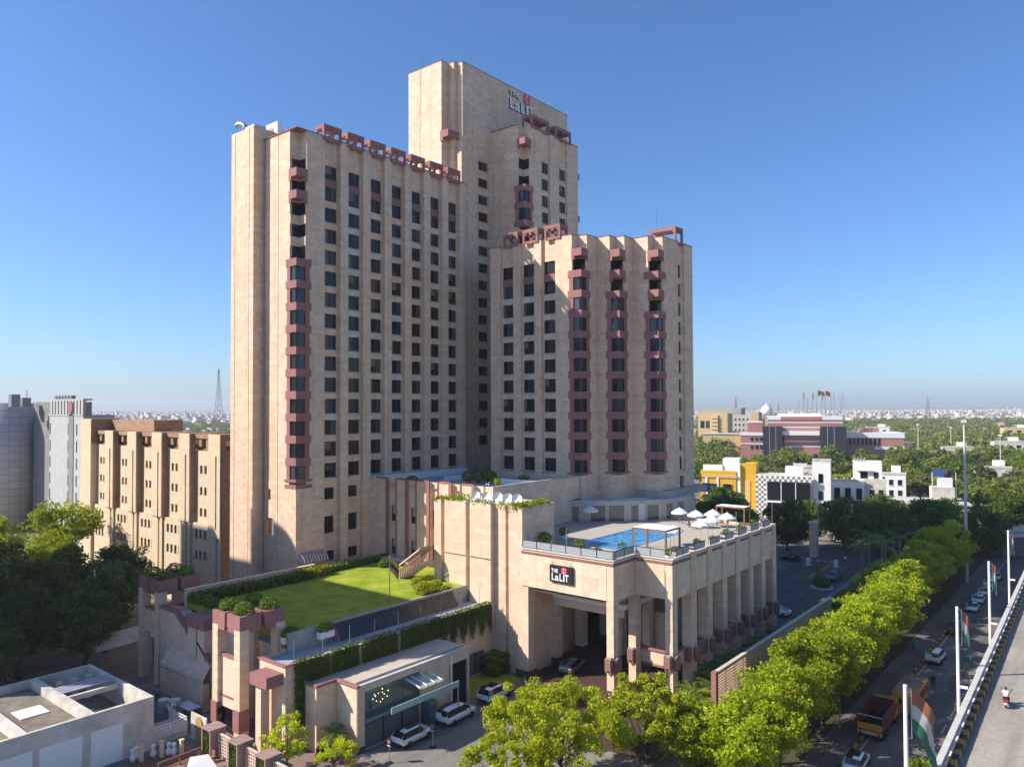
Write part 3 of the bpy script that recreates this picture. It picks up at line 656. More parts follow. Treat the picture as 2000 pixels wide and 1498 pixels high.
# pool deck on the roof
DK = 15.1
mt_deck = stone('deck_tiles', (0.43, 0.385, 0.33), 1.2, 1.2, 0.05, 0.1); M['deck'] = mt_deck
dk = MB()
for (x0, y0, x1, y1) in ((US+0.4, VA+0.4, 79.6, 57), (79.6, 55.0, 96, 57), (96, 47.6, UE, 57), (79.6, 40, UE, 47.6), (UB+0.4, VC+0.4, 79.6, VA+0.4), (78.3, 57, UE, 66)):
    flat(dk, [(x0, y0), (x1, y0), (x1, y1), (x0, y1)], DK)
dk.build('deck', M['deck'], PB)
walls(dk2 := MB(), [(79.6, 47.6), (79.6, 55.0), (96, 55.0), (96, 47.6), (79.6, 47.6)], DK-0.8, DK); flat(dk2, [(79.6, 47.6), (96, 47.6), (96, 55), (79.6, 55)], DK-0.8)
mtp, nt, b = newmat('pool_tiles'); g = nd(nt, 'ShaderNodeNewGeometry'); n1 = noise(nt, g.outputs['Position'], 1.1, 4, 0.7, (0.35, 1, 1))
nt.links.new(mixc(nt, ramp(nt, n1, [(0.4, 0.0), (0.62, 1.0)]), (0.06, 0.36, 0.80), (0.50, 0.80, 0.95)), b.inputs['Base Color']); b.inputs['Roughness'].default_value = 0.3
dk2.build('pool_basin', mtp, PB)
mtw, nt, b = newmat('pool_water'); g = nd(nt, 'ShaderNodeNewGeometry'); n1 = noise(nt, g.outputs['Position'], 0.9, 5, 0.75, (0.45, 1.2, 1)); n2 = noise(nt, g.outputs['Position'], 2.2, 4, 0.65)
nt.links.new(mixc(nt, ramp(nt, n1, [(0.42, 0.0), (0.66, 1.0)]), (0.025, 0.21, 0.50), (0.17, 0.48, 0.74)), b.inputs['Base Color']); b.inputs['Roughness'].default_value = 0.06; b.inputs['IOR'].default_value = 1.33  # paler streaks in the water colour imitate caustic light
bp = nd(nt, 'ShaderNodeBump', i0=0.35, i1=0.08); nt.links.new(n2, bp.inputs['Height']); nt.links.new(bp.outputs[0], b.inputs['Normal'])
wt = MB(); flat(wt, [(79.6, 47.6), (96, 47.6), (96, 55), (79.6, 55)], DK-0.12); wo_ = wt.build('pool_water', mtw); wo_['kind'] = 'structure'
# balustrade panels round the deck
RP = MB().box(0.06, -0.02, 0.1, 1.94, 0.02, 0.86).mesh('rail_panel', plain('frosted_rail_panel', (0.33, 0.34, 0.35), 0.35, 0.08)); RPo = MB().box(0, -0.04, 0, 0.06, 0.04, 0.95).box(0.06, -0.04, 0.88, 2.0, 0.04, 0.95).mesh('rail_frame', M['black'])
def rail(a, b, z=ZW+0.14):
    L = math.hypot(b[0]-a[0], b[1]-a[1]); n = max(1, round(L/2.0)); rz = math.atan2(b[1]-a[1], b[0]-a[0])
    for i in range(n):
        f_ = i/n; o = put('balustrade', RPo, PB, (a[0]+(b[0]-a[0])*f_, a[1]+(b[1]-a[1])*f_, z), rz); o.scale = (L/n/2.0, 1, 1); link('panel', RP, o)
rail((US+0.1, 56.8), (US+0.1, VA+0.1)); rail((US+0.3, VA+0.1), (UB, VA+0.1)); rail((UB+0.1, VA-0.1), (UB+0.1, VC+0.9)); pv = UB+1.2
for p_ in pil: rail((pv, VC+0.1), (p_-0.05, VC+0.1)); pv = p_+1.35
# spa house behind the pool, following the stepped block
SP = thing('spa_house', 'low pale poolside house with shuttered bays under the stepped block', 'building', (97, 60, DK))
t = MB(); sp = [(78.2, 69.6), (93.2, 69.6), (96.0, 64.0), (100.3, 59.2), (104.8, 55.6), (114, 54.6)]
so_ = {0: [(1+3.4*i, 3.6+3.4*i, DK+0.02, DK+2.3) for i in range(4)], 1: [(0.8, 2.6, DK+0.02, DK+2.3), (3.4, 5.2, DK+0.02, DK+2.3)], 2: [(0.7, 3.0, DK+0.02, DK+2.4), (3.6, 5.9, DK+0.02, DK+2.4)], 3: [(0.6, 2.6, DK+0.02, DK+2.4), (3.2, 5.1, DK+0.02, DK+2.4)], 4: [(1, 3, DK+0.02, DK+2.4), (4, 6, DK+0.02, DK+2.4)]}
walls(t, sp, 0, DK+3.1, so_, 0.4); flat(t, sp+[(114, 84), (78.2, 84)], DK+3.1, 1)
t.build('wall', [plain('cream_paint', (0.50, 0.42, 0.33), 0.8), M['roofdeck']], SP)
for si, lst in so_.items():
    a_, b_ = sp[si], sp[si+1]; L = math.hypot(b_[0]-a_[0], b_[1]-a_[1]); dx, dy = (b_[0]-a_[0])/L, (b_[1]-a_[1])/L
    for (s0, s1, za, zb) in lst:
        o = MB(); nx_, ny_ = dy, -dx; q = lambda s_, z_: (a_[0]+dx*s_-nx_*0.35, a_[1]+dy*s_-ny_*0.35, z_)
        o.quad(q(s0, za), q(s1, za), q(s1, zb), q(s0, zb)); o.build('shutter', plain('brown_shutter', (0.16, 0.125, 0.095)), SP)
MB().add([(78.2, 69.3, DK+3.1), (97.2, 65.4, DK+3.1), (97.2, 66.6, DK+3.5), (78.2, 70.6, DK+3.5)], [(0, 1, 2, 3)]).build('roof_edge', M['black'], SP)
MB().box(106.2, 55.8, DK+3.1, 121, 62, DK+4.2).build('roof_plant_wall', M['concrete'], SP)
MB().box(101.8, 57.5, DK+0.1, 103.0, 58.2, DK+2.6).build('white_door', M['white'], SP)
# pale pool furniture: parasols
UMB_C = MB(); n = 8
for i in range(n):
    a0, a1 = 2*math.pi*i/n, 2*math.pi*(i+1)/n
    UMB_C.add([(0, 0, 2.75), (0.75*math.cos(a0), 0.75*math.sin(a0), 2.42), (0.75*math.cos(a1), 0.75*math.sin(a1), 2.42)], [(0, 1, 2)])
    UMB_C.quad((0.75*math.cos(a0), 0.75*math.sin(a0), 2.42), (1.45*math.cos(a0), 1.45*math.sin(a0), 1.98), (1.45*math.cos(a1), 1.45*math.sin(a1), 1.98), (0.75*math.cos(a1), 0.75*math.sin(a1), 2.42))
    UMB_C.quad((1.45*math.cos(a0), 1.45*math.sin(a0), 1.98), (1.45*math.cos(a0), 1.45*math.sin(a0), 1.8), (1.45*math.cos(a1), 1.45*math.sin(a1), 1.8), (1.45*math.cos(a1), 1.45*math.sin(a1), 1.98))
UMB_C = UMB_C.mesh('parasol_canopy', plain('white_canvas', (0.82, 0.81, 0.78), 0.8, 0.04)); UMB_P = MB().tube([(0, 0, 0), (0, 0, 2.7)], 0.035, 6).mesh('parasol_pole', M['steel']); UMB_F = MB().lathe((0, 0, 2.7), [(0.05, 0), (0.06, 0.08), (0.01, 0.2)], 8).mesh('parasol_finial', M['steel'])
TBLT = MB().box(-0.4, -0.4, 0.68, 0.4, 0.4, 0.72).box(-0.04, -0.04, 0, 0.04, 0.04, 0.68).mesh('table_top', M['wood'])
for k, (x, y, lb) in enumerate([(95.5, 62.8, 'white parasol by the spa house at the left of the pool'), (101.8, 51.3, 'leftmost parasol of the group beyond the pool'), (100.8, 48.2, 'parasol over wooden chairs beyond the pool'), (103.0, 46.6, 'parasol just left of the far timber pergola'), (97.4, 44.2, 'parasol in the middle of the colonnade side row'), (101.0, 43.6, 'parasol nearest the far pergola in the colonnade side row'), (93.0, 43.8, 'large low parasol at the near end of the colonnade side row'), (86.5, 44.4, 'parasol behind the near timber pergola')]):
    u_ = thing('parasol', 'white '+lb if not lb.startswith('white') else lb, 'parasol', (x, y, DK), random.random(), 'white parasols on the pool deck'); u_.scale = (0.86, 0.86, 0.94)
    link('canopy', UMB_C, u_); link('pole', UMB_P, u_); link('finial', UMB_F, u_)
CH = MB().box(-0.22, -0.22, 0.42, 0.22, 0.22, 0.46).box(-0.22, 0.18, 0.46, 0.22, 0.22, 0.95).box(-0.22, -0.22, 0, -0.17, -0.17, 0.42).box(0.17, -0.22, 0, 0.22, -0.17, 0.42).box(-0.22, 0.17, 0, -0.17, 0.22, 0.42).box(0.17, 0.17, 0, 0.22, 0.22, 0.42)
def chair(x, y, rz, lb):
    t_ = thing('cafe_chair', lb, 'chair', (x, y, DK), rz, 'wooden chairs by the pool')
    link('seat', CHS, t_); link('backrest', CHB, t_)
    for dx in (-0.2, 0.2):
        for dy in (-0.2, 0.2): link('leg', CHL, t_, (dx, dy, 0))
CHS = MB().box(-0.24, -0.24, 0.42, 0.24, 0.24, 0.47).mesh('chair_seat', M['wood']); CHB = MB().box(-0.24, 0.2, 0.47, 0.24, 0.24, 0.95).mesh('chair_back', M['wood']); CHL = MB().box(-0.03, -0.03, 0, 0.03, 0.03, 0.42).mesh('chair_leg', M['wood'])
for k, (x, y, rz, lb) in enumerate([(99.9, 48.0, 1.6, 'wooden chair on the near side of the table beyond the pool'), (101.0, 49.2, 0, 'wooden chair on the left of the table beyond the pool'), (101.9, 48.0, -1.6, 'wooden chair on the far side of the table beyond the pool'), (103.8, 52.2, 0.4, 'wooden chair by the leftmost parasol of the far group')]): chair(x, y, rz, lb)
tt = thing('cafe_table', 'small wooden table under the parasol beyond the pool', 'table', (100.9, 48.15, DK)); put('table_top', MB().box(-0.45, -0.45, 0.7, 0.45, 0.45, 0.75).mesh('table_top', M['wood']), tt, (100.9, 48.15, DK)); put('pedestal', MB().lathe((0, 0, 0), [(0.3, 0), (0.3, 0.04), (0.05, 0.06), (0.05, 0.7)], 10).mesh('pedestal', M['greymetal']), tt, (100.9, 48.15, DK))
def pergola(x0, y0, x1, y1, lb):
    t_ = thing('pergola', lb, 'pergola', (x0, y0, DK)); h = 2.7
    for (x, y) in ((x0, y0), (x1-0.2, y0), (x0, y1-0.2), (x1-0.2, y1-0.2)): MB().box(x, y, DK, x+0.2, y+0.2, DK+h).build('post', M['wood'], t_)
    for y in (y0, y1-0.2): MB().box(x0, y, DK+h, x1, y+0.2, DK+h+0.18).build('beam', M['wood'], t_)
    for x in (x0, x1-0.2): MB().box(x, y0+0.2, DK+h, x+0.2, y1-0.2, DK+h+0.18).build('beam', M['wood'], t_)
    n = 7; cw = (y1-y0)/n
    for i in range(n):
        MB().box(x0+0.05, y0+i*cw+0.03, DK+h+0.2+0.02*(i % 2), x1-0.05, y0+(i+1)*cw-0.03, DK+h+0.24+0.02*(i % 2)).build('roof_cloth', M['white'], t_)
pergola(79.9, 42.0, 83.6, 46.6, 'near timber pergola with white roof strips at the pool corner')
pergola(104.8, 42.6, 110.0-3.0, 47.0, 'far timber pergola with white roof beside the parasols')
POT = MB().lathe((0, 0, 0), [(0.25, 0), (0.38, 0.45), (0.33, 0.45)], 12).mesh('planter_pot', M['white'], smooth=True)
SHB = [quads_mesh('pot_foliage', leaf_cloud(260, ball_pts(500, (0, 0, 0.85), (0.48, 0.48, 0.42)), 0.10), M['hedge']) for _ in range(3)]
for k, (x, y, lb, s_) in enumerate([(75.0, 56.0, 'large clipped dark shrub at the rail by the cream block', 1.6), (73.3, 53.5, 'low white bowl of leaves left of the pool edge', 1.0), (74.6, 50.6, 'white bowl with a small tree at the pool rail', 1.4), (73.0, 47.0, 'leafy white pot at the rail corner', 1.15), (78.2, 46.9, 'round topiary in a white pot left of the near pergola', 1.0), (78.4, 41.0, 'spiky plant in a white pot right of the near pergola', 0.9), (85.6, 40.8, 'clipped ball in a white pot at the first rail bay', 1.1), (90.0, 40.8, 'young leafy pot at the second rail bay', 0.9), (94.7, 41.0, 'clipped ball in a white pot at the third rail bay', 1.1), (99.8, 41.2, 'clipped ball pot at the fifth rail bay', 1.0), (104.5, 41.2, 'pale potted bush in front of the far pergola', 1.1), (106.6, 48.6, 'potted bush behind the far pergola', 1.3), (81.0, 57.5, 'tall white pot with a dark bush at the spa terrace', 1.3)]):
    t_ = thing('planter', lb, 'planter', (x, y, DK), 0, 'potted plants round the pool'); t_.scale = (s_,)*3
    link('pot', POT, t_); link('foliage', SHB[k % 3], t_)
# poles and bird netting above the rail
mtn, nt, b = newmat('bird_netting'); b.inputs['Base Color'].default_value = (0.55, 0.52, 0.46, 1); b.inputs['Roughness'].default_value = 1.0; b.inputs['Alpha'].default_value = 0.20
npts = [(US+0.2, 56.7), (US+0.2, 50.4), (US+0.3, VA+0.2), (UB+0.2, VA+0.2), (UB+0.2, VC+0.3), (86, VC+0.3), (94.5, VC+0.3), (103, VC+0.3), (UE-0.2, VC+0.3)]
for k, (x, y) in enumerate(npts):
    h = 3.0 if k < 5 else 3.4
    o = solo(MB().tube([(x, y, ZW+0.14), (x, y, ZW+h)], 0.035, 6), 'net_pole', M['steel'], ('pole against the cream block', 'pole above the middle of the sign wall', 'pole on the outer sign wall corner', 'pole at the inner corner of the rail', 'pole on the colonnade corner', 'second pole along the colonnade rail', 'third pole along the colonnade rail', 'fourth pole along the colonnade rail', 'last pole at the far colonnade end')[k]+', thin pale steel', 'pole', (x, y, ZW+0.14), 'net poles round the pool')
nn = thing('bird_net', 'sheer grey bird net hanging between the pool and spa house', 'net', (98, 58, DK+1))
for (a_, b_) in (((79.0, 67.0), (92.5, 64.5)), ((92.5, 64.5), (99.0, 57.5)), ((99.0, 57.5), (107.3, 52.5))):
    q = MB(); nseg = 6
    for i in range(nseg):
        f0, f1 = i/nseg, (i+1)/nseg; sag = lambda f: 0.5*math.sin(math.pi*f)
        P = lambda f, z: (a_[0]+(b_[0]-a_[0])*f, a_[1]+(b_[1]-a_[1])*f, z)
        q.quad(P(f0, DK+0.6+sag(f0)*0.6), P(f1, DK+0.6+sag(f1)*0.6), P(f1, DK+3.9-sag(f1)), P(f0, DK+3.9-sag(f0)))
    q.build('net_panel', mtn, nn)
# ---- letters and emblem
def text_mesh(s_, size, ext, mat, name='lettering'):
    cu_ = bpy.data.curves.new(name, 'FONT'); cu_.body = s_; cu_.size = size; cu_.extrude = ext; cu_.offset = size*0.018
    o = bpy.data.objects.new(name, cu_); COL.objects.link(o); dg = bpy.context.evaluated_depsgraph_get(); me = bpy.data.meshes.new_from_object(o.evaluated_get(dg))
    bpy.data.objects.remove(o); me.materials.clear(); me.materials.append(mat); return me
def letters(par, s_, x0, w_, h_, z0, org, rz, mat, ext=0.06):
    """each glyph its own part; fits the line to width w_, cap height h_"""
    n = len(s_); wd = {'L': 0.86, 'i': 0.44, 'I': 0.5, 'a': 0.98, 'T': 1.0, 'H': 1.1, 'E': 0.92}; tot = sum(wd[c] for c in s_); x = x0
    for c in s_:
        me = text_mesh(c, h_/0.69, ext, mat); o = put('letter', me, par, (org[0]+math.cos(rz)*x, org[1]+math.sin(rz)*x, z0), 0)
        o.rotation_euler = (math.pi/2, 0, rz); bb = max(v.co.x for v in me.vertices) if len(me.vertices) else 1
        o.scale = (w_*wd[c]/tot*0.86/bb, 1, 1); x += w_*wd[c]/tot
        if ext > 0.1: m2 = me.copy(); m2.materials.clear(); m2.materials.append(M['signblack']); link('letter_shadow', m2, o, (-0.12, -0.12, -0.06))  # black offset copy draws each letter's dark shadow edge
M['signwhite'] = plain('sign_white', (0.85, 0.85, 0.83), 0.5, 0.02); M['pink'] = plain('sign_pink', (0.62, 0.09, 0.14), 0.5, 0.05); M['signblack'] = plain('sign_black', (0.02, 0.021, 0.022), 0.55)
def emblem(par, org, rz, x0, z0, s_, th=0.06):
    c, s2 = math.cos(rz), math.sin(rz); P = lambda x, d, z: (org[0]+c*x+s2*d, org[1]+s2*x-c*d, z)
    q = MB(); q.add([P(x0, 0, z0), P(x0+s_, 0, z0), P(x0+s_, 0, z0+s_), P(x0, 0, z0+s_), P(x0, th, z0), P(x0+s_, th, z0), P(x0+s_, th, z0+s_), P(x0, th, z0+s_)], [(3, 2, 1, 0), (4, 5, 6, 7), (0, 1, 5, 4), (1, 2, 6, 5), (2, 3, 7, 6), (3, 0, 4, 7)])
    e = q.build('emblem_tile', M['pink'], par)
    pts = [(0.62, 0.80), (0.66, 0.90), (0.56, 0.92), (0.46, 0.78), (0.40, 0.52), (0.40, 0.28), (0.48, 0.14), (0.58, 0.14), (0.68, 0.24)]
    MB().tube([P(x0+s_*a_, th+0.02, z0+s_*b_) for a_, b_ in pts], [s_*0.02, s_*0.03, s_*0.035, s_*0.045, s_*0.05, s_*0.05, s_*0.05, s_*0.04, s_*0.02], 6).build('emblem_mark', M['signwhite'], e)
TS = thing('tower_sign', 'pale letters and pink emblem reading THE LaLIT high on the tower', 'sign', (117, 92.98, 91))
letters(TS, 'THE', 0, 3.4, 0.95, 94.1, (113.3, 92.9), 0, M['signwhite'], 0.12); letters(TS, 'LaLIT', 0, 8.0, 2.0, 91.5, (113.3, 92.9), 0, M['signwhite'], 0.12); emblem(TS, (113.3, 92.95), 0, 4.6, 93.75, 2.0, 0.15)
WS = thing('entrance_sign', 'black entrance sign with white letters and pink emblem on the stone wall', 'sign', (71.2, 50.9, 12.3))
MB().box(71.12, 49.28, 12.25, 71.34, 52.5, 14.2).build('board', M['signblack'], WS)
letters(WS, 'THE', 0, 0.98, 0.42, 13.38, (71.1, 52.2), -math.pi/2, M['signwhite'], 0.03); letters(WS, 'LaLiT', 0, 2.5, 0.78, 12.5, (71.1, 52.2), -math.pi/2, M['signwhite'], 0.03); emblem(WS, (71.12, 52.2), -math.pi/2, 1.42, 13.3, 0.72, 0.04)
for y in (49.6, 52.2): MB().tube([(71.25, y, 14.2), (71.25, y, 14.6)], 0.03, 5).build('hanger', M['black'], WS)
# ================================================================== GROUND, ROADS
def structure(mb, name, mats, smooth=False):
    o = mb.build(name, mats, None, smooth); o['kind'] = 'structure'; return o
def groundmat(name, c1, c2, s1=0.08, s2=1.5, rough=0.95, bump=0.3):
    mt, nt, b = newmat(name); g = nd(nt, 'ShaderNodeNewGeometry')
    n1 = noise(nt, g.outputs['Position'], s1, 6, 0.65); n2 = noise(nt, g.outputs['Position'], s2, 5, 0.75)
    col = mixc(nt, ramp(nt, n1, [(0.35, 0.0), (0.65, 1.0)]), c1, c2); col = mixc(nt, 1.0, col, ramp(nt, n2, [(0.3, 0.8), (0.7, 1.18)]), 'MULTIPLY')
    n3 = noise(nt, g.outputs['Position'], 0.5, 3, 0.5, (0.12, 1.6, 1)); col = mixc(nt, 1.0, col, ramp(nt, n3, [(0.35, 0.78), (0.6, 1.05)]), 'MULTIPLY')
    nt.links.new(col, b.inputs['Base Color']); b.inputs['Roughness'].default_value = rough; b.inputs['Specular IOR Level'].default_value = 0.2
    bp = nd(nt, 'ShaderNodeBump', i0=bump, i1=0.03); nt.links.new(n2, bp.inputs['Height']); nt.links.new(bp.outputs[0], b.inputs['Normal']); return mt
M['earth'] = groundmat('dry_earth', (0.20, 0.175, 0.12), (0.29, 0.25, 0.18), 0.01, 0.2)
M['asphalt'] = groundmat('asphalt', (0.19, 0.175, 0.15), (0.25, 0.23, 0.20), 0.12, 3)
M['road'] = groundmat('road_asphalt', (0.14, 0.13, 0.115), (0.20, 0.185, 0.16), 0.15, 4)
M['flydeck'] = groundmat('flyover_concrete', (0.30, 0.265, 0.215), (0.38, 0.335, 0.275), 0.2, 3)
M['paver'] = stone('porch_pavers', (0.105, 0.062, 0.05), 0.6, 0.6, 0.12, 0.15)
M['pinkpave'] = stone('pink_paving', (0.32, 0.22, 0.19), 0.6, 0.6, 0.1, 0.15)
M['footway'] = groundmat('footway_concrete', (0.13, 0.115, 0.10), (0.19, 0.165, 0.14), 0.3, 3)
M['yellow'] = plain('road_yellow', (0.55, 0.27, 0.02), 0.6); M['linewhite'] = plain('line_paint', (0.55, 0.54, 0.5), 0.7, 0.3, 2)
gz = -2.62
g = MB(); flat(g, [(-9000, -9000), (16000, -9000), (16000, 16000), (-9000, 16000)], gz); structure(g, 'ground', M['earth'])
g = MB(); g.prism([(0, 33.9), (190, 33.9), (190, 260), (0, 260)], gz-0.5, 0.0); structure(g, 'forecourt', M['asphalt'])
g = MB(); flat(g, [(72, 40), (112, 40), (112, 58), (72, 58)], 0.004); flat(g, [(62, 34), (72, 34), (72, 50), (60, 50)], 0.004); structure(g, 'porch_paving', M['paver'])
g = MB(); flat(g, [(36, 50), (45.7, 50), (45.7, 61), (36, 61)], 0.004); flat(g, [(30, 61), (41.5, 61), (41.5, 70), (30, 70)], 0.005); structure(g, 'garden_paving', M['pinkpave'])
g = MB(); flat(g, [(59.0, 57.6), (71.3, 56.6), (71.3, 61.7), (59.0, 61.7)], 0.03); structure(g, 'entrance_lawn', M['lawn'])
g = MB(); flat(g, [(53.2, 55.9), (57.2, 55.9), (57.2, 58.4), (53.2, 58.4)], 0.012); structure(g, 'doorstep', plain('ochre_tiles', (0.36, 0.20, 0.09)))
# yellow drop-off square with ringed emblem
hp = MB()
for (x0, y0, x1, y1) in ((66.6, 52.6, 66.75, 56.7), (72.6, 52.6, 72.75, 56.7), (66.75, 56.55, 72.6, 56.7), (66.75, 52.6, 72.6, 52.75)): flat(hp, [(x0, y0), (x1, y0), (x1, y1), (x0, y1)], 0.010)
for r0, r1 in ((1.25, 1.38), (0.62, 0.74)):
    for i in range(32):
        a0, a1 = 2*math.pi*i/32, 2*math.pi*(i+1)/32; flat(hp, [(69.3+r0*math.cos(a0), 54.6+r0*math.sin(a0)), (69.3+r1*math.cos(a0), 54.6+r1*math.sin(a0)), (69.3+r1*math.cos(a1), 54.6+r1*math.sin(a1)), (69.3+r0*math.cos(a1), 54.6+r0*math.sin(a1))], 0.010)
flat(hp, [(69.0, 54.2), (69.6, 54.2), (69.6, 54.5), (69.0, 54.5)], 0.010); flat(hp, [(69.0, 54.7), (69.6, 54.7), (69.6, 54.9), (69.0, 54.9)], 0.010)
structure(hp, 'road_markings', M['yellow'])
g = MB(); flat(g, [(-40, 9), (420, 9), (420, 22.2), (-40, 22.2)], gz+0.06); structure(g, 'road', M['road'])
g = MB(); g.box(-40, 22.35, gz-0.2, 400, 25.4, gz+0.2); structure(g, 'footpath', M['footway'])
g = MB(); g.box(-40, 25.4, gz-0.2, 400, 33.9, gz+0.22); structure(g, 'verge', groundmat('verge_soil', (0.05, 0.055, 0.02), (0.09, 0.075, 0.045), 0.4, 3))
lm = MB()
for i in range(40): flat(lm, [(50+6*i, 15.9), (53+6*i, 15.9), (53+6*i, 16.03), (50+6*i, 16.03)], gz+0.066)
flat(lm, [(40, 21.6), (320, 21.6), (320, 21.72), (40, 21.72)], gz+0.066); structure(lm, 'lane_markings', M['linewhite'])
KS = [MB().box(0, 0, 0, 1.18, 0.2, 0.24).mesh('kerb_stone', m_) for m_ in (M['black'], M['yellow'])]
kb = thing('road_kerb', 'black and yellow painted kerb along the tree lined footpath', 'kerb', (100, 22.2, gz))
for i in range(85): put('kerb_stone', KS[i % 2], kb, (62+1.2*i, 22.15, gz+0.04))
# retaining wall and pierced stone screen beside the street trees
SW = thing('screen_wall', 'long pierced stone screen on a plinth between palms and street trees', 'wall', (92, 33.5, gz))
MB().box(74, 33.2, gz, 114, 33.9, 1.05).build('plinth', M['slab'], SW)
for (x0, x1) in ((74.4, 88.2), (104.5, 113.6)):
    n = int((x1-x0)/2.25)
    for i in range(n):
        xa, xb = x0+(x1-x0)*i/n, x0+(x1-x0)*(i+1)/n; q = MB()
        q.box(xa, 33.42, 1.05, xa+0.12, 33.66, 4.9); nx_ = 8; nz_ = 13
        cw, chh = (xb-xa-0.12)/nx_, 3.85/nz_
        for a_ in range(nx_+1): q.box(xa+0.12+a_*cw-0.045, 33.46, 1.05, xa+0.12+a_*cw+0.045, 33.60, 4.9)
        for b_ in range(nz_+1): q.box(xa+0.12, 33.485, 1.05+b_*chh-0.05, xb, 33.575, 1.05+b_*chh+0.05)
        q.build('pierced_panel', M['ashlar'], SW, kind='stuff')
MB().box(88.3, 33.4, 1.05, 104.4, 33.66, 4.9).build('solid_panel', M['slab'], SW)
MB().box(73.9, 33.3, 4.9, 113.8, 33.75, 5.05).build('coping', M['concretelight'], SW); MB().box(73.8, 33.25, 0.4, 74.35, 33.8, 5.1).build('end_post', M['red'], SW)
# flyover with painted kerb and railing
FZ = 7.7; fy = lambda x: 10.35+0.0205*(x-56)
FO = thing('flyover', 'concrete flyover with railing and yellow black kerb at the right edge', 'flyover', (100, 4, gz))
q = MB(); xs = [20, 60, 100, 140, 200, 300]
for i in range(5):
    x0, x1 = xs[i], xs[i+1]; q.add([(x0, fy(x0)-0.45, FZ), (x0, -7, FZ), (x1, -7, FZ), (x1, fy(x1)-0.45, FZ), (x0, fy(x0), FZ-1.6), (x0, -7, FZ-1.6), (x1, -7, FZ-1.6), (x1, fy(x1), FZ-1.6)], [(0, 1, 2, 3), (7, 6, 5, 4), (4, 0, 3, 7)])
q.build('deck', M['flydeck'], FO)
q = MB()
for i in range(5):
    x0, x1 = xs[i], xs[i+1]; y0, y1 = fy(x0), fy(x1)
    q.add([(x0, y0-0.5, FZ-1.7), (x1, y1-0.5, FZ-1.7), (x1, y1-0.42, FZ+0.95), (x0, y0-0.42, FZ+0.95), (x0, y0+0.1, FZ-1.7), (x1, y1+0.1, FZ-1.7), (x1, y1, FZ+0.95), (x0, y0, FZ+0.95)], [(0, 1, 2, 3), (5, 4, 7, 6), (3, 2, 6, 7)])
q.build('parapet', M['concretelight'], FO)
for i in range(6): 
    x = 40+i*28; MB().prism([(x-1, 2), (x+1, 2), (x+1, 5), (x-1, 5)], gz, FZ-1.6).build('pier', M['concrete'], FO)
KB = [MB().box(0, -0.5, 0, 0.98, 0, 0.42).mesh('kerb_block', m_) for m_ in (M['black'], M['yellow'])]
for i in range(92): put('kerb_block', KB[i % 2], FO, (50+1.0*i, fy(50+i)-0.5, FZ), math.atan(0.0205))
RLM = MB().tube([(0, 0, 0), (2.96, 0, 0)], 0.06, 6).mesh('rail', plain('rail_grey', (0.10, 0.11, 0.13), 0.4)); RLW = MB().tube([(0, 0, 0), (0.85, 0, 0)], 0.075, 6).mesh('reflective_sleeve', M['white'])
for i in range(31):
    x = 50+3*i; o = put('rail', RLM, FO, (x, fy(x)-0.62, FZ+0.80), math.atan(0.0205)); link('sleeve', RLW, o, (0.3, 0, 0)); put('post', MB().box(-0.04, -0.04, 0, 0.04, 0.04, 0.82).mesh('rail_post', M['black']) if i == 0 else bpy.data.meshes['rail_post'], FO, (x+2.98, fy(x+2.98)-0.62, FZ))

# ================================================================== GARDEN WING WITH LAWN
GW = thing('garden_wing', 'low stone wing carrying the lawn, its front wall hung with vines', 'building', (56, 61.82, 0))
t = MB()
walls(t, [(41.8, 66.3), (41.8, 61.82), (71.4, 61.82)], 0, 8.1, {1: [(19.5, 28.3, 0.05, 2.8)]}, 0.3)
walls(t, [(45.0, 84.5), (45.0, 66.3), (41.8, 66.3)], 0, 8.1)
t.quad((41.8, 62.1, 7.8), (71.4, 62.1, 7.8), (71.4, 66.2, 7.8), (41.8, 66.2, 7.8), 1)
t.quad((41.8, 62.1, 7.8), (41.8, 62.1, 8.1), (71.4, 62.1, 8.1), (71.4, 62.1, 7.8)); t.quad((41.8, 61.82, 8.1), (71.4, 61.82, 8.1), (71.4, 62.1, 8.1), (41.8, 62.1, 8.1))
t.build('wall', [M['slab'], plain('walkway_screed', (0.33, 0.35, 0.38), 0.9, 0.2)], GW)
MB().box(41.65, 62.0, 8.1, 42.0, 66.3, 8.28).box(41.7, 61.7, 8.101, 44.5, 62.0, 8.27).build('coping', M['red'], GW)
MB().box(45.0, 86.7, 7, 63.3, 87.1, 11.0).box(45.0, 86.6, 11.0, 63.3, 87.2, 11.12).build('rear_wall', M['slab'], GW)
sg_ = MB(); n = 14
for i in range(n):
    x0 = 50.6+(68.8-50.6)*i/n; x1 = 50.6+(68.8-50.6)*(i+1)/n-0.05
    MB().add([(x0, 64.9, 7.85), (x1, 64.9, 7.85), (x1, 65.9, 9.55), (x0, 65.9, 9.55), (x0, 65.1, 7.85), (x1, 65.1, 7.85), (x1, 66.0, 9.5), (x0, 66.0, 9.5)], [(0, 1, 2, 3), (0, 3, 7, 4), (1, 5, 6, 2)]).build('sloped_glazing', plain('dark_glazing', (0.02, 0.022, 0.026), 0.25, spec=0.5) if i == 0 else bpy.data.materials['dark_glazing'], GW)
MB().add([(50.4, 64.8, 7.8), (50.6, 64.8, 7.8), (50.6, 66.0, 9.6), (50.4, 66.0, 9.6), (50.4, 66.2, 7.8), (50.6, 66.2, 7.8)], [(0, 1, 2, 3), (0, 3, 4), (1, 5, 2)]).build('glazing_end', M['red'], GW)
MB().box(45.0, 65.95, 7.8, 76.6, 66.25, 9.75).build('lawn_edge', M['concrete'], GW)
lw = MB(); lw.box(45.0, 66.2, 9.0, 76.5, 86.7, 9.7); structure(lw, 'roof_lawn', M['lawn'])
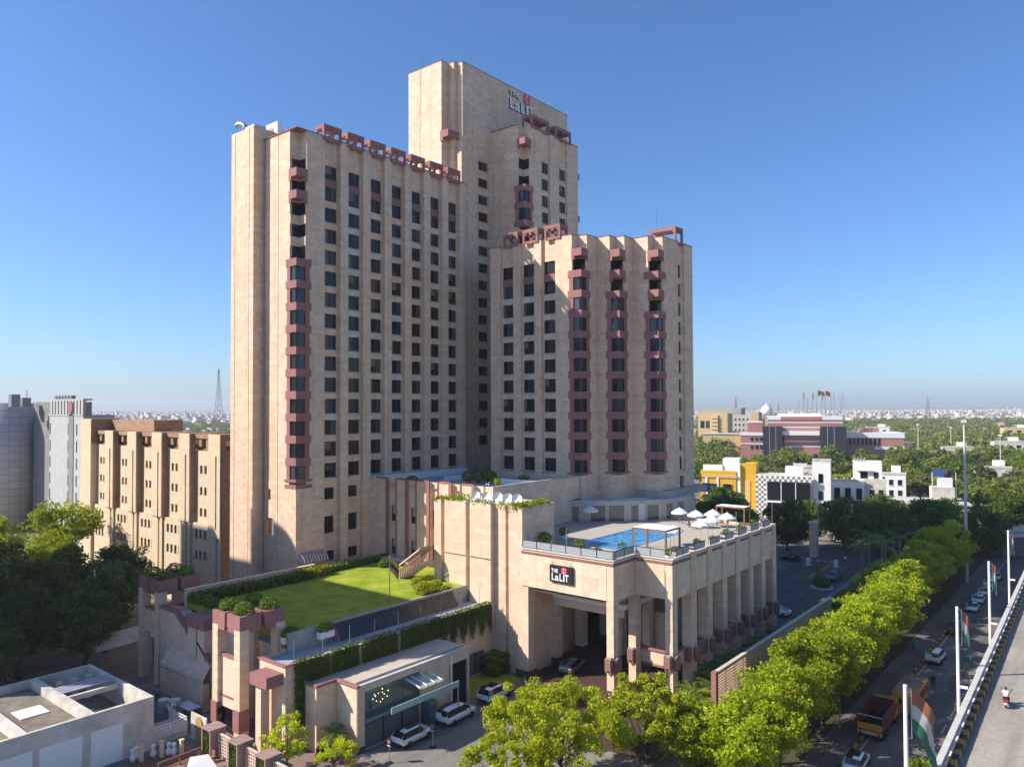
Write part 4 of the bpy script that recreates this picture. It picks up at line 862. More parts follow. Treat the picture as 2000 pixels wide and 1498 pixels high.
g = MB(); g.box(63.4, 86.7, 9.0, 76.7, 91.4, 9.702); structure(g, 'lawn_terrace', M['slab'])
# louvred wall at the right end
mtl = plain('louvre_grey', (0.13, 0.135, 0.12), 0.6)
for i in range(6):
    x0 = 61.3+i*1.465; q = MB()
    for j in range(14): q.add([(x0+0.05, 61.95, 0.1+0.19*j), (x0+1.42, 61.95, 0.1+0.19*j), (x0+1.42, 62.08, 0.24+0.19*j), (x0+0.05, 62.08, 0.24+0.19*j)], [(0, 1, 2, 3)])
    o = q.build('louvre_panel', mtl, GW, kind='stuff'); MB().box(x0-0.03, 61.9, 0.05, x0+0.04, 62.1, 2.8).build('mullion', M['black'], o)
MB().quad((61.2, 62.12, 0), (70.2, 62.12, 0), (70.2, 62.12, 2.85), (61.2, 62.12, 2.85)).build('louvre_backing', M['dark'], GW)
# hanging vines
vp = []
for i in range(2600):
    x = 42.6+28.6*rng.random(); lm = 4.2+1.0*math.sin(x*0.9)+0.7*math.sin(x*2.7+1); 
    if 42.6 < x < 44.4: lm += 2.0
    if x > 62: lm = 1.2+2.6*abs(math.sin((x-62)*1.9))
    if abs(x-50.6) < 0.25 or abs(x-55.9) < 0.2 or abs(x-46.9) < 0.15: continue
    L = lm*(0.5+0.5*rng.random()); m_ = int(L/0.16)+1
    for j in range(m_): vp.append((x+0.05*rng.normal(), 61.72-0.14*rng.random()-0.12*min(1, j*0.2), 8.15-j*0.16+0.05*rng.normal()))
    vp.append((x, 61.5+0.9*rng.random(), 8.2+0.22*rng.random())); vp.append((x, 61.35+0.3*rng.random(), 8.1-0.5*rng.random()))
vp = np.array(vp); vo_ = link('hanging_vine', quads_mesh('hanging_vine', leaf_cloud(min(52000, len(vp)), vp, 0.10, 0.2), M['vine'])); tag(vo_, 'green vine curtain hanging over the front wall of the garden wing', 'vine'); vo_['kind'] = 'stuff'
# fence posts along the walkway
for i in range(9):
    x = 43.2+i*3.35; o = thing('walkway_post', ('first', 'second', 'third', 'fourth', 'fifth', 'sixth', 'seventh', 'eighth', 'last')[i]+' thin steel post counted from the planter tower along the vine wall', 'post', (x, 62.5, 7.8), 0, 'thin posts along the vine wall')
    put('rod', MB().tube([(0, 0, 0), (0, 0, 2.3)], 0.03, 6).mesh('post_rod', M['steel']) if i == 0 else bpy.data.meshes['post_rod'], o, (x, 62.5, 7.8)); put('foot', MB().box(-0.05, -0.5, 0, 0.05, 0.7, 0.05).box(-0.5, -0.05, 0.0, -0.05, 0.05, 0.05).mesh('post_foot', M['greymetal']) if i == 0 else bpy.data.meshes['post_foot'], o, (x, 62.5, 7.8))
hedge('lawn_hedge', 'long dark clipped hedge along the stone wall behind the lawn', (45.2, 84.6, 9.7, 60.5, 86.2, 10.7), n=5200, size=0.15)
hedge('lawn_hedge', 'hedge under the hotel wing windows at the rear lawn edge', (64.5, 86.2, 9.7, 76.0, 87.4, 10.5), n=3000, size=0.15)
hedge('lawn_hedge', 'short dark hedge across the far left end of the lawn', (45.1, 80.0, 9.7, 46.4, 84.5, 10.5), n=1200)
hedge('box_shrub', 'lime green clipped shrub at the foot of the wing corner', (60.8, 84.8, 9.7, 62.4, 86.2, 10.9), 'hedgelime', 800, cat='shrub')
hedge('box_shrub', 'second lime shrub right of the corner shrub behind the lawn', (63.2, 85.2, 9.7, 64.8, 86.4, 10.8), 'hedgelime', 800, cat='shrub')
for k, (x, y, r, m_, lb) in enumerate([(67.4, 70.6, 1.0, 'hedgelime', 'round lime shrub below the striped stair canopy'), (65.3, 67.6, 1.15, 'hedgelime', 'clipped lime dome at the right lawn corner'), (68.3, 68.3, 0.8, 'hedgelime', 'bright loose shrub between the dome and the stairs'), (72.5, 83.0, 0.9, 'hedge', 'dark shrub by the low vent roof at the lawn end')]):
    t_ = thing('garden_shrub', lb, 'shrub', (x, y, 9.7), 0, 'shrubs on the lawn'); link('foliage', quads_mesh('foliage', leaf_cloud(900, ball_pts(1800, (0, 0, 0.45*r), (r, r, 0.75*r)), 0.13), M[m_]), t_); MB().lathe((x, y, 9.7), [(0.6*r, 0.02), (0.65*r, 0.4*r), (0.3*r, 0.8*r)], 10).build('core', M['hedgecore'], t_)
hedge('low_border', 'low yellow green border hedge in front of the clipped dome', (64.2, 66.4, 9.7, 69.0, 67.0, 10.1), 'hedgelime', 700, 0.11)
for k, (x, y, lb) in enumerate([(49.0, 65.3, 'white trough with a leafy plant at the glazing end'), (45.7, 66.8, 'white trough with ferns behind the near planter tower')]):
    t_ = thing('trough_planter', lb, 'planter', (x, y, 9.0), 0, 'white troughs on the walkway'); MB().box(x-0.9, y-0.35, 8.6, x+0.9, y+0.35, 9.25).build('trough', M['white'], t_); link('foliage', quads_mesh('foliage', leaf_cloud(350, ball_pts(700, (0, 0, 0.6), (1.0, 0.5, 0.5)), 0.14), M['hedge']), t_)
# lawn flagpole with a drooping striped flag
fp = thing('lawn_flagpole', 'slim dark flagpole at the front lawn edge', 'flagpole', (58.9, 66.5, 9.7)); MB().tube([(58.9, 66.5, 9.7), (58.9, 66.5, 15.2)], 0.05, 8).build('pole', M['greymetal'], fp); MB().lathe((58.9, 66.5, 15.2), [(0.08, 0), (0.1, 0.06), (0.02, 0.16)], 8).build('finial', M['yellow'], fp)
def droop_flag(name, label, org, w, h, mats, fold=0.25, drop=0.55, ang=-0.7):
    nx, nz = 14, 9; q = MB(); vs = []
    for i in range(nx+1):
        for j in range(nz+1):
            f = i/nx; z = -h*j/nz*(1+0.35*f)-drop*w*f**1.4; x = w*0.62*f**0.85; y = fold*math.sin(f*7+j*0.35)*f**0.6*w*0.35
            vs.append((org[0]+math.cos(ang)*x-math.sin(ang)*y, org[1]+math.sin(ang)*x+math.cos(ang)*y, org[2]+z))
    for i in range(nx):
        for j in range(nz): q.add([vs[i*(nz+1)+j], vs[(i+1)*(nz+1)+j], vs[(i+1)*(nz+1)+j+1], vs[i*(nz+1)+j+1]], [(0, 1, 2, 3)], j*3//nz)
    t_ = thing(name, label, 'flag', org); mb = q
    for b_, nm in enumerate(('upper_band', 'middle_band', 'lower_band')):
        p = MB(); 
        for f, mi in zip(q.f, q.m):
            if mi == b_: p.add([q.v[i] for i in f], [(0, 1, 2, 3)])
        p.build(nm, mats[b_], t_, True)
    return t_
droop_flag('house_flag', 'small yellow and purple flag drooping on the lawn flagpole', (58.95, 66.45, 15.1), 1.6, 1.5, [plain('flag_yellow', (0.55, 0.33, 0.03)), plain('flag_purple', (0.12, 0.04, 0.12)), plain('flag_ochre', (0.5, 0.28, 0.05))])
# striped canopy over the stairs to the pool
SC = thing('stair_canopy', 'sloping pink and white striped canopy over the stairs beside the cream block', 'canopy', (70, 72.5, 9.7))
n = 22
for i in range(n):
    f0, f1 = i/n, (i+1)/n; P = lambda f, x: (x, 75.9-4.1*f, 11.6+2.7*f)
    MB().add([P(f0, 69.0), P(f1, 69.0), P(f1, 70.2), P(f0, 70.2), (P(f0, 71.3)[0], P(f0, 0)[1], P(f0, 0)[2]-0.45), (P(f1, 71.3)[0], P(f1, 0)[1], P(f1, 0)[2]-0.45), (68.6, P(f0, 0)[1], P(f0, 0)[2]-0.35), (68.6, P(f1, 0)[1], P(f1, 0)[2]-0.35)], [(3, 2, 1, 0), (4, 5, 2, 3), (0, 1, 7, 6)]).build('stripe', (bpy.data.materials['awning_white'], plain('canopy_pink', (0.36, 0.17, 0.14)) if i == 1 else bpy.data.materials.get('canopy_pink') or M['white'])[i % 2], SC)
for i in range(9): MB().box(68.9, 75.4-0.44*i, 9.7+0.28*i, 71.2, 75.84-0.44*i, 9.98+0.28*i).build('step', M['concretelight'], SC)
for i in range(13): MB().box(68.75, 75.5-0.32*i, 9.7+0.2*i, 68.85, 75.62-0.32*i, 10.75+0.2*i).build('baluster', M['red'], SC)
MB().extr([(75.7, 10.7), (71.6, 13.3), (71.6, 13.5), (75.7, 10.9)], 0, 68.7, 68.9).build('handrail', M['red'], SC)
# ---- glass pavilion
GP = thing('glass_pavilion', 'single storey stone pavilion with teal glazing and louvred shopfront', 'building', (46, 56.6, 0))
t = MB(); pp = [(43.8, 61.8), (43.8, 59.7), (46.1, 59.7), (46.1, 56.6), (61.7, 56.6)]
walls(t, pp, 0, 6.15, {3: [(0.9, 8.2, 0.05, 5.55), (12.5, 15.4, 0.05, 5.0)]}, 0.35); walls(t, [(61.7, 56.6), (61.7, 61.8)], 0, 6.15)
flat(t, [(43.8, 61.8), (43.8, 59.7), (46.1, 59.7), (46.1, 56.6), (61.7, 56.6), (61.7, 61.8)], 6.15, 1)
t.build('wall', [M['ashlar'], stone('roof_tiles_pale', (0.50, 0.43, 0.34), 1.2, 1.2, 0.06, 0.3)], GP)
clad(GP, (43.8, 61.5), (43.8, 59.75), 0.5, 6.0, W=0.9, Hh=0.6); clad(GP, (43.85, 59.7), (46.05, 59.7), 0.5, 6.0, W=0.75, Hh=0.6); clad(GP, (46.1, 59.6), (46.1, 56.65), 0.5, 6.0, W=0.75, Hh=0.6); clad(GP, (46.15, 56.6), (46.95, 56.6), 0.5, 6.0, W=0.8, Hh=0.6); clad(GP, (54.5, 56.6), (58.4, 56.6), 0.5, 6.0, W=0.9, Hh=0.6)
MB().box(43.6, 59.5, 6.15, 43.95, 61.8, 6.4).box(43.95, 59.5, 6.151, 46.0, 59.85, 6.4).box(45.9, 56.4, 6.15, 46.25, 59.5, 6.4).build('coping', M['red'], GP)
MB().box(46.25, 56.35, 6.15, 61.9, 56.75, 6.36).box(46.5, 57.3, 6.2, 61.5, 57.5, 6.4).build('roof_kerb', M['concretelight'], GP)
MB().box(46.0, 56.48, 0, 47.0, 56.6, 0.5).box(45.98, 56.6, 0, 46.1, 59.6, 0.5).box(43.68, 59.6, 0, 45.98, 59.7, 0.5).build('plinth', M['plinth'], GP)
for i in range(3):
    x0 = 47.0+2.433*i
    MB().box(x0+0.02, 56.7, 2.75, x0+2.41, 56.73, 5.55).build('upper_pane', M['glassteal'], GP)
    q = MB()
    for j in range(13): q.add([(x0+0.08, 56.72, 0.12+0.195*j), (x0+2.36, 56.72, 0.12+0.195*j), (x0+2.36, 56.86, 0.28+0.195*j), (x0+0.08, 56.86, 0.28+0.195*j)], [(0, 1, 2, 3)])
    o = q.build('louvre_panel', bpy.data.materials['louvre_grey'], GP, kind='stuff'); MB().box(x0-0.04, 56.68, 0.05, x0+0.06, 56.9, 2.7).build('mullion', M['black'], o)
MB().box(47.0, 56.5, 2.6, 55.2, 56.68, 2.85).build('transom', plain('teal_transom', (0.16, 0.28, 0.28), 0.3), GP)
MB().quad((46.9, 56.92, 0), (54.4, 56.92, 0), (54.4, 56.92, 5.6), (46.9, 56.92, 5.6)).quad((58.5, 56.92, 0), (61.6, 56.92, 0), (61.6, 56.92, 5.1), (58.5, 56.92, 5.1)).build('dark_interior', M['dark'], GP, kind='stuff')
lampm, nt, b = newmat('chandelier_bulb'); b.inputs['Emission Color'].default_value = (1, 0.72, 0.3, 1); b.inputs['Emission Strength'].default_value = 3
for i in range(12):
    a_ = i*2.4; put('chandelier_bulb', MB().lathe((0, 0, 0), [(0.005, -0.045), (0.04, 0), (0.005, 0.045)], 8).mesh('bulb', lampm) if i == 0 else bpy.data.meshes['bulb'], GP, (48.9+1.15*math.cos(a_)*(0.5+0.5*(i % 3)/2), 56.66, 4.6+0.6*math.sin(a_)*(0.5+0.5*(i % 3)/2)))
MB().box(54.3, 55.3, 0, 55.4, 56.55, 2.6).build('entrance_box', M['glassteal'], GP)
glc, nt, b = newmat('canopy_glass'); b.inputs['Base Color'].default_value = (0.55, 0.72, 0.68, 1); b.inputs['Roughness'].default_value = 0.08; b.inputs['Alpha'].default_value = 0.45; b.inputs['Specular IOR Level'].default_value = 0.8
cg = MB().add([(52.2, 54.4, 4.75), (55.6, 54.4, 4.75), (55.6, 57.2, 5.25), (52.2, 57.2, 5.25)], [(0, 1, 2, 3)]).build('glass_canopy', glc, GP)
for x in (52.3, 53.2, 54.3, 55.3): MB().tube([(x, 54.5, 4.85), (x, 57.1, 5.38)], 0.07, 6).build('canopy_rod', M['white'], cg)
fb = MB().box(48.0, 53.9, 3.75, 57.2, 54.0, 4.35).build('glass_fascia', plain('pale_teal_glass', (0.30, 0.44, 0.43), 0.2, spec=0.8), GP)
MB().box(58.45, 56.2, 0, 58.6, 56.35, 6.1).build('post', M['white'], GP); MB().box(57.1, 53.95, 0, 57.22, 54.07, 3.8).build('post', M['steel'], GP)
# ---- planter towers with four red stone troughs
def planter_tower(cx, cy, label, s=1.0):
    """front trough corner at (cx,cy)"""
    T = thing('planter_tower', label, 'planter tower', (cx, cy, 0)); w = 2.35; gp = 0.42; zb_, zt_ = 10.75, 12.1
    bl = [MB().box(0, 0, 0, 1.02, 1.02, 0.58).mesh('column_block', m_) for m_ in (M['ashlar'], bpy.data.materials['sandstone_warm'])] if 'column_block' not in bpy.data.meshes else [bpy.data.meshes['column_block'], bpy.data.meshes['column_block.001']]
    for i in (0, 1):
        for j in (0, 1):
            x0 = cx+i*(w+gp); y0 = cy+j*(w+gp); tr_ = MB()
            for (a0, b0, a1, b1) in ((x0, y0, x0+w, y0+0.3), (x0, y0+w-0.3, x0+w, y0+w), (x0, y0+0.3, x0+0.3, y0+w-0.3), (x0+w-0.3, y0+0.3, x0+w, y0+w-0.3)): tr_.box(a0, b0, zb_, a1, b1, zt_)
            tr_.box(x0+0.3, y0+0.3, zb_, x0+w-0.3, y0+w-0.3, zt_-0.25)
            tr_.box(x0+(0.9 if i == 0 else 0.1), y0+0.02, zb_-0.4, x0+w-(0.1 if i == 0 else 0.9), y0+0.35, zb_); tr_.box(x0+0.02, y0+(0.9 if j == 0 else 0.1), zb_-0.4, x0+0.35, y0+w-(0.1 if j == 0 else 0.9), zb_)
            o = tr_.build('trough', M['red'], T)
            sh_ = link('clipped_shrub', quads_mesh('clipped_shrub', leaf_cloud(700, ball_pts(1400, (x0+w/2-cx, y0+w/2-cy, 12.45), (0.95, 0.95, 0.72)), 0.12), M['hedge']), T)
            ccx, ccy = cx+(0.0 if i == 0 else 2*w+gp-1.02), cy+(0.0 if j == 0 else 2*w+gp-1.02)
            for k in range(18):
                o = put('column_block', bl[(k*7+i*3+j) % 2], T, (ccx+0.012*((k+i) % 2), ccy+0.012*((k+j) % 2), 0.597*k)); 
    MB().box(cx+w+gp*0.2, cy+w+gp*0.2, 9.8, cx+w+gp*0.8, cy+w+gp*0.8, 11.8).build('core_post', M['ashlar'], T)
    MB().box(cx+1.0, cy+1.0, 10.3, cx+2*w+gp-1.0, cy+2*w+gp-1.0, 10.7).build('ceiling_slab', M['concrete'], T)
    return T
T1 = planter_tower(40.4, 67.4, 'near planter tower with four maroon troughs of clipped shrubs, sunlit front')
MB().box(40.8, 68.45, 2.6, 40.95, 71.5, 7.6).build('panel_wall', M['ashlar'], T1); MB().box(40.7, 68.45, 7.6, 41.05, 71.5, 7.85).build('panel_cap', M['red'], T1); MB().box(40.74, 68.45, 3.6, 40.8, 71.5, 3.8).build('panel_stripe', M['redlight'], T1)
MB().box(40.9, 68.5, 0.1, 41.0, 71.5, 2.6).build('glass_door', M['glass'], T1)
for y in (67.35, 71.5): MB().box(40.3, y, 0.9, 41.5, y+1.12, 3.0).build('red_sleeve', M['red'], T1)
T2 = planter_tower(42.8, 89.0, 'far planter tower in the shade beside the dark trees')
MB().box(43.2, 90.0, 5.6, 43.5, 93.2, 8.3).box(43.8, 89.4, 5.6, 47.0, 89.7, 8.6).build('platform_wall', M['slab'], T2); MB().box(43.1, 90.0, 8.3, 43.6, 93.2, 8.55).box(43.8, 89.3, 8.6, 47.0, 89.8, 8.85).build('platform_coping', M['red'], T2)
# raking garden stair between the two towers
RS = thing('raking_stair', 'stepped garden stair with sloping maroon copings between the planter towers', 'stair', (43, 82, 0))
t = MB(); t.extr([(77.4, 0), (88.9, 0), (88.9, 9.0), (85.4, 9.0), (82.2, 7.1), (77.4, 4.4)], 0, 43.0, 44.9); t.build('wall', M['slab'], RS)
MB().extr([(85.4, 9.0), (82.2, 7.1), (82.2, 7.4), (85.4, 9.3), (88.9, 9.3), (88.9, 9.0)], 0, 42.85, 43.5).build('coping', M['red'], RS); MB().extr([(80.1, 6.75), (77.2, 4.7), (77.2, 5.05), (80.1, 7.1)], 0, 42.7, 43.4).build('coping', M['red'], RS)
for (y0, y1, zc) in ((80.1, 81.9, 8.7), (78.3, 79.8, 8.7)):
    o = MB().box(42.7, y0, 0, 43.9, y1, 8.3).build('pier', M['slab'], RS); MB().box(42.5, y0-0.15, 8.3, 47.5, y1+0.15, 9.5).build('pier_cap', M['red'], o)
t = MB().add([(41.9, 77, 3.5), (41.9, 86.5, 3.4), (43.0, 86.5, 4.9), (43.0, 77, 5.1), (41.9, 77, 3.0), (41.9, 86.5, 2.9)], [(0, 3, 2, 1), (0, 1, 5, 4)]); t.build('apron', M['slab'], RS)
MB().box(41.9, 77.0, 0, 42.6, 86.5, 3.0).build('base_wall', M['slab'], RS)
# slender pier and splayed wall at the left end of the garden wing
SPr = thing('corner_pier', 'slender stone pier with maroon cap block in front of the vine wall end', 'pier', (40.4, 64.0, 0)); MB().box(40.4, 63.7, 0, 41.3, 64.6, 6.4).build('shaft', M['ashlar'], SPr); MB().box(40.0, 62.2, 6.4, 42.0, 65.0, 7.5).build('cap_block', M['red'], SPr)
# ================================================================== ANNEX AND NEIGHBOURS
AN = thing('annex_block', 'ochre stone annex with rows of tiny square windows left of the wing', 'building', (63, 110, 0))
AV0, AV1 = 110.2, 162.5; nb = 5; bw_ = 9.6; vb = [158.6-bw_*i for i in range(nb+1)]
t = MB(); ap = []; aops = {}; AW = []
ap = [(64.2, 163.6), (62.7, 163.6), (62.7, 158.6)]
for i in range(nb):
    y1 = 158.6-bw_*i
    ap += [(63.75, y1), (63.75, y1-5.9), (62.9, y1-5.9), (62.9, y1-8.1), (63.3, y1-8.1), (63.3, y1-8.7), (62.9, y1-8.7), (62.9, y1-bw_)]
    k = len(ap)-8
    lst = []
    for z in (22.0, 18.5, 15.0):
        for j in range(3): lst.append((1.6+1.35*j, 2.4+1.35*j, z-0.2, z+1.15))
    aops[k] = lst; AW.append((k, y1, lst))
ap += [(72, 158.6-bw_*nb)]
walls(t, ap, 0, 25.6, aops, 0.25, mi=0)
# lower storeys step forward
for i in range(nb):
    y1 = 158.6-bw_*i; l2 = [(1.0+1.35*j, 1.8+1.35*j, z, z+1.45) for z in (11.3, 7.9) for j in range(4)]
    walls(t, [(63.75, y1-0.1), (63.2, y1-0.1), (63.2, y1-5.9)], 0, 13.8-0.35*i*0, {1: l2}, 0.25); flat(t, [(63.75, y1-0.1), (63.2, y1-0.1), (63.2, y1-5.9), (63.75, y1-5.9)], 13.8)
t.build('wall', M['annex'], AN)
mtv = plain('annex_window', (0.05, 0.035, 0.025), 0.4)
aw1 = MB().box(0, 0.2, 0, 0.8, 0.24, 1.4).mesh('annex_pane', mtv)
for i in range(nb):
    y1 = 158.6-bw_*i
    for z in (22.0, 18.5, 15.0):
        for j in range(3): put('window', aw1, AN, (63.75, y1-1.6-1.35*j, z-0.2), -math.pi/2)
    for z in (11.3, 7.9):
        for j in range(4): put('window', aw1, AN, (63.2, y1-1.1-1.35*j, z), -math.pi/2)
    # open crown: brown piers and lintels with gaps
    o = MB(); y0 = y1-bw_
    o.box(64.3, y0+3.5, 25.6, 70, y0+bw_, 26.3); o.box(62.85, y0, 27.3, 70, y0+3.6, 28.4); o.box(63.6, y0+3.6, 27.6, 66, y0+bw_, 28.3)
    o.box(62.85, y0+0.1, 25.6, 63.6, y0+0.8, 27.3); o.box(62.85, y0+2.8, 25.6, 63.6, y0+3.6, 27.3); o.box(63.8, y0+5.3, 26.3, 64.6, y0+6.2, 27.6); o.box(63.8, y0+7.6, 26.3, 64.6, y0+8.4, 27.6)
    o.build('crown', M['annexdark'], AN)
    MB().box(62.7, y0-0.03, 13.8 if i < 4 else 12, 62.9, y0+3.5, 28.4).build('pier_face', M['annex'], AN)
    MB().box(62.9, y0-0.06, 13.8, 63.76, y0-0.01, 27.3).build('pier_side', M['annexdark'], AN)  # shade of the pier flank is put into its brown colour
    MB().tube([(62.62, y1-8.5, 25), (62.62, y1-8.5, 13.5), (63.2, y1-9.2, 13.2), (63.2, y1-9.2, 2)], 0.07, 6).build('drain_pipe', M['annexdark'], AN)
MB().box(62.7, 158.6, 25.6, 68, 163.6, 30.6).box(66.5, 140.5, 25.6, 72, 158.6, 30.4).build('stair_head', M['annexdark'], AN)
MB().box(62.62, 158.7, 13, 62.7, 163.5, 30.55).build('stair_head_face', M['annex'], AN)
MB().quad((63.0, 110.5, 0), (72, 110.5, 0), (72, 110.5, 26), (63, 110.5, 26)).build('end_wall', M['annexdark'], AN)  # end face turned from the sun, its shade put into the brown
MB().quad((64.4, 163, 25.59), (64.4, 110.6, 25.59), (76, 110.6, 25.59), (76, 163, 25.59)).build('roof', M['roofdeck'], AN)
tk = thing('roof_water_tank', 'row of white cylindrical tanks on the annex roof edge', 'tank', (65.4, 156, 26.3)); 
for i in range(3): MB().lathe((65.4, 157.4-1.5*i, 27.0), [(0.01, -0.72), (0.6, -0.7), (0.65, 0), (0.6, 0.7), (0.01, 0.72)], 12, axis='y').build('tank_drum', M['white'], tk, True)
# unseen neighbour, its outline shaped to cast the shade on trees, yard and lawn
NB = thing('neighbour_tower', 'tall unseen neighbouring block beyond the left edge whose shade falls on the lawn', 'building', (8, 120, 0))
t = MB(); no = {1: [(2+4*i, 4.4+4*i, 3.5+3.5*k, 5.4+3.5*k) for i in range(18) for k in range(13)]}
npl = [(2, 181.1), (2, 109.1), (20, 92.0), (20, 164)]; walls(t, npl, 0, 52.6, {}, 0.3, closed=True); flat(t, npl, 52.6)
t.build('wall', M['concretelight'], NB)
hd = MB(); prof = [(140.0, 52.6), (140.0, 60.5)]+[(140.0-8.2*math.sin(a*math.pi/2/8)*1.0, 52.6+7.9*math.cos(a*math.pi/2/8)**0.8) for a in range(1, 8)]+[(131.8, 52.6)]
hd.extr(list(reversed(prof)), 0, 12, 20); hd.build('lift_house', M['concretelight'], NB); MB().box(14, 153, 52.6, 20, 164, 57.3).build('plant_room', M['concretelight'], NB)  # roof bumps shaped to the arc and step of the shade edge
for k in range(13):
    MB().box(20.0, 94, 3.6+3.7*k, 20.06, 162, 5.4+3.7*k).build('window_band', M['glass'], NB)

# ---- grey curved office building, far left
GB = thing('grey_office_tower', 'pale grey tiled office building with rounded corner and round emblem', 'building', (75, 200, 0))
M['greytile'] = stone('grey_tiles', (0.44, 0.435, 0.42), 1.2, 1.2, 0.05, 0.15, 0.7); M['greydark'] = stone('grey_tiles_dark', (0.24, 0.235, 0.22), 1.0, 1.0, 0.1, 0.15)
mtc, nt, b = newmat('satin_panels'); pos, wc = wallcoord(nt); br = nd(nt, 'ShaderNodeTexBrick', offset=0.0); nt.links.new(wc, br.inputs['Vector']); br.inputs['Scale'].default_value = 1; br.inputs['Brick Width'].default_value = 3; br.inputs['Row Height'].default_value = 1.9; br.inputs['Mortar Size'].default_value = 0.04
br.inputs['Color1'].default_value = (0.56, 0.54, 0.51, 1); br.inputs['Color2'].default_value = (0.50, 0.48, 0.45, 1); br.inputs['Mortar'].default_value = (0.1, 0.1, 0.1, 1); nt.links.new(br.outputs[0], b.inputs['Base Color']); b.inputs['Metallic'].default_value = 0.0; b.inputs['Roughness'].default_value = 0.35
C0 = (70.0, 223.5)
def yv(x, u): # wall position y seen at photo column x on the plane x=u
    a = math.atan((x-1000)/1468.5); h = YAW-a; return u*math.tan(h)
MB().lathe((71.0, yv(2, 71.0), 0), [(9.0, 0), (9.0, 34.2), (8.6, 34.2), (8.6, 33.0)], 40).build('rounded_corner', mtc, GB, True)
ya, yb, yc, yd = yv(48, 80), yv(66, 76), yv(97, 74), yv(163, 74)
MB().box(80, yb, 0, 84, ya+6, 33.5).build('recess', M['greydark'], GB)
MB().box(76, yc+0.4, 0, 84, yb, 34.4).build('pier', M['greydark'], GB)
t = MB(); L = yc-yd; ol = []
for k in range(7):
    for s_ in (0.2, L*0.56, L*0.80): ol.append((s_, s_+0.75, 1.5+4.1*k, 4.3+4.1*k))
walls(t, [(90, yc), (74, yc), (74, yd), (75, yd)], 0, 31.0, {1: ol}, 0.5); t.build('wall', M['greytile'], GB)
MB().quad((74.5, yc, 0), (74.5, yd, 0), (74.5, yd, 31), (74.5, yc, 31)).build('dark_glazing', M['glass'], GB)
for i in range(11): 
    y = yc-(i+0.15)*L/11; MB().box(73.9, y-0.25*L/11, 31.2, 74.5, y-0.85*L/11, 34.6).build('parapet_fin', M['greytile'], GB)
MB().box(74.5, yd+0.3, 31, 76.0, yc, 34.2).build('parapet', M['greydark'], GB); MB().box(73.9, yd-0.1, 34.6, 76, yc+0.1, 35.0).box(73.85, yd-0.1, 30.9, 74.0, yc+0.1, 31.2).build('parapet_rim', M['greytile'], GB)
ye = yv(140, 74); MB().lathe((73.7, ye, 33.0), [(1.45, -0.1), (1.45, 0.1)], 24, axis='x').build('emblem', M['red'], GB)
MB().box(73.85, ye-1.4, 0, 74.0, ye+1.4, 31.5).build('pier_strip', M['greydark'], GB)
for i in range(6): MB().box(74.8, yc-2-1.9*i, 34.2, 75.8, yc-0.8-1.9*i, 35.9).build('roof_unit', M['greymetal'], GB)
for (x, yy, h) in ((68.5, yv(12, 68), 3.2), (72, yv(38, 72), 2.4)): MB().box(x, yy-2.2, 33.2, x+2, yy, 33.2+h).build('roof_unit', M['greymetal'], GB)
tm = thing('roof_mast', 'dark roof mast with cross arms on the grey office building', 'mast', (74, yv(52, 74), 33.5)); yy = yv(52, 74)
MB().tube([(74, yy, 33.5), (74, yy, 37.8)], 0.06, 6).build('pole', M['black'], tm)
for k in range(3): MB().tube([(74, yy-0.9+0.2*k, 35.6+0.8*k), (74, yy+0.9-0.2*k, 35.6+0.8*k)], 0.04, 5).build('arm', M['black'], tm)
tm = thing('roof_dish', 'tan dish aerial on the rounded grey roof', 'dish', (70, yv(27, 70), 34)); yy = yv(27, 70); MB().lathe((69.5, yy, 35.3), [(0.02, 0.5), (0.9, 0.15), (1.2, -0.35)], 14, axis='x', cap=False).build('bowl', plain('tan_dish', (0.5, 0.30, 0.12)), tm, True); MB().tube([(70.2, yy, 34), (70.2, yy, 35.3)], 0.08, 6).build('stand', M['greymetal'], tm)

# ---- white pavilion, lower left
WP = thing('white_pavilion', 'flat roofed white rendered pavilion with open roof wells, lower left', 'building', (34.6, 72.7, 0))
t = MB(); X0, X1, Y0, Y1 = 6, 34.58, 72.69, 87.2
walls(t, [(X0, Y1), (X0, Y0), (X1, Y0), (X1, Y1)], 0, 5.0, closed=True)
def ring(x0, y0, x1, y1, zt, zf, th=0.35):
    for (a0, b0, a1, b1) in ((x0, y0, x1, y0+th), (x0, y1-th, x1, y1), (x0, y0+th, x0+th, y1-th), (x1-th, y0+th, x1, y1-th)): flat(t, [(a0, b0), (a1, b0), (a1, b1), (a0, b1)], zt)
    walls(t, [(x0+th, y0+th), (x0+th, y1-th), (x1-th, y1-th), (x1-th, y0+th)], zf, zt, closed=True)
    flat(t, [(x0+th, y0+th), (x1-th, y0+th), (x1-th, y1-th), (x0+th, y1-th)], zf, 1)
ring(29.0, Y0, X1, Y1, 5.0, 2.6); ring(23.6, Y0, 29.0, Y1, 5.001, 4.2); ring(X0, Y0, 23.6, Y1, 5.0, 4.2)
t.build('wall', [M['offwhite'], M['roofdeck2'] if 'roofdeck2' in M else plain('stained_roof', (0.20, 0.17, 0.13), 0.95, 0.35, 0.8)], WP)
for (x0, x1) in ((20.5, 24.25), (24.75, 28.2), (28.9, 31.7)): MB().box(x0, Y0-0.05, 0.1, x1, Y0, 3.45).build('white_panel', M['white'], WP)
MB().box(29.4, 79.5, 4.3, 34.2, 79.9, 4.75).build('beam', M['offwhite'], WP)
for i in range(4): MB().box(29.1, 80.4+0.55*i, 4.9, 34.5, 80.75+0.55*i, 5.02).build('roof_batten', plain('grey_batten', (0.42, 0.40, 0.44), 0.5) if i == 0 else bpy.data.materials['grey_batten'], WP)
for i in range(3): MB().box(30.2+1.4*i, 84.0, 2.61, 30.7+1.4*i, 84.4, 4.9).build('well_pillar', M['offwhite'], WP)
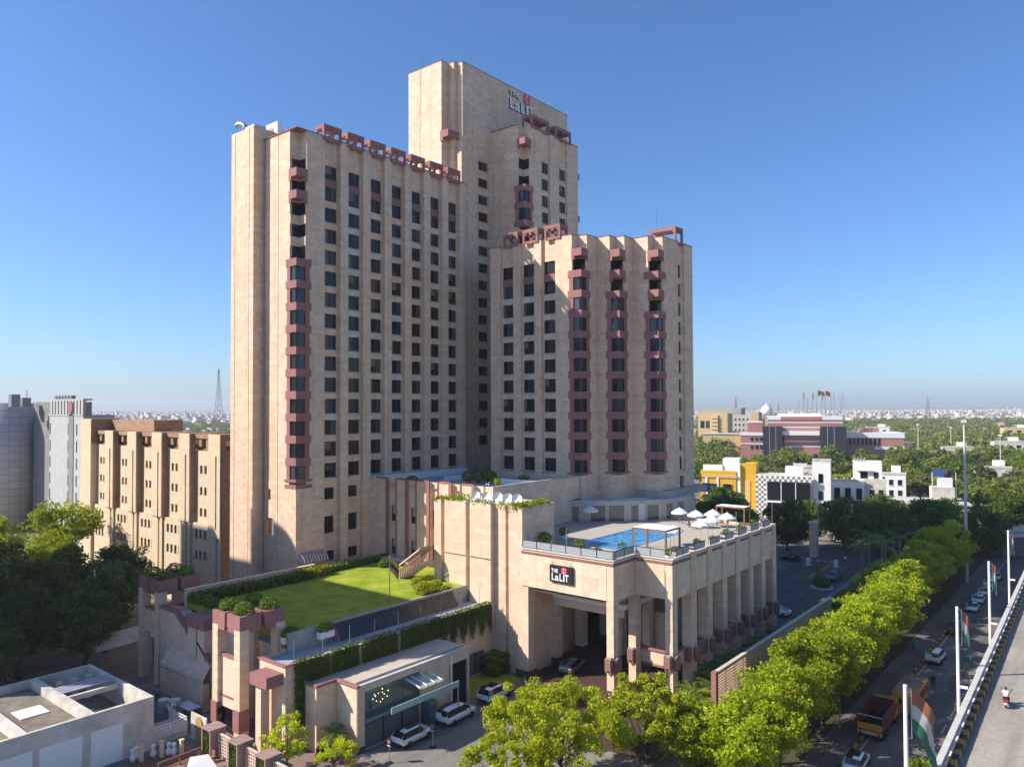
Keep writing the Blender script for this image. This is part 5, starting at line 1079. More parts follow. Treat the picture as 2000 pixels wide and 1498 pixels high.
MB().box(25.2, 78.5, 4.21, 27.6, 81.0, 4.3).build('roof_hatch', M['white'], WP)
# terrace balustrade of pierced white panels
JB = thing('jali_balustrade', 'white pierced terrace balustrade at the pavilion corner', 'balustrade', (36, 74.5, 0))
MB().box(34.6, 73.2, 0, 38.2, 77.0, 0.6).build('terrace', M['offwhite'], JB)
def jali(a, b, z0, z1):
    L = math.hypot(b[0]-a[0], b[1]-a[1]); q = MB(); n = int(L/0.28); m_ = int((z1-z0)/0.28)
    for i in range(n+1): 
        x, y = a[0]+(b[0]-a[0])*i/n, a[1]+(b[1]-a[1])*i/n; q.box(x-0.035, y-0.035, z0, x+0.035, y+0.035, z1)
    for j in range(m_+1): z = z0+(z1-z0)*j/m_; q.box(min(a[0], b[0])-0.03, min(a[1], b[1])-0.03, z-0.035, max(a[0], b[0])+0.03, max(a[1], b[1])+0.03, z+0.035)
    return q
for (a_, b_) in (((34.7, 73.25), (36.4, 73.25)), ((36.5, 73.25), (38.15, 73.25)), ((38.15, 73.3), (38.15, 76.9))): jali(a_, b_, 0.6, 1.75).build('pierced_panel', M['white'], JB, kind='stuff')
# ---- foreground garden screens
GS = thing('green_wall_screen', 'row of stone frames with planted panels and pale pierced slabs', 'garden screen', (36.9, 64, 0))
for i, y in enumerate((66.4, 61.8, 57.4)):
    for (y0, y1) in ((y, y+0.16), (y+1.44, y+1.6)): MB().box(36.85, y0, 0, 38.4, y1, 2.5).build('frame_jamb', M['redpale'] if 'redpale' in M else M['pinkpave'], GS)
    MB().box(36.8, y-0.05, 2.5, 38.5, y+1.65, 2.62).build('frame_head', M['pinkpave'], GS)
    MB().box(37.15, y+0.16, 0.0, 37.3, y+1.44, 2.5).build('planting_back', M['hedgecore'], GS)
    link('green_panel', quads_mesh('green_panel', leaf_cloud(1500, box_pts(1800, 36.95, y+0.2, 0.3, 37.15, y+1.4, 2.45, 0.3, 0.03)-np.array([36.9, 64, 0]), 0.075), M['vine']), GS)
    q = jali((37.6, y-0.1), (37.6, y-2.8), 0.1, 2.2); q.build('pierced_slab', M['ashlar'], GS, kind='stuff'); MB().box(37.68, y-2.85, 0, 37.8, y-0.05, 2.22).build('slab_back', M['concretelight'], GS)
ga = thing('arched_door_panel', 'gilded arched door panel leaning in a white pierced screen', 'panel', (38.0, 70.5, 0))
vs = [(71.1, 0.1), (69.9, 0.1)]+[(70.5-0.6*math.cos(a*math.pi/8), 1.9+0.6*math.sin(a*math.pi/8)) for a in range(9)]
MB().extr(list(reversed(vs)), 0, 37.9, 38.0).build('arch_leaf', plain('gilded_wood', (0.42, 0.25, 0.09)), ga); MB().box(38.02, 69.3, 0, 38.15, 72.2, 2.6).build('screen_back', M['offwhite'], ga)
rc = thing('red_chair', 'small red garden chair in front of the first green frame', 'chair', (36.6, 65.9, 0)); MB().box(36.4, 65.6, 0.42, 36.9, 66.1, 0.5).build('seat', M['redlight'], rc); MB().box(36.85, 65.6, 0.5, 36.93, 66.1, 1.0).build('backrest', M['redlight'], rc)
for dx in (0, 0.44):
    for dy in (0, 0.44): MB().box(36.4+dx, 65.6+dy, 0, 36.46+dx, 65.66+dy, 0.42).build('leg', M['redlight'], rc)
for k, (x, y) in enumerate([(32.6, 70.9), (34.2, 70.3), (35.5, 69.1)]):
    solo(MB().box(x-0.15, y-0.15, 0, x+0.15, y+0.15, 1.5).box(x-0.2, y-0.2, 1.5, x+0.2, y+0.2, 1.58), 'beige_post', M['ashlar'], ('left', 'middle', 'right')[k]+' of three beige stub posts in the brown decked strip', 'post', (x, y, 0), 'stub posts by the pavilion')
VS = MB().lathe((0, 0, 0), [(0.12, 0), (0.25, 0.25), (0.28, 0.5), (0.12, 0.75), (0.16, 0.95), (0.24, 1.05), (0.2, 1.2), (0.02, 1.3)], 14).mesh('urn_body', M['white'], smooth=True)
for k, (x, y) in enumerate([(32.1, 71.5), (32.5, 71.7), (33.7, 70.9), (34.8, 70.2), (35.1, 69.8)]):
    u_ = thing('white_urn', ('leftmost', 'second', 'middle', 'fourth', 'rightmost')[k]+' pale urn in the row beside the white pavilion', 'urn', (x, y, 0), 0, 'pale urns by the pavilion'); link('body', VS, u_); put('plinth', MB().box(-0.2, -0.2, -0.0, 0.2, 0.2, 0.06).mesh('urn_plinth', M['ashlar']) if k == 0 else bpy.data.meshes['urn_plinth'], u_, (x, y, 0))
dkk = thing('decked_strip', 'dark brown slatted deck strip below the white pavilion', 'deck', (33.5, 70, 0)); 
for i in range(14): MB().box(31.6+0.36*i, 68.6-0.12*i, 0.02, 31.9+0.36*i, 72.0-0.12*i, 0.07).build('deck_board', M['wood'], dkk)
rb_ = thing('red_barrier', 'long low red steel barrier rail beside the deck strip', 'barrier', (35, 67.7, 0)); MB().box(32.5, 67.55, 0.75, 36.6, 67.65, 0.9).build('rail', M['redlight'], rb_)
for x in (32.6, 34.5, 36.4): MB().box(x, 67.56, 0, x+0.1, 67.64, 0.75).build('leg', M['redlight'], rb_)
solo(MB().add([(33.0, 63.8, 0.5), (35.8, 63.2, 0.55), (36.0, 65.2, 1.15), (34.6, 65.8, 1.2), (34.0, 64.6, 1.0)], [(0, 1, 4), (1, 2, 4), (2, 3, 4), (3, 0, 4)]).add([(33.0, 63.8, 0.0), (35.8, 63.2, 0.0), (36.0, 65.2, 0), (34.6, 65.8, 0)], [(3, 2, 1, 0)]), 'white_tarpaulin', M['white'], 'white tarpaulin heap on the paving in front of the chairs', 'tarpaulin', (34.5, 64.5, 0))
for k, (x, y, r) in enumerate([(41.6, 81.6, 0.62), (42.3, 80.6, 0.66), (41.4, 79.6, 0.45)]):
    dr = thing('storage_drum', ('left', 'right', 'small front')[k]+' white drum in the cluttered service yard', 'drum', (x-2.2, y-1, 0), 0, 'drums in the yard'); MB().lathe((x-2.2, y-1, 0), [(r*0.9, 0), (r, 0.1), (r, 1.2), (r*0.92, 1.3)], 14).build('barrel', M['offwhite'], dr, True); MB().lathe((x-2.2, y-1, 1.3), [(r*0.95, 0), (r*0.95, 0.08)], 14).build('lid', M['white'], dr)
for k, (x, y, lb) in enumerate([(38.2, 76.6, 'pale crate nearest the arched panel in the service yard'), (39.6, 77.9, 'blue grey crate beside the long white table'), (38.0, 80.0, 'dusty pink crate between table and drums'), (40.6, 82.4, 'dark crate behind the drums in the yard'), (38.9, 83.2, 'pale crate beside the person in pale blue'), (37.9, 78.6, 'blue grey crate at the near edge of the yard clutter')]):
    w_ = 0.5+0.12*(k % 3); h_ = 0.5+0.2*(k % 2)
    solo(MB().box(x, y, 0, x+w_, y+w_*0.8, h_).box(x+0.05, y+0.05, h_, x+w_*0.6, y+w_*0.5, h_+0.18), 'yard_crate', plain('yard_crate_%d' % (k % 4), [(0.45, 0.44, 0.43), (0.20, 0.25, 0.35), (0.35, 0.22, 0.25), (0.10, 0.09, 0.08)][k % 4]) if k < 4 else bpy.data.materials['yard_crate_%d' % (k % 4)], lb, 'crate', (x, y, 0), 'crates in the service yard')
lt_ = thing('lean_to_roof', 'white sheet lean-to roof beside the far planter tower', 'roof', (44, 97, 0)); MB().add([(39.0, 96.5, 3.2), (46.0, 96.5, 3.6), (46.0, 99.5, 4.6), (39.0, 99.5, 4.2)], [(0, 1, 2, 3)]).build('sheet', M['offwhite'], lt_)
for x in (39.2, 45.8): MB().box(x, 96.6, 0, x+0.15, 96.75, 3.3).build('post', M['greymetal'], lt_)
tb_ = thing('yard_table', 'long table spread with white cloth in the service yard', 'table', (42, 77.5, 0)); MB().box(40.2, 76.8, 0.78, 41.6, 79.6, 0.84).build('table_top', M['white'], tb_)
for (x, y) in ((40.3, 76.9), (41.5, 76.9), (40.3, 79.5), (41.5, 79.5)): MB().box(x-0.04, y-0.04, 0, x+0.04, y+0.04, 0.78).build('leg', M['greymetal'], tb_)

# ================================================================== BACKGROUND BUILDINGS (right)
def place(x, D):                       # ground position seen at photo column x at depth D
    lat = (x-1000)/1468.5*D; return (D*math.cos(YAW)+lat*math.sin(YAW), D*math.sin(YAW)-lat*math.cos(YAW))
def zy(y, D): return CAMZ-(y-793)/1468.5*D
class BG:
    """background building in camera-parallel local axes: x to the right, y away, origin at its front left foot"""
    def __init__(s, name, label, x, D, cat='building', rz=0.0, z=gz):
        s.D = D; p = place(x, D); s.t = bpy.data.objects.new(name, None); COL.objects.link(s.t); s.t.location = (p[0], p[1], z); s.t.rotation_euler = (0, 0, YAW-math.pi/2+rz); tag(s.t, label, cat)
        BASE[s.t.name] = Vector((0, 0, 0)); s.k = D/1468.5
    def box(s, nm, mat, x0, y0, z0, x1, y1, z1, par=None): return MB().box(x0, y0, z0, x1, y1, z1).build(nm, mat, par or s.t)
    def windows(s, xs, zs, w, h, mat, y=0, frame=None):
        me = MB().box(0, -0.12, 0, w, 0.0, h).mesh('pane', mat); fm = MB().box(-0.12, -0.18, -0.15, w+0.12, -0.06, 0).box(-0.12, -0.18, h, w+0.12, -0.06, h+0.12).mesh('window_trim', frame or M['white'])
        for x in xs:
            for z in zs: o = link('window', fm, s.t, (x, y, z)); link('pane', me, o)
# yellow house
M['yel'] = plain('yellow_paint', (0.62, 0.36, 0.025), 0.7, 0.06); M['yelpale'] = plain('pale_ochre', (0.58, 0.42, 0.20), 0.8, 0.08)
b_ = BG('yellow_house', 'bright yellow and white house right behind the hotel', 1366, 236, rz=-0.42)
b_.box('wall', M['yel'], 0, 0.3, 0, 10.8, 9, 15.2); b_.box('cornice', M['yelpale'], -0.2, 0, 13.2, 11, 0.4, 14.0); b_.box('pier', M['white'], 1.6, 0.0, 0, 2.2, 0.3, 13.2); b_.box('pier', M['white'], 5.0, 0, 0, 5.6, 0.3, 13.2); b_.box('side_wing', M['yel'], 12.0, 1.5, 0, 16.6, 10, 17.6); b_.box('white_pier', M['white'], 10.9, 0.6, 0, 12.0, 10, 17.4)
b_.box('arch_panel', M['yelpale'], 13.3, 1.3, 3, 14.8, 1.5, 12.5); b_.box('stair_head', M['white'], 6.5, 3, 15.2, 11.5, 8.5, 19.0); b_.box('parapet', M['white'], 0.5, 2.5, 15.2, 6.4, 2.8, 17); b_.box('porch', M['yel'], 0.4, -1.2, 6.4, 4.2, 0.3, 7.6)
b_.windows((2.6, 7.0), (8.2, 3.2), 2.3, 3.2, M['glass'])
# chequered house
b_ = BG('chequered_house', 'modern house with black and white chequered facade and large windows', 1474, 224, rz=-0.42)
b_.box('wall', M['offwhite'], 0, 0.5, 0, 15.5, 12, 14.6); q1, q2 = MB(), MB(); c = 0.73
for i in range(22):
    for j in range(20):
        x, z = i*c, j*c
        if i < 4 or j > 17: (q1 if (i+j) % 2 else q2).box(x, 0.30, z, x+c, 0.5, z+c)
q1.build('dark_tiles', plain('grey_tile', (0.19, 0.18, 0.17)), b_.t, kind='stuff'); q2.build('pale_tiles', M['white'], b_.t, kind='stuff')
for i in range(3):
    for j in range(2): o = b_.box('glass_pane', M['glassblue'], 3.2+4*i, 0.2, 1.5+6*j, 7.0+4*i, 0.4, 6.9+6*j); b_.box('mullion', M['white'], 3.0+4*i, 0.1, 1.5+6*j, 3.2+4*i, 0.4, 6.9+6*j)
b_.box('white_block', M['white'], 15.6, 2, 0, 20.5, 14, 19.2); b_.box('roof_room', M['white'], 8, 4, 14.6, 13, 9, 17.2); b_.box('floor_band', M['white'], 3.0, 0.05, 6.95, 15.2, 0.4, 7.5)
for z in (3, 8, 13): b_.box('slit_window', M['glass'], 17.2, 1.85, z, 18.4, 2.0, z+2.6)
b_.box('parapet', M['offwhite'], 15.6, 1.9, 19.2, 20.5, 2.2, 20.0); b_.box('roof_slab', M['concretelight'], -0.1, 0.6, 14.6, 15.4, 12, 14.75)
for i, x in enumerate((11.2, 12.9, 16.2)): solo_t = MB().lathe((x, 6, 18.3 if i < 2 else 19.2), [(0.75, 0), (0.75, 1.6), (0.3, 1.9)], 12).build('water_tank', M['black'], b_.t, True)
b_.box('tank_stand', M['concretelight'], 10.2, 4.8, 17.2, 14.0, 7.2, 18.3)
# white arched house
b_ = BG('arched_house', 'white house with arched balconies and rooftop greenery', 1598, 232, rz=-0.42)
b_.box('wall', M['white'], 0, 0.4, 0, 12.5, 11, 12.6); b_.box('stair_tower', M['white'], 9.5, 3, 12.6, 17.5, 11, 18.2); b_.box('side_wing', M['offwhite'], 12.5, 1.5, 0, 18.5, 11, 13.2)
b_.windows((1.2, 4.2, 7.2, 10.3), (7.0, 2.2), 1.6, 3.4, M['glass']); b_.box('balcony', M['white'], 0.2, -0.9, 5.2, 12.3, 0.4, 6.4); b_.box('canopy', M['offwhite'], 10.5, 1.8, 15.5, 15, 3, 15.7); b_.box('tower_window', M['glass'], 11.5, 2.85, 13.2, 13.5, 3.0, 15.2); b_.box('tower_window', M['glass'], 15.2, 2.85, 13.2, 16.4, 3.0, 15.2); b_.box('side_window', M['glass'], 14.0, 1.35, 7.5, 15.2, 1.5, 10); b_.box('side_window', M['glass'], 16.4, 1.35, 7.5, 17.6, 1.5, 10); b_.box('cornice', M['offwhite'], -0.3, 0.1, 12.3, 12.7, 0.6, 12.9)
for i in range(4): MB().lathe((10.2+0.9*i, 5.5, 18.8), [(0.01, -0.7), (0.4, -0.7), (0.4, 0.7), (0.01, 0.7)], 10, axis='y').build('water_tank', M['greymetal'], b_.t, True)
link('roof_plants', quads_mesh('roof_plants', leaf_cloud(700, box_pts(1200, 2, 1.5, 12.6, 8.6, 5, 14.0), 0.3), M['hedgelime']), b_.t)
# white flat roofed house
b_ = BG('flat_roof_house', 'white flat roofed house with solar panels and black tank', 1752, 200, rz=-0.35)
b_.box('wall', M['offwhite'], 0, 1, 0, 16.8, 14, 9.2); b_.box('roof', M['concretelight'], -0.5, 0.4, 9.2, 17.3, 14.6, 9.6); b_.box('stair_head', M['offwhite'], 8.8, 6, 9.6, 14.2, 10, 13.4); b_.box('upper_stair_head', M['white'], 10.6, 6.5, 13.4, 13.8, 9.5, 15.9); b_.box('parapet', M['white'], -0.4, 0.5, 9.6, 9, 0.8, 10.5); b_.box('eave', M['white'], -4, -1.5, 7.4, 6, 1, 7.8); b_.box('porch_wall', M['greytile'], -3.5, -0.5, 0, 5.5, 0.6, 7.4)
MB().lathe((12.8, 7.5, 15.9), [(0.8, 0), (0.8, 1.6), (0.3, 1.9)], 12).build('water_tank', M['black'], b_.t, True)
for i in range(3): MB().add([(8.6+0.5*i, 7+1.2*i, 16.2+0.5*i), (12.0+0.9*i, 7+1.2*i, 16.2+0.5*i), (12.2+0.9*i, 8.1+1.2*i, 16.8+0.5*i), (8.8+0.5*i, 8.1+1.2*i, 16.8+0.5*i)], [(0, 1, 2, 3)]).build('solar_panel', plain('solar_blue', (0.04, 0.07, 0.16), 0.25) if i == 0 else bpy.data.materials['solar_blue'], b_.t)
for x in (9.0, 14.6): b_.box('panel_post', M['white'], x, 7, 9.6, x+0.15, 7.15, 17.3)
for k, (x, D, w_, h_, m_, lb) in enumerate([(1710, 262, 9, 11.5, 'white', 'small white two storey house right of the arched house'), (1560, 268, 10, 13.5, 'offwhite', 'cream house peeping between chequered and arched houses'), (1905, 300, 12, 10.5, 'offwhite', 'low pale house among trees right of the floodlight mast'), (1840, 420, 14, 12, 'concretelight', 'small grey roofed house deep in the park'), (1940, 460, 16, 13, 'concretelight', 'grey shed roof among the far park trees'), (1960, 640, 22, 16, 'yelpale', 'ochre house at the right edge of the park'), (1690, 640, 18, 17, 'white', 'white villa beyond the brick institute')]):
    b_ = BG('small_house', lb, x, D, 'house', rz=-0.4); b_.box('wall', M[m_], 0, 0, 0, w_, w_*0.8, h_); b_.box('parapet', M['offwhite'], -0.15, -0.15, h_, w_+0.15, 0.2, h_+0.9); b_.box('stair_head', M['white'], w_*0.55, w_*0.3, h_, w_*0.85, w_*0.6, h_+2.8)
    b_.windows([w_*f for f in (0.12, 0.42, 0.72)], [h_-3.6, h_-7.2], w_*0.14, 1.9, M['glass']); MB().lathe((w_*0.3, w_*0.4, h_), [(0.7, 0), (0.7, 1.5), (0.25, 1.8)], 10).build('water_tank', M['black'], b_.t)
# red brick institute
M['brick'] = stone('brick_red', (0.42, 0.20, 0.17), 0.5, 0.25, 0.08, 0.12)
b_ = BG('brick_institute', 'long red brick institute with white bands and two dark glass towers', 1446, 520, rz=-0.28)
b_.box('wall', M['brick'], 0, 4, 0, 14.5, 40, 17.2); b_.box('main_wall', M['brick'], 18, 6, 0, 66, 40, 28.2); b_.box('attic', M['white'], 18, 5.7, 26, 66, 38, 28.3); b_.box('upper_attic', M['white'], 26.5, 8, 28.3, 53, 34, 30.2); b_.box('attic_brick', M['brick'], 26.5, 5.6, 25.9, 53, 5.8, 28.2)
for z in (7.5, 11.0, 20.5, 23.8): b_.box('white_band', M['white'], 18, 5.8, z, 66, 6.1, z+0.7)
b_.box('white_band', M['white'], -0.3, 3.6, 15.2, 14.6, 3.9, 17.4); b_.box('white_band', M['white'], -0.1, 3.7, 9.2, 14.6, 3.95, 9.9); b_.box('entrance_band', M['white'], 27, 2.0, 15.6, 51, 6, 18.4)
M['darkglass'] = plain('dark_glass_tower', (0.022, 0.024, 0.030), 0.35, 0.06, 0.5, spec=0.5)
for x in (14.6, 51.5):
    o = b_.box('glass_tower', M['darkglass'], x, 0, 0, x+(12.5 if x < 20 else 16), 10, 21.6)
    for i in (1, 2): b_.box('mullion', M['white'], x+4.1*i, -0.1, 0, x+4.1*i+0.12, 0, 21.6, o)
b_.windows((6.5, 9.7, 12.6), (11.2, 5.5), 1.8, 3.0, M['glass'], y=3.9); b_.box('left_turret', M['brick'], 4.8, 8, 17, 14.5, 20, 24.6); b_.box('turret_cap', M['white'], 4.6, 7.8, 24.0, 14.7, 20.2, 24.8)
b_.box('link', M['glass'], 27.2, 4, 8, 28.5, 6, 15.5); b_.box('right_wing', M['brick'], 67, 20, 0, 106, 50, 13.5); b_.box('right_wing_band', M['white'], 67, 19.6, 13.5, 106.4, 50, 17.0); b_.box('right_wing_band', M['white'], 88, 19.5, 5.5, 106.4, 20, 7.5)
for i in range(9): b_.box('wing_window', M['glass'], 69+2.6*i, 19.8, 8.5, 70.6+2.6*i, 20.0, 13)
b_.box('roof_room', M['brick'], 80, 28, 17, 92, 36, 20)
tm = BG('flag_cluster', 'cluster of roof masts with orange and green flags on the institute', 1569, 512, 'masts', z=30.2+gz)
for i in range(11):
    x = i*3.1+0.6*math.sin(i*3); h = 9+6*abs(math.sin(i*1.7)); MB().tube([(x, 8, -2), (x, 8, h)], 0.16, 5).build('mast', M['greymetal'], tm.t)
    if i in (1, 3, 5): MB().box(x-0.8, 7.8, h-5, x+0.8, 8.2, h-0.5).build('antenna_panel', M['offwhite'], tm.t)
for i, (x, c_) in enumerate(((13, (0.1, 0.25, 0.12)), (14.5, (0.65, 0.16, 0.05)), (18.5, (0.55, 0.12, 0.05)))): MB().add([(x, 8, 16), (x+3.5, 8.4, 14.5), (x+3.2, 8, 11.5), (x, 8, 12.5)], [(0, 1, 2, 3)]).build('flag', plain('bunting_%d' % i, c_), tm.t)
# ochre blocks farther back
b_ = BG('ochre_block', 'ochre concrete office with horizontal fins behind the hotel edge', 1363, 660, rz=-0.42)
b_.box('wall', M['yelpale'], 0, 0, 0, 25, 30, 29.5); b_.box('fin_tower', M['yelpale'], 12, -1.5, 0, 17, 0, 28); b_.box('upper', M['concrete'], -4, 20, 28, 34, 50, 34); b_.windows((2.0, 6.5), (16.5,), 3.4, 6.5, M['glassblue'])
for j in range(7): b_.box('fin', M['ashlar'], 11.5, -2.2, 6+3.2*j, 17.5, -1.4, 6.6+3.2*j)
b_ = BG('slab_office', 'grey and ochre slab office with small windows beyond the trees', 1415, 715, rz=-0.42)
b_.box('wall', M['concretelight'], 0, 0, 0, 24, 30, 28.5); b_.box('end_wall', M['yelpale'], 24, -1, 0, 31, 30, 30); b_.windows([2+3.6*i for i in range(6)], (12, 17, 22), 1.4, 2.2, M['glass'])
b_ = BG('long_low_hall', 'long ochre low hall in front of the ochre office', 1372, 540, rz=-0.3); b_.box('wall', M['yelpale'], 0, 0, 0, 32, 14, 15.5); b_.box('roof', M['concretelight'], -0.5, -0.5, 15.5, 32.5, 14.5, 16.2)
b_ = BG('white_dome', 'white onion dome with two minarets on the horizon', 1491, 1500, 'dome'); MB().lathe((10, 12, 20), [(11, 0), (12, 6), (10, 12), (5, 17), (1, 20), (0.3, 24)], 16).build('dome', M['white'], b_.t, True)
b_.box('base', M['offwhite'], -2, 0, 0, 24, 24, 20)
for x in (12.5, 28): MB().lathe((x, -3, 0), [(1.4, 0), (1.2, 40), (1.6, 40.5), (0.8, 44), (0.1, 47)], 10).build('minaret', M['yelpale'], b_.t, True)
b_ = BG('blue_hoarding', 'plain blue hoarding board at the edge of the stepped block', 1367, 170, 'hoarding'); b_.box('board', plain('hoarding_blue', (0.03, 0.20, 0.55)), 0.3, 0, 16, 2.0, 0.1, 18.0); b_.box('post', M['steel'], 0.9, 0.1, 0, 1.1, 0.25, 16.2); b_.box('panel_box', M['offwhite'], -0.2, 0, 18.3, 0.2, 0.3, 20)
b_ = BG('corner_lodge', 'small dark roofed lodge by the road at the right edge', 1952, 176); b_.box('wall', M['greydark'], 0, 0, 0, 9, 6, 5.5); b_.box('roof', M['concretelight'], -0.5, -0.5, 5.5, 9.5, 6.5, 6.0); b_.box('fascia', M['white'], 0, -0.7, 4.6, 9, -0.5, 5.4)
MB().lathe((3.6, 3, 6.0), [(0.6, 0), (0.6, 1.3), (0.2, 1.5)], 10).build('water_tank', M['black'], b_.t)
# lattice masts
def lattice(name, label, x, D, ztop, w0, zb=gz):
    p = place(x, D); T_ = thing(name, label, 'lattice mast', (p[0], p[1], zb)); n = 12; q = MB(); r = max(0.10, D*0.00022); H_ = ztop-zb
    cs = [(-1, -1), (1, -1), (1, 1), (-1, 1)]; ww = lambda f: w0*(1-f)**1.3+0.5
    for f0, f1 in [(i/n, (i+1)/n) for i in range(n)]:
        for k in range(4):
            a = cs[k]; b2 = cs[(k+1) % 4]; A0 = (p[0]+a[0]*ww(f0), p[1]+a[1]*ww(f0), zb+H_*f0); A1 = (p[0]+a[0]*ww(f1), p[1]+a[1]*ww(f1), zb+H_*f1); B1 = (p[0]+b2[0]*ww(f1), p[1]+b2[1]*ww(f1), zb+H_*f1); B0 = (p[0]+b2[0]*ww(f0), p[1]+b2[1]*ww(f0), zb+H_*f0)
            q.tube([A0, A1], r, 4, cap=False); q.tube([A0, B1], r*0.6, 4, cap=False); q.tube([A1, B1], r*0.6, 4, cap=False)
    q.build('lattice', M['mast'] if 'mast' in M else M['redlight'], T_); MB().tube([(p[0], p[1], ztop), (p[0], p[1], ztop+H_*0.05)], r, 5).build('tip', M['greymetal'], T_)
lattice('radio_mast', 'tall red and white lattice radio mast left of the hotel', 427, 820, zy(716, 820), 5.0)
lattice('far_mast', 'faint lattice mast on the skyline right of the dome', 1812, 1900, zy(777, 1900), 6.0); lattice('far_mast', 'faint lattice mast on the skyline left of the dome', 1437, 1900, zy(775, 1900), 6.0)
wt_ = BG('water_tower', 'round concrete water tower beyond the trees left of the wing', 308, 620, 'water tower'); MB().lathe((6, 0, 0), [(1.5, 0), (1.5, 17), (5.5, 20), (5.5, 24), (4.8, 24.5)], 18).build('bowl', M['concretelight'], wt_.t, True)
for i in range(8): a_ = i*math.pi/4; MB().tube([(6+4.6*math.cos(a_), 4.6*math.sin(a_), 0), (6+4.6*math.cos(a_), 4.6*math.sin(a_), 20)], 0.4, 6).build('leg', M['concretelight'], wt_.t)
# far city: thousands of small houses nobody could count
def city(name, label, xr, dr, n, seed, hs=(4, 11)):
    r_ = np.random.default_rng(seed); D = dr[0]+(dr[1]-dr[0])*r_.random(n)**1.25; X = xr[0]+(xr[1]-xr[0])*r_.random(n)
    lat = (X-1000)/1468.5*D; px = D*math.cos(YAW)+lat*math.sin(YAW); py = D*math.sin(YAW)-lat*math.cos(YAW)
    w = 5+9*r_.random(n); d_ = 5+8*r_.random(n); h = hs[0]+(hs[1]-hs[0])*r_.random(n)**1.6+D*0.0012+np.where(r_.random(n) < 0.03, 14*r_.random(n), 0); th = r_.random(n)*0.7; z0 = np.full(n, gz-1)
    u = np.array([[-1, -1, 0], [1, -1, 0], [1, 1, 0], [-1, 1, 0], [-1, -1, 1], [1, -1, 1], [1, 1, 1], [-1, 1, 1]], float)
    loc = np.stack([u[None, :, 0]*w[:, None]/2, u[None, :, 1]*d_[:, None]/2, u[None, :, 2]*(h+1)[:, None]], 2)
    c, s_ = np.cos(th)[:, None], np.sin(th)[:, None]; x = loc[:, :, 0]*c-loc[:, :, 1]*s_+px[:, None]; y = loc[:, :, 0]*s_+loc[:, :, 1]*c+py[:, None]; z = loc[:, :, 2]+z0[:, None]
    v = np.stack([x, y, z], 2).reshape(-1, 3); fq = np.array([[4, 5, 6, 7], [0, 1, 5, 4], [1, 2, 6, 5], [2, 3, 7, 6], [3, 0, 4, 7]]); f = (fq[None]+8*np.arange(n)[:, None, None]).reshape(-1, 4)
    me = bpy.data.meshes.new(name); me.vertices.add(len(v)); me.vertices.foreach_set('co', v.astype(np.float32).ravel()); me.loops.add(f.size); me.loops.foreach_set('vertex_index', f.astype(np.int32).ravel()); me.polygons.add(len(f)); me.polygons.foreach_set('loop_start', np.arange(0, f.size, 4, dtype=np.int32)); me.polygons.foreach_set('loop_total', np.full(len(f), 4, np.int32)); me.update(); me.materials.append(M['citymat'])
    o = link(name, me); o['kind'] = 'stuff'; return tag(o, label, 'city')
mtc, nt, b = newmat('city_render'); g = nd(nt, 'ShaderNodeNewGeometry'); cr = nd(nt, 'ShaderNodeValToRGB'); cr.color_ramp.interpolation = 'CONSTANT'; e = cr.color_ramp.elements
cs = [(0.50, 0.46, 0.42), (0.50, 0.40, 0.32), (0.56, 0.53, 0.49), (0.38, 0.22, 0.17), (0.45, 0.46, 0.48), (0.46, 0.47, 0.48), (0.60, 0.50, 0.36), (0.30, 0.28, 0.26)]
while len(e) < len(cs): e.new(0.5)
for i, c_ in enumerate(cs): e[i].position = i/len(cs); e[i].color = (*c_, 1)
nt.links.new(g.outputs['Random Per Island'], cr.inputs[0])
vo = nd(nt, 'ShaderNodeTexBrick', offset=0.0); pos, wc = wallcoord(nt); nt.links.new(wc, vo.inputs['Vector']); vo.inputs['Scale'].default_value = 1; vo.inputs['Brick Width'].default_value = 2.6; vo.inputs['Row Height'].default_value = 3.0; vo.inputs['Mortar Size'].default_value = 0.75; vo.inputs['Color1'].default_value = (0.35, 0.35, 0.35, 1); vo.inputs['Color2'].default_value = (0.5, 0.5, 0.5, 1); vo.inputs['Mortar'].default_value = (1, 1, 1, 1)
nt.links.new(mixc(nt, 0.6, cr.outputs[0], vo.outputs[0], 'MULTIPLY'), b.inputs['Base Color']); b.inputs['Roughness'].default_value = 0.9; M['citymat'] = mtc
city('distant_city', 'hazy far city of small pale houses along the horizon', (-150, 2150), (1500, 5200), 9000, 3)
city('mid_city_roofs', 'scattered pale roofs among the far trees', (100, 2100), (800, 1600), 420, 5, (6, 11))
# ================================================================== TREES AND PLANTS
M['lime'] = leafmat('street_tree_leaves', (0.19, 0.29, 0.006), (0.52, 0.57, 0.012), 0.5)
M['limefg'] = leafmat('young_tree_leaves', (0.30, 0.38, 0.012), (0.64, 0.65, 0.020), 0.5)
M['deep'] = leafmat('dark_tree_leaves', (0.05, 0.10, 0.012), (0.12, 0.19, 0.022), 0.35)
M['mid'] = leafmat('mid_tree_leaves', (0.045, 0.085, 0.010), (0.105, 0.155, 0.018), 0.4)
M['olive'] = leafmat('olive_tree_leaves', (0.065, 0.075, 0.020), (0.12, 0.125, 0.035), 0.35)
M['yelgreen'] = leafmat('yellow_green_leaves', (0.12, 0.15, 0.012), (0.22, 0.22, 0.015), 0.4)
M['palmleaf'] = leafmat('palm_leaves', (0.10, 0.16, 0.02), (0.22, 0.28, 0.04), 0.3)
M['parkmid'] = leafmat('park_leaves', (0.10, 0.16, 0.018), (0.24, 0.30, 0.03), 0.4)
M['parkdeep'] = leafmat('park_leaves_dark', (0.05, 0.09, 0.014), (0.12, 0.17, 0.022), 0.35)
M['parkolive'] = leafmat('park_leaves_olive', (0.13, 0.14, 0.04), (0.23, 0.23, 0.06), 0.35)
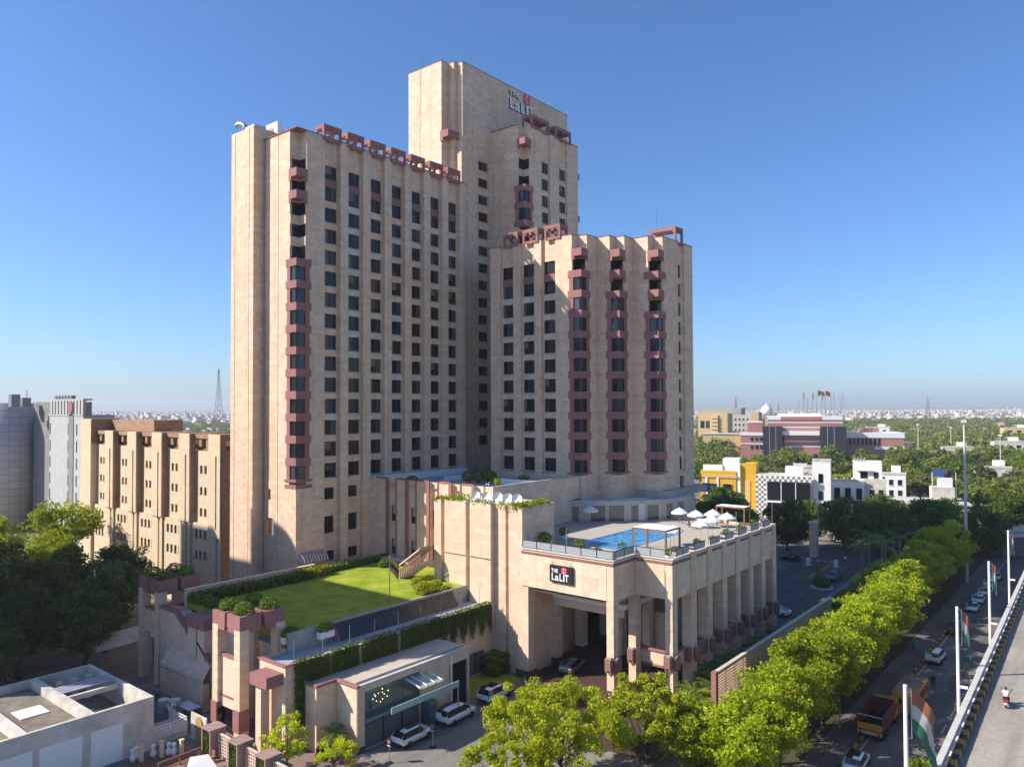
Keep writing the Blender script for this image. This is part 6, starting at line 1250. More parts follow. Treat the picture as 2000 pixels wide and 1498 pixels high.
M['parkyel'] = leafmat('park_leaves_yellow', (0.24, 0.26, 0.02), (0.42, 0.40, 0.03), 0.4)
def tree_meshes(nm, mat, h, cr, ch, ncl, nleaf, leaf, trunk_r=0.22, seed=1, clr=0.9, base=0.35, sparse=0.0, up=0.45):
    """crown of leaf clumps on limbs; returns (trunk mesh, crown mesh). h total height, cr crown radius, ch crown height"""
    global rng
    keep = rng; rng = np.random.default_rng(seed); zc = h-ch/2
    C = []
    while len(C) < ncl:
        d = rng.normal(size=3); d /= np.linalg.norm(d); k = (0.35+0.65*rng.random()**0.5)
        p = d*k*np.array([cr-clr*0.7, cr-clr*0.7, ch/2-clr*0.6]); 
        if p[2] < -ch*0.3 and np.hypot(p[0], p[1]) > cr*0.75: continue
        p[2] += zc+0.25*rng.normal(); C.append(p)
    C = np.array(C); P = []
    per = max(8, nleaf*2//ncl)
    for c in C:
        r = clr*(0.6+0.7*rng.random()); d = rng.normal(size=(per, 3)); d /= np.linalg.norm(d, axis=1)[:, None]
        k = (0.45+0.6*rng.random(per))[:, None]; q = d*k*np.array([r, r, r*0.72]); P.append(q+c)
    P = np.vstack(P); v = leaf_cloud(nleaf, P, leaf, up); crown = quads_mesh(nm+'_crown', v, mat)
    t = MB(); rr = trunk_r; lean = 0.25*rng.normal(size=2); zf = h-ch*0.85
    pts = [(0, 0, -0.3), (lean[0]*0.3, lean[1]*0.3, zf*0.5), (lean[0], lean[1], zf), (lean[0]*1.2, lean[1]*1.2, zc+ch*0.2)]
    t.tube(pts, [rr*1.35, rr, rr*0.8, rr*0.3], 8)
    for c in C[::max(1, ncl//16)]:
        s_ = np.array(pts[2])*(0.55+0.45*rng.random()); mid = (s_+c)/2+np.array([0, 0, -0.25*rng.random()*cr*0.3]); t.tube([tuple(s_), tuple(mid), tuple(c)], [rr*0.45, rr*0.28, rr*0.08], 5)
    rng = keep
    return t.mesh(nm+'_trunk', M['bark'], smooth=True), crown
def tree(name, ms, label, loc, rz=0.0, s=1.0, group=None, sz=None, cat='tree'):
    t = bpy.data.objects.new(name, None); COL.objects.link(t); t.location = loc; t.rotation_euler = (0, 0, rz); t.scale = (s, s, sz or s); tag(t, label, cat, group)
    link('trunk', ms[0], t); link('crown', ms[1], t); return t
ST = [tree_meshes('street_tree', M['lime'], 11.2, 4.6, 8.6, 62, 15000, 0.17, 0.2, 11+i, 1.15) for i in range(4)]
pos = [(63.5, 26.9, 0.86), (68.5, 26.3, 0.92), (74, 26.8, 0.98), (80, 27.0, 1.0), (86, 26.4, 1.05), (92.5, 27.0, 1.0), (99, 26.5, 1.03), (105.5, 27.0, 0.97), (112.5, 26.8, 1.0), (119.5, 27.0, 0.98), (127, 28.0, 0.96), (135, 28.3, 0.97), (143, 28.0, 1.0), (152, 28.4, 1.02), (161, 28.0, 1.12), (171, 28.0, 1.15)]
for k, (x, y, s_, lb) in enumerate([(64.5, 31.6, 0.80, 'lime tree at the bottom edge right of the porch drive')]): tree('street_tree', ST[(k+1) % 4], lb, (x, y, gz), k*2.3, s_, 'lime street trees along the footpath')
ordn = ('nearest', 'second', 'third', 'fourth', 'fifth', 'sixth', 'seventh', 'eighth', 'ninth', 'tenth', 'eleventh', 'twelfth', 'thirteenth', 'fourteenth', 'fifteenth', 'farthest')
for i, (x, y, s) in enumerate(pos): tree('street_tree', ST[i % 4], ordn[i]+' bright lime street tree in the row along the footpath', (x, y, gz), i*1.9, s, 'lime street trees along the footpath')
FG = tree_meshes('young_tree', M['limefg'], 8.4, 6.6, 6.2, 140, 30000, 0.125, 0.13, 31, 0.75, up=0.6)
tree('young_tree', FG, 'large sparse yellow green tree in the foreground before the porch', (52.4, 37.8, 0), 0.5, 1.0, sz=1.1)
FG2 = tree_meshes('young_tree_b', M['limefg'], 7.2, 4.8, 5.6, 80, 16500, 0.125, 0.12, 32, 0.6, up=0.6)
tree('young_tree', FG2, 'sparse yellow green tree at the bottom edge left of the large one', (46.8, 38.6, 0), 2.2, 0.9)
tree('young_tree', FG2, 'yellow green tree at the bottom right of the porch drive', (61.5, 34.6, -1.2), 4.2, 1.25)
FG3 = tree_meshes('dark_shrub_tree', M['mid'], 4.2, 1.9, 3.0, 22, 2600, 0.13, 0.1, 33, 0.6)
tree('shrub_tree', FG3, 'small dark green tree beside the near porch column', (62.3, 38.6, 0), 1.0, 1.0)
tree('shrub_tree', tree_meshes('left_young_tree', M['limefg'], 4.6, 2.6, 3.6, 38, 3200, 0.12, 0.08, 34, 0.5, up=0.6), 'small bright leafy tree in front of the pavilion corner, bottom left', (40.2, 59.3, 0), 0.3, 1.0)
tree('shrub_tree', tree_meshes('left_young_tree_b', M['limefg'], 3.0, 2.3, 2.2, 26, 2200, 0.12, 0.07, 35, 0.5, up=0.6), 'low bright bush at the bottom edge by the pink paving', (42.4, 55.2, 0), 1.3, 1.0)
# big dark trees on the left
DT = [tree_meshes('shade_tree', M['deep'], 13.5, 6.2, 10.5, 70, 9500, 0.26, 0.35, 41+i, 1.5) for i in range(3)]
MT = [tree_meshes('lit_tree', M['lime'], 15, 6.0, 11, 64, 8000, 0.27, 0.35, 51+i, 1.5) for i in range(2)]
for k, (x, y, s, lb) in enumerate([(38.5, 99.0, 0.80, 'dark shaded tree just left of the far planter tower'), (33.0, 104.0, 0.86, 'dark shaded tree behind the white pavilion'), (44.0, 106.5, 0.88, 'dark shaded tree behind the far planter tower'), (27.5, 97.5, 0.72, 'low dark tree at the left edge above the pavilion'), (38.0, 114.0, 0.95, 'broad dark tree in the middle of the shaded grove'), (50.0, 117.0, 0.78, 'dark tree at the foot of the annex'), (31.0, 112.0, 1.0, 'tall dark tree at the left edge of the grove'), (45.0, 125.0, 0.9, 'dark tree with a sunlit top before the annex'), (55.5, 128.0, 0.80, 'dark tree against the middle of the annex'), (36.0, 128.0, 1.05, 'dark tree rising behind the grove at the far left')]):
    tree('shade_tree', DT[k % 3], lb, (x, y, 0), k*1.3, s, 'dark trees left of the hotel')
for k, (x, y, s, lb) in enumerate([(55.0, 151.0, 1.12, 'sunlit lime tree at the annex end wall'), (47.0, 160.0, 0.92, 'sunlit tree at the left edge below the office tower'), (50.5, 143.0, 0.82, 'sunlit tree left of the annex base'), (43.0, 147.0, 0.80, 'lower sunlit tree at the left picture edge'), (38.5, 152.0, 0.85, 'sunlit tree cut by the left picture edge'), (46.5, 139.5, 0.72, 'low sunlit tree above the dark grove')]):
    tree('lit_tree', MT[k % 2], lb, (x, y, 0), k*2.1, s, 'sunlit trees left of the annex')
M['gatemix'] = leafmat('gate_tree_leaves', (0.05, 0.10, 0.012), (0.14, 0.21, 0.022), 0.35)
# trees round the gate drive, right of the colonnade
GT = [tree_meshes('gate_tree', M['gatemix'], 12.5, 6.4, 11.4, 74, 9500, 0.30, 0.3, 61+i, 1.5) for i in range(3)]
for k, (x, y, s, lb) in enumerate([(131, 58, 0.95, 'large dark tree right beside the colonnade end'), (141, 62, 1.0, 'dark tree behind the colonnade end'), (152, 62, 0.95, 'dark tree left of the gate pillar'), (172, 60, 0.95, 'dark tree behind the gate pillar'), (146, 71, 1.1, 'tall tree with sunlit top behind the gate drive'), (160, 70, 1.1, 'second sunlit topped tree behind the gate drive'), (180, 50, 1.0, 'dark tree at the end of the gate drive'), (176, 40, 1.0, 'dark tree between the gate and the street trees'), (190, 44, 1.05, 'tall dark tree beyond the gate lawn'), (186, 33, 1.0, 'dark tree behind the farthest street trees'), (200, 36, 1.1, 'dark tree in front of the flat roofed house'), (205, 26, 1.0, 'dark tree over the road beyond the parked cars'), (172, 75, 1.1, 'tree in front of the chequered house'), (190, 62, 1.0, 'tree in front of the arched house'), (215, 50, 1.0, 'tree left of the flat roofed house'), (130, 66, 0.9, 'tree peeping over the far colonnade end'), (225, 22, 1.15, 'dark roadside tree near the tall lamp'), (240, 14, 1.2, 'dark tree at the right edge above the flyover'), (214, 36, 1.0, 'dark tree right of the flat roofed house porch')]):
    tree('gate_tree', GT[k % 3], lb, (x, y, 0 if x < 188 else gz), k*1.7, s, 'dark trees round the gate drive')
# background trees one can tell apart
BT = []
for i, (mt_, hh, cr_) in enumerate([('parkmid', 11, 5.5), ('parkmid', 13, 6.2), ('parkdeep', 12, 5.8), ('parkolive', 11, 6.2), ('parkyel', 10, 5.0), ('parkmid', 9, 5.5), ('lime', 10, 5.2)]):
    BT.append(tree_meshes('park_tree_%s' % mt_, M[mt_], hh, cr_, hh*0.78, 34, 1900, 0.52, 0.3, 71+i, 1.7))
r_ = np.random.default_rng(99); cnt = 0; kinds = ('green', 'tall green', 'dark', 'olive', 'yellow green', 'spreading green', 'lime')
def clear_of_houses(X, D):
    for (x0, x1, d0, d1) in ((1350, 1535, 150, 262), (1535, 1600, 150, 240), (1590, 1720, 150, 250), (1735, 1895, 150, 210), (1435, 1790, 425, 640), (1360, 1420, 500, 700)):
        if x0-14 < X < x1+14 and d0 < D < d1: return False
    return True
slots = []
for D in list(np.arange(212, 330, 14))+list(np.arange(330, 640, 26)):
    for X in np.arange(1372+(D*7 % 20), 2060, 26000/D*0.46):
        slots.append((X+r_.normal()*6, D+r_.normal()*4))
lefts = [(300+22*i+r_.normal()*5, 300+60*(i % 4)+20*r_.random()) for i in range(8)]
for (X, D) in slots+lefts:
    if cnt >= 285: break
    if not clear_of_houses(X, D) or X > 2080: continue
    if D < 270 and X < 1880 and D < 262: continue
    p = place(X, D); k = int(r_.choice(7, p=[0.26, 0.22, 0.14, 0.12, 0.08, 0.12, 0.06])); s = 0.75+0.4*r_.random()
    dist = 'near' if D < 270 else ('second row' if D < 350 else ('middle distance' if D < 450 else 'far'))
    side = 'left of the hotel' if X < 700 else next(n_ for lim, n_ in ((1450, 'at the edge of the stepped block'), (1540, 'behind the chequered house'), (1610, 'left of the arched house'), (1680, 'behind the arched house'), (1750, 'right of the arched house'), (1810, 'behind the flat roofed house'), (1870, 'left of the tall floodlight mast'), (1930, 'right of the tall floodlight mast'), (1975, 'in the park near the right edge'), (9999, 'at the right picture edge')) if X < lim)
    side = {'left of the hotel': side}.get(side, side); size = 'small' if s < 0.88 else ('large' if s > 1.02 else 'middling')
    tree('park_tree', BT[k], '%s %s %s tree %s' % (dist, size, kinds[k], side), (p[0], p[1], gz), r_.random()*6, s, '%s %s %s trees %s' % (dist, size, kinds[k], side)); cnt += 1
# the woods beyond: one mass
def woods(name, label, xr, dr, n, seed, mats):
    r2 = np.random.default_rng(seed); D = dr[0]+(dr[1]-dr[0])*r2.random(n)**1.1; X = xr[0]+(xr[1]-xr[0])*r2.random(n)
    keepm = ~((X > 1425) & (X < 1790) & (D < 660)); X = X[keepm]; D = D[keepm]; n = len(X)
    lat = (X-1000)/1468.5*D; px = D*math.cos(YAW)+lat*math.sin(YAW); py = D*math.sin(YAW)-lat*math.cos(YAW); k = 90
    d = r2.normal(size=(n, k, 3)); d /= np.linalg.norm(d, axis=2)[:, :, None]; d[:, :, 2] = np.abs(d[:, :, 2])*1.1-0.15
    cr_ = (4.5+3*r2.random(n))[:, None, None]; lump = 0.75+0.35*r2.random((n, k, 1)); P = d*cr_*lump*np.array([1, 1, 0.95]); P[:, :, 0] += px[:, None]; P[:, :, 1] += py[:, None]; P[:, :, 2] += (3.5+4*r2.random(n))[:, None]+gz
    global rng
    P = P.reshape(-1, 3); keep = rng; rng = r2; v = leaf_cloud(len(P), P, 1.25, 0.8); rng = keep
    o = link(name, quads_mesh(name, v, mats)); o['kind'] = 'stuff'; return tag(o, label, 'woodland')
M['farleaf'] = leafmat('far_woodland_leaves', (0.09, 0.135, 0.022), (0.25, 0.27, 0.045), 0.3)
woods('far_woodland', 'far belt of mixed green treetops below the city', (1360, 2080), (400, 1500), 3400, 21, M['farleaf'])
woods('left_woodland', 'far green treetops seen left of the guest wing', (140, 480), (260, 1500), 900, 22, M['farleaf'])
woods('horizon_trees', 'scattered hazy treetops among the far city houses', (-100, 2120), (1500, 3600), 1500, 23, M['farleaf'])
# palms
def palm_meshes(nm, h, n, L, fan=False, seed=1):
    r2 = random.Random(seed); t = MB(); t.tube([(0, 0, 0), (0.05, 0, h*0.5), (0.0, 0.05, h)], [0.26, 0.2, 0.15], 8); q = MB()
    for i in range(n):
        a = i*2.399; el = r2.uniform(-0.35, 1.1); l = L*r2.uniform(0.8, 1.1); prev = None; m_ = 7
        ax = (math.cos(a), math.sin(a)); sx = (-math.sin(a), math.cos(a))
        pts = []
        for j in range(m_+1):
            f = j/m_; rr_ = l*f*math.cos(el*(1-f)*0.9); zz = h+l*(math.sin(el)*f-0.55*f*f); pts.append((ax[0]*rr_, ax[1]*rr_, zz))
        for j in range(m_):
            f = j/m_; w_ = (0.42*math.sin(math.pi*min(1, f*0.85+0.15))+0.04)*L/2.2; a0, a1 = pts[j], pts[j+1]
            for s_ in (-1, 1):
                for k in (0.15, 0.6):
                    b0 = tuple(a0[c]+(a1[c]-a0[c])*k for c in range(3)); tip = (b0[0]+sx[0]*s_*w_+ax[0]*w_*0.5, b0[1]+sx[1]*s_*w_+ax[1]*w_*0.5, b0[2]-w_*0.35); b1 = tuple(a0[c]+(a1[c]-a0[c])*(k+0.35) for c in range(3)); q.add([b0, b1, tip], [(0, 1, 2)])
    return t.mesh(nm+'_trunk', M['palmtrunk'], smooth=True), q.mesh(nm+'_crown', M['palmleaf'])
M['palmtrunk'] = plain('palm_trunk', (0.30, 0.27, 0.23), 0.9, 0.2, 3)
FPB = palm_meshes('bush_palm', 1.2, 60, 2.3, seed=12); RP_ = palm_meshes('royal_palm', 6.5, 18, 3.4, seed=3); FP = palm_meshes('fan_palm', 0.8, 34, 1.7, seed=4); FP2 = palm_meshes('fan_palm_tall', 1.6, 30, 1.5, seed=6)
for k, (x, y) in enumerate([(153, 39.3), (153.4, 35.9), (163, 40.5), (166.5, 35.6), (172, 38), (158.5, 36.5)]): tree('royal_palm', RP_, ('first', 'second', 'third', 'fourth', 'fifth', 'sixth')[k]+' pale trunked royal palm on the gate lawn', (x, y, 0), k*1.1, 1.0, 'royal palms on the gate lawn', cat='palm')
for k, (x, y, s) in enumerate([(75.8, 36.6, 1.1), (78.6, 35.6, 1.2), (81.5, 36.8, 1.25), (85.0, 35.7, 1.3), (88.4, 36.9, 1.35), (92, 36.0, 1.3), (95.8, 37.0, 1.2), (99.5, 36.0, 1.2), (103.5, 36.8, 1.2), (83.2, 37.9, 1.15)]): tree('fan_palm', FPB, ('nearest', 'second', 'third', 'fourth', 'fifth', 'sixth', 'seventh', 'eighth', 'farthest', 'inner')[k]+' bushy fan palm between colonnade and pierced screen', (x, y, 0.3), k*0.9, s, 'fan palms along the colonnade', cat='palm')
tree('fan_palm', FP2, 'drooping fan palm in the corner of the glass pavilion', (44.9, 58.3, 0), 0.4, 1.15, cat='palm')
tree('fan_palm', FP2, 'dark fan palm in the shaded nook left of the porch', (70.6, 60.6, 0), 0.4, 1.2, cat='palm')
hedge('nook_hedge', 'dark clipped box hedge below the palm left of the porch', (69.4, 59.4, 0, 71.9, 61.6, 2.2), n=2200, size=0.16)
hedge('lime_border', 'yellow green clipped hedge between porch drive and palms', (70.0, 36.0, 0, 72.8, 37.4, 0.9), 'hedgelime', 1400, 0.11)
hedge('lime_border', 'yellow green clipped mound before the pierced screen', (73.4, 34.2, 0.2, 76.6, 36.2, 1.6), 'hedgelime', 1800, 0.12)
for k, (x, y, s, lb) in enumerate([(62.6, 59.6, 1.0, 'round dark shrub on the entrance lawn'), (64.0, 60.6, 0.8, 'smaller dark shrub behind it on the entrance lawn')]):
    t_ = thing('lawn_shrub', lb, 'shrub', (x, y, 0.03), 0, 'shrubs on the entrance lawn'); link('foliage', quads_mesh('foliage', leaf_cloud(1000, ball_pts(2000, (0, 0, 0.7*s), (1.2*s, 1.2*s, 0.8*s)), 0.14), M['hedge']), t_); MB().lathe((x, y, 0.03), [(0.7*s, 0), (0.8*s, 0.6*s), (0.3*s, 1.1*s)], 10).build('core', M['hedgecore'], t_)
for k, (x, y, lb) in enumerate([(60.6, 58.6, 'left standard ball tree on the entrance lawn'), (63.4, 61.0, 'right standard ball tree on the entrance lawn')]):
    t_ = thing('standard_tree', lb, 'topiary', (x, y, 0), 0, 'ball topiaries'); MB().tube([(x, y, 0), (x, y, 1.6)], 0.05, 6).build('stem', M['bark'], t_); link('foliage', quads_mesh('foliage', leaf_cloud(350, ball_pts(600, (0, 0, 1.8), (0.4, 0.4, 0.38)), 0.1), M['hedge']), t_)
hedge('gate_hedge', 'dark rounded hedge beside the colonnade end', (131, 50.5, 0, 138, 54, 2.0), n=2600, size=0.22)
hedge('screen_hedge', 'dark planting along the far pierced screen', (108, 34.2, 0, 122, 37.0, 2.6), n=4200, size=0.22)
hedge('drive_hedge', 'long dark hedge between gate drive and street trees', (118, 34.2, 0, 150, 36.0, 2.8), n=5200, size=0.24)
g = MB(); flat(g, [(148, 34.2), (176, 34.2), (176, 41.5), (150, 41.0)], 0.02); structure(g, 'gate_lawn', M['lawn'])
# ================================================================== VEHICLES, STREET FURNITURE, PEOPLE
def paint(name, c, metal=0.0): return plain(name, c, 0.28, 0.02, 1.0, metal=metal, spec=0.5, coat=0.6)
M['carwhite'] = paint('car_white', (0.80, 0.80, 0.80)); M['cargrey'] = paint('car_grey', (0.30, 0.28, 0.25), 0.4); M['carblack'] = paint('car_black', (0.015, 0.015, 0.017)); M['carblue'] = paint('car_navy', (0.03, 0.05, 0.09)); M['carsilver'] = paint('car_silver', (0.5, 0.52, 0.54), 0.5)
M['carglass'] = plain('car_glass', (0.012, 0.014, 0.017), 0.05, 0, spec=0.8); M['tyre'] = plain('tyre_rubber', (0.02, 0.02, 0.02), 0.9); M['rim'] = plain('alloy_rim', (0.35, 0.36, 0.37), 0.3, metal=0.8); M['trim'] = plain('black_plastic', (0.025, 0.025, 0.027), 0.6)
M['redlamp'] = plain('tail_lamp', (0.40, 0.015, 0.012), 0.2, spec=0.8); M['headlamp'] = plain('head_lamp', (0.65, 0.68, 0.7), 0.1, spec=0.9); M['plate'] = plain('number_plate_white', (0.7, 0.7, 0.66), 0.5); M['plateg'] = plain('number_plate_green', (0.05, 0.35, 0.22), 0.5); M['platey'] = plain('number_plate_yellow', (0.7, 0.45, 0.03), 0.5)
def car_set(nm, L, W, H_, pm, kind='suv', sunroof=False, plate='plate'):
    """lofted car: x forward, origin on the ground at mid length. Returns list of (part, mesh, offset, subparts)"""
    hw = W/2; wb = L*0.31; wr = 0.34 if kind != 'hatch' else 0.30; wx = (L*0.305, -L*0.29)
    # stations from rear to front: (x, z_low, z_belt, z_top, half width belt, half width roof)
    zb = H_*0.58; R_ = H_
    if kind == 'mpv': st = [(-.5, .45, .62, .66, .86, .80), (-.485, .28, .60, .80, .96, .80), (-.455, .24, .60, .95, 1, .80), (-.36, .22, .60, 1.0, 1, .82), (-.10, .22, .595, 1.0, 1, .82), (.08, .22, .585, .985, 1, .81), (.17, .22, .575, .90, 1, .80), (.27, .22, .565, .66, 1, .86), (.31, .22, .56, .585, .99, .93), (.40, .23, .53, .555, .97, .9), (.47, .25, .46, .49, .9, .82), (.5, .33, .40, .42, .78, .7)]
    elif kind == 'sedan': st = [(-.5, .42, .60, .63, .84, .78), (-.48, .27, .60, .66, .95, .86), (-.40, .24, .60, .69, 1, .86), (-.30, .22, .60, .78, 1, .80), (-.17, .22, .60, .985, 1, .78), (-.02, .22, .595, 1.0, 1, .79), (.06, .22, .59, .98, 1, .78), (.14, .22, .58, .86, 1, .79), (.23, .22, .575, .63, 1, .85), (.27, .22, .57, .60, .99, .92), (.40, .23, .53, .56, .97, .9), (.47, .26, .47, .50, .9, .82), (.5, .33, .41, .43, .78, .7)]
    else: st = [(-.5, .40, .58, .61, .86, .82), (-.485, .26, .60, .66, .95, .84), (-.45, .23, .60, .80, 1, .80), (-.40, .22, .60, .95, 1, .79), (-.30, .22, .60, 1.0, 1, .80), (-.05, .22, .595, 1.0, 1, .80), (.05, .22, .585, .985, 1, .79), (.12, .22, .58, .90, 1, .79), (.22, .22, .57, .64, 1, .86), (.26, .22, .565, .60, .99, .93), (.38, .23, .545, .575, .97, .91), (.47, .26, .49, .52, .9, .83), (.5, .33, .43, .45, .8, .72)]
    ring = []; n = 14
    for (x, zl, zbt, zt, wb_, wr_) in st:
        X = x*L; a, b2, c = zl*H_, zbt*H_, zt*H_; w, r = wb_*hw, wr_*hw
        half = [(0, a), (w*0.86, a), (w*0.97, a+0.10*(b2-a)), (w, a+0.5*(b2-a)), (w*0.985, b2-0.02), (w*0.96, b2), (r+(w*0.96-r)*0.08, c-0.12*(c-b2)), (r*0.88, c-0.01*H_), (0, c)]
        ring.append([(X, -y, z) for (y, z) in half]+[(X, y, z) for (y, z) in reversed(half[1:-1])])
    m_ = len(ring[0]); body = MB(); glass = {'windscreen': MB(), 'rear_window': MB(), 'side_window': [MB(), MB()]}
    V = [p for r_ in ring for p in r_]; body.v = list(V)
    ns = len(st)
    for i in range(ns-1):
        xm = (st[i][0]+st[i+1][0])/2; tall = min(st[i][3], st[i+1][3]); 
        for j in range(m_):
            f = (i*m_+j, i*m_+(j+1) % m_, (i+1)*m_+(j+1) % m_, (i+1)*m_+j)
            dz = abs(st[i+1][3]-st[i][3]); cab = st[i][3] > .635 and st[i+1][3] > .635 or (max(st[i][3], st[i+1][3]) > .8 and min(st[i][3], st[i+1][3]) > .6)
            if j in (5, 8) and cab and st[i][3]-st[i][2] > .06 and st[i+1][3]-st[i+1][2] > .06:
                glass['side_window'][0 if j == 5 else 1].add([tuple(Vector(body.v[k])+Vector((0, -0.006 if j == 5 else 0.006, 0))) for k in f], [(0, 1, 2, 3)]); continue
            if j in (6, 7) and dz > .07 and cab:
                glass['windscreen' if xm > 0 else 'rear_window'].add([tuple(Vector(body.v[k])+Vector((0.004 if xm > 0 else -0.004, 0, 0.004))) for k in f], [(0, 1, 2, 3)]); continue
            body.f.append(f); body.m.append(0)
    body.f.append(tuple(reversed(range(m_)))); body.m.append(0); body.f.append(tuple(range((ns-1)*m_, ns*m_))); body.m.append(0)
    P = [('body', body.mesh(nm+'_body', pm, smooth=True))]
    P += [('windscreen', glass['windscreen'].mesh(nm+'_windscreen', M['carglass'], smooth=True)), ('rear_window', glass['rear_window'].mesh(nm+'_rear_window', M['carglass'], smooth=True))]
    for k in (0, 1): P.append(('side_window', glass['side_window'][k].mesh(nm+'_side_window', M['carglass'], smooth=True)))
    for s_ in (-1, 1):
        P.append(('tail_lamp', MB().box(-L*0.492, s_*hw*0.62, H_*0.50, -L*0.462, s_*hw*0.96, H_*0.59).mesh(nm+'_tail_lamp', M['redlamp']))); P.append(('headlight', MB().box(L*0.44, s_*hw*0.58, H_*0.41, L*0.487, s_*hw*0.90, H_*0.48).mesh(nm+'_headlight', M['headlamp'])))
        P.append(('mirror', MB().box(L*0.13, s_*hw*0.97, H_*0.56, L*0.165, s_*(hw*0.97+0.2), H_*0.66).mesh(nm+'_mirror', pm))); P.append(('sill', MB().box(-L*0.2, s_*hw*0.90, H_*0.16, L*0.22, s_*hw*0.99, H_*0.25).mesh(nm+'_sill', M['trim'])))
    P.append(('rear_bumper', MB().box(-L*0.503, -hw*0.8, H_*0.20, -L*0.46, hw*0.8, H_*0.33).mesh(nm+'_rear_bumper', M['trim']))); P.append(('front_bumper', MB().box(L*0.46, -hw*0.72, H_*0.2, L*0.5, hw*0.72, H_*0.34).mesh(nm+'_front_bumper', M['trim'])))
    P.append(('number_plate', MB().box(-L*0.508, -0.26, H_*0.36, -L*0.50, 0.26, H_*0.43).mesh(nm+'_plate', M[plate])))
    if sunroof: P.append(('sunroof', MB().box(-L*0.27, -hw*0.55, R_-0.005, L*0.03, hw*0.55, R_+0.012).mesh(nm+'_sunroof', M['carglass'])))
    ty = MB().lathe((0, 0, 0), [(wr*0.62, -0.11), (wr*0.95, -0.11), (wr, -0.07), (wr, 0.07), (wr*0.95, 0.11), (wr*0.62, 0.11)], 18, axis='y').mesh(nm+'_tyre', M['tyre'], smooth=True); ri = MB().lathe((0, 0, 0), [(0.02, -0.115), (wr*0.6, -0.09), (wr*0.62, 0.09), (0.02, 0.115)], 12, axis='y').mesh(nm+'_rim', M['rim'])
    wh = [(x, s_*(hw-0.1), wr) for x in wx for s_ in (-1, 1)]
    return P, ty, ri, wh
def car(cs, label, loc, rz, group=None, name='car', cat='car'):
    t = bpy.data.objects.new(name, None); COL.objects.link(t); t.location = loc; t.rotation_euler = (0, 0, rz); tag(t, label, cat, group)
    for nm, me in cs[0]: link(nm, me, t)
    for w in cs[3]: o = link('wheel', cs[1], t, w); link('rim', cs[2], o)
    return t
SUV1 = car_set('compact_suv', 4.35, 1.80, 1.62, M['carwhite'], 'suv', True); MPV = car_set('white_mpv', 4.75, 1.83, 1.80, M['carwhite'], 'mpv'); SUV3 = car_set('large_suv', 4.70, 1.89, 1.65, M['carwhite'], 'suv', True); GREY = car_set('grey_suv', 4.6, 1.88, 1.58, M['cargrey'], 'suv', plate='plateg')
car(SUV1, 'white compact car with black sunroof nearest the glass pavilion', (51.3, 54.6, 0), R(2), 'white cars in the forecourt'); car(MPV, 'white people carrier in the middle of the forecourt queue', (57.6, 54.7, 0), R(3), 'white cars in the forecourt'); car(SUV3, 'white car with black glass roof beside the entrance lawn', (64.6, 55.3, 0), R(1), 'white cars in the forecourt'); car(GREY, 'dark grey car with green plate parked under the porch', (77.2, 53.6, 0), R(12))
RZ = gz+0.062
SED = car_set('white_sedan', 4.3, 1.72, 1.48, M['carwhite'], 'sedan'); BLK = car_set('black_car', 4.3, 1.75, 1.5, M['carblack'], 'sedan', plate='platey'); MPVR = car_set('road_mpv', 4.75, 1.83, 1.80, M['carwhite'], 'mpv', plate='platey'); NAVY = car_set('navy_suv', 4.4, 1.82, 1.62, M['carblue'], 'suv')
car(MPVR, 'white people carrier parked by the kerb ahead of the yellow bus', (117.6, 20.9, RZ), R(-2), 'cars parked along the road'); car(BLK, 'black taxi with yellow plate parked under the trees', (134.0, 21.2, RZ), 0, 'cars parked along the road')
for k, (x, cs) in enumerate([(150.5, SED), (157.3, SUV1), (164.2, SED), (171.5, MPV), (180, SED)]): car(cs, ('nearest', 'second', 'third', 'fourth', 'farthest')[k]+' white car in the parked row at the far end of the road', (x, 21.0, RZ), R(1), 'white cars parked in a row')
car(SUV1, 'white car with black roof panel cut by the bottom edge', (78.3, 20.9, RZ), R(3), 'cars parked along the road')
car(NAVY, 'navy car driving in at the gate barrier', (147.6, 42.9, 0), R(180), None); car(SUV3, 'white car standing outside the gate', (189, 53.0, 0), R(100), None); car(BLK, 'black car parked in the shade left of the gate', (160.5, 55.5, 0), R(80), None); car(SED, 'white car behind the far colonnade end hedge', (117.5, 42.8, 0), R(90), None)
# yellow bus
BU = thing('yellow_bus', 'old yellow bus with rusty roof parked by the kerb', 'bus', (97.0, 20.0, RZ)); bx, by, bw2, bl_ = 94.0, 20.0, 1.2, 7.2
M['busyel'] = plain('bus_yellow', (0.50, 0.24, 0.02), 0.5, 0.12); t = MB(); t.box(bx, by-bw2, RZ+0.55, bx+bl_, by+bw2, RZ+1.35); 
for i in range(6): t.box(bx+1.2*i, by-bw2, RZ+1.35, bx+1.2*i+0.22, by+bw2, RZ+2.3)
t.box(bx+bl_-0.2, by-bw2, RZ+1.35, bx+bl_, by+bw2, RZ+2.3); t.box(bx, by-bw2, RZ+2.3, bx+bl_, by+bw2, RZ+2.75); t.box(bx+0.001, by-bw2+0.01, RZ+1.35, bx+0.1, by-bw2+0.8, RZ+2.3).box(bx+0.001, by+bw2-0.8, RZ+1.35, bx+0.1, by+bw2-0.01, RZ+2.3); t.build('body', M['busyel'], BU)
MB().box(bx+0.1, by-bw2+0.02, RZ+1.36, bx+bl_-0.15, by+bw2-0.02, RZ+2.29).build('windows', M['carglass'], BU); MB().box(bx+0.3, by-bw2+0.15, RZ+2.75, bx+3.6, by+bw2-0.15, RZ+2.82).build('roof_sheet', plain('rusty_roof', (0.34, 0.19, 0.13), 0.9, 0.3), BU); MB().box(bx+3.62, by-bw2+0.15, RZ+2.75, bx+bl_-0.2, by+bw2-0.15, RZ+2.83).build('roof_sheet', plain('rusty_roof_dark', (0.20, 0.14, 0.12), 0.9, 0.3), BU)
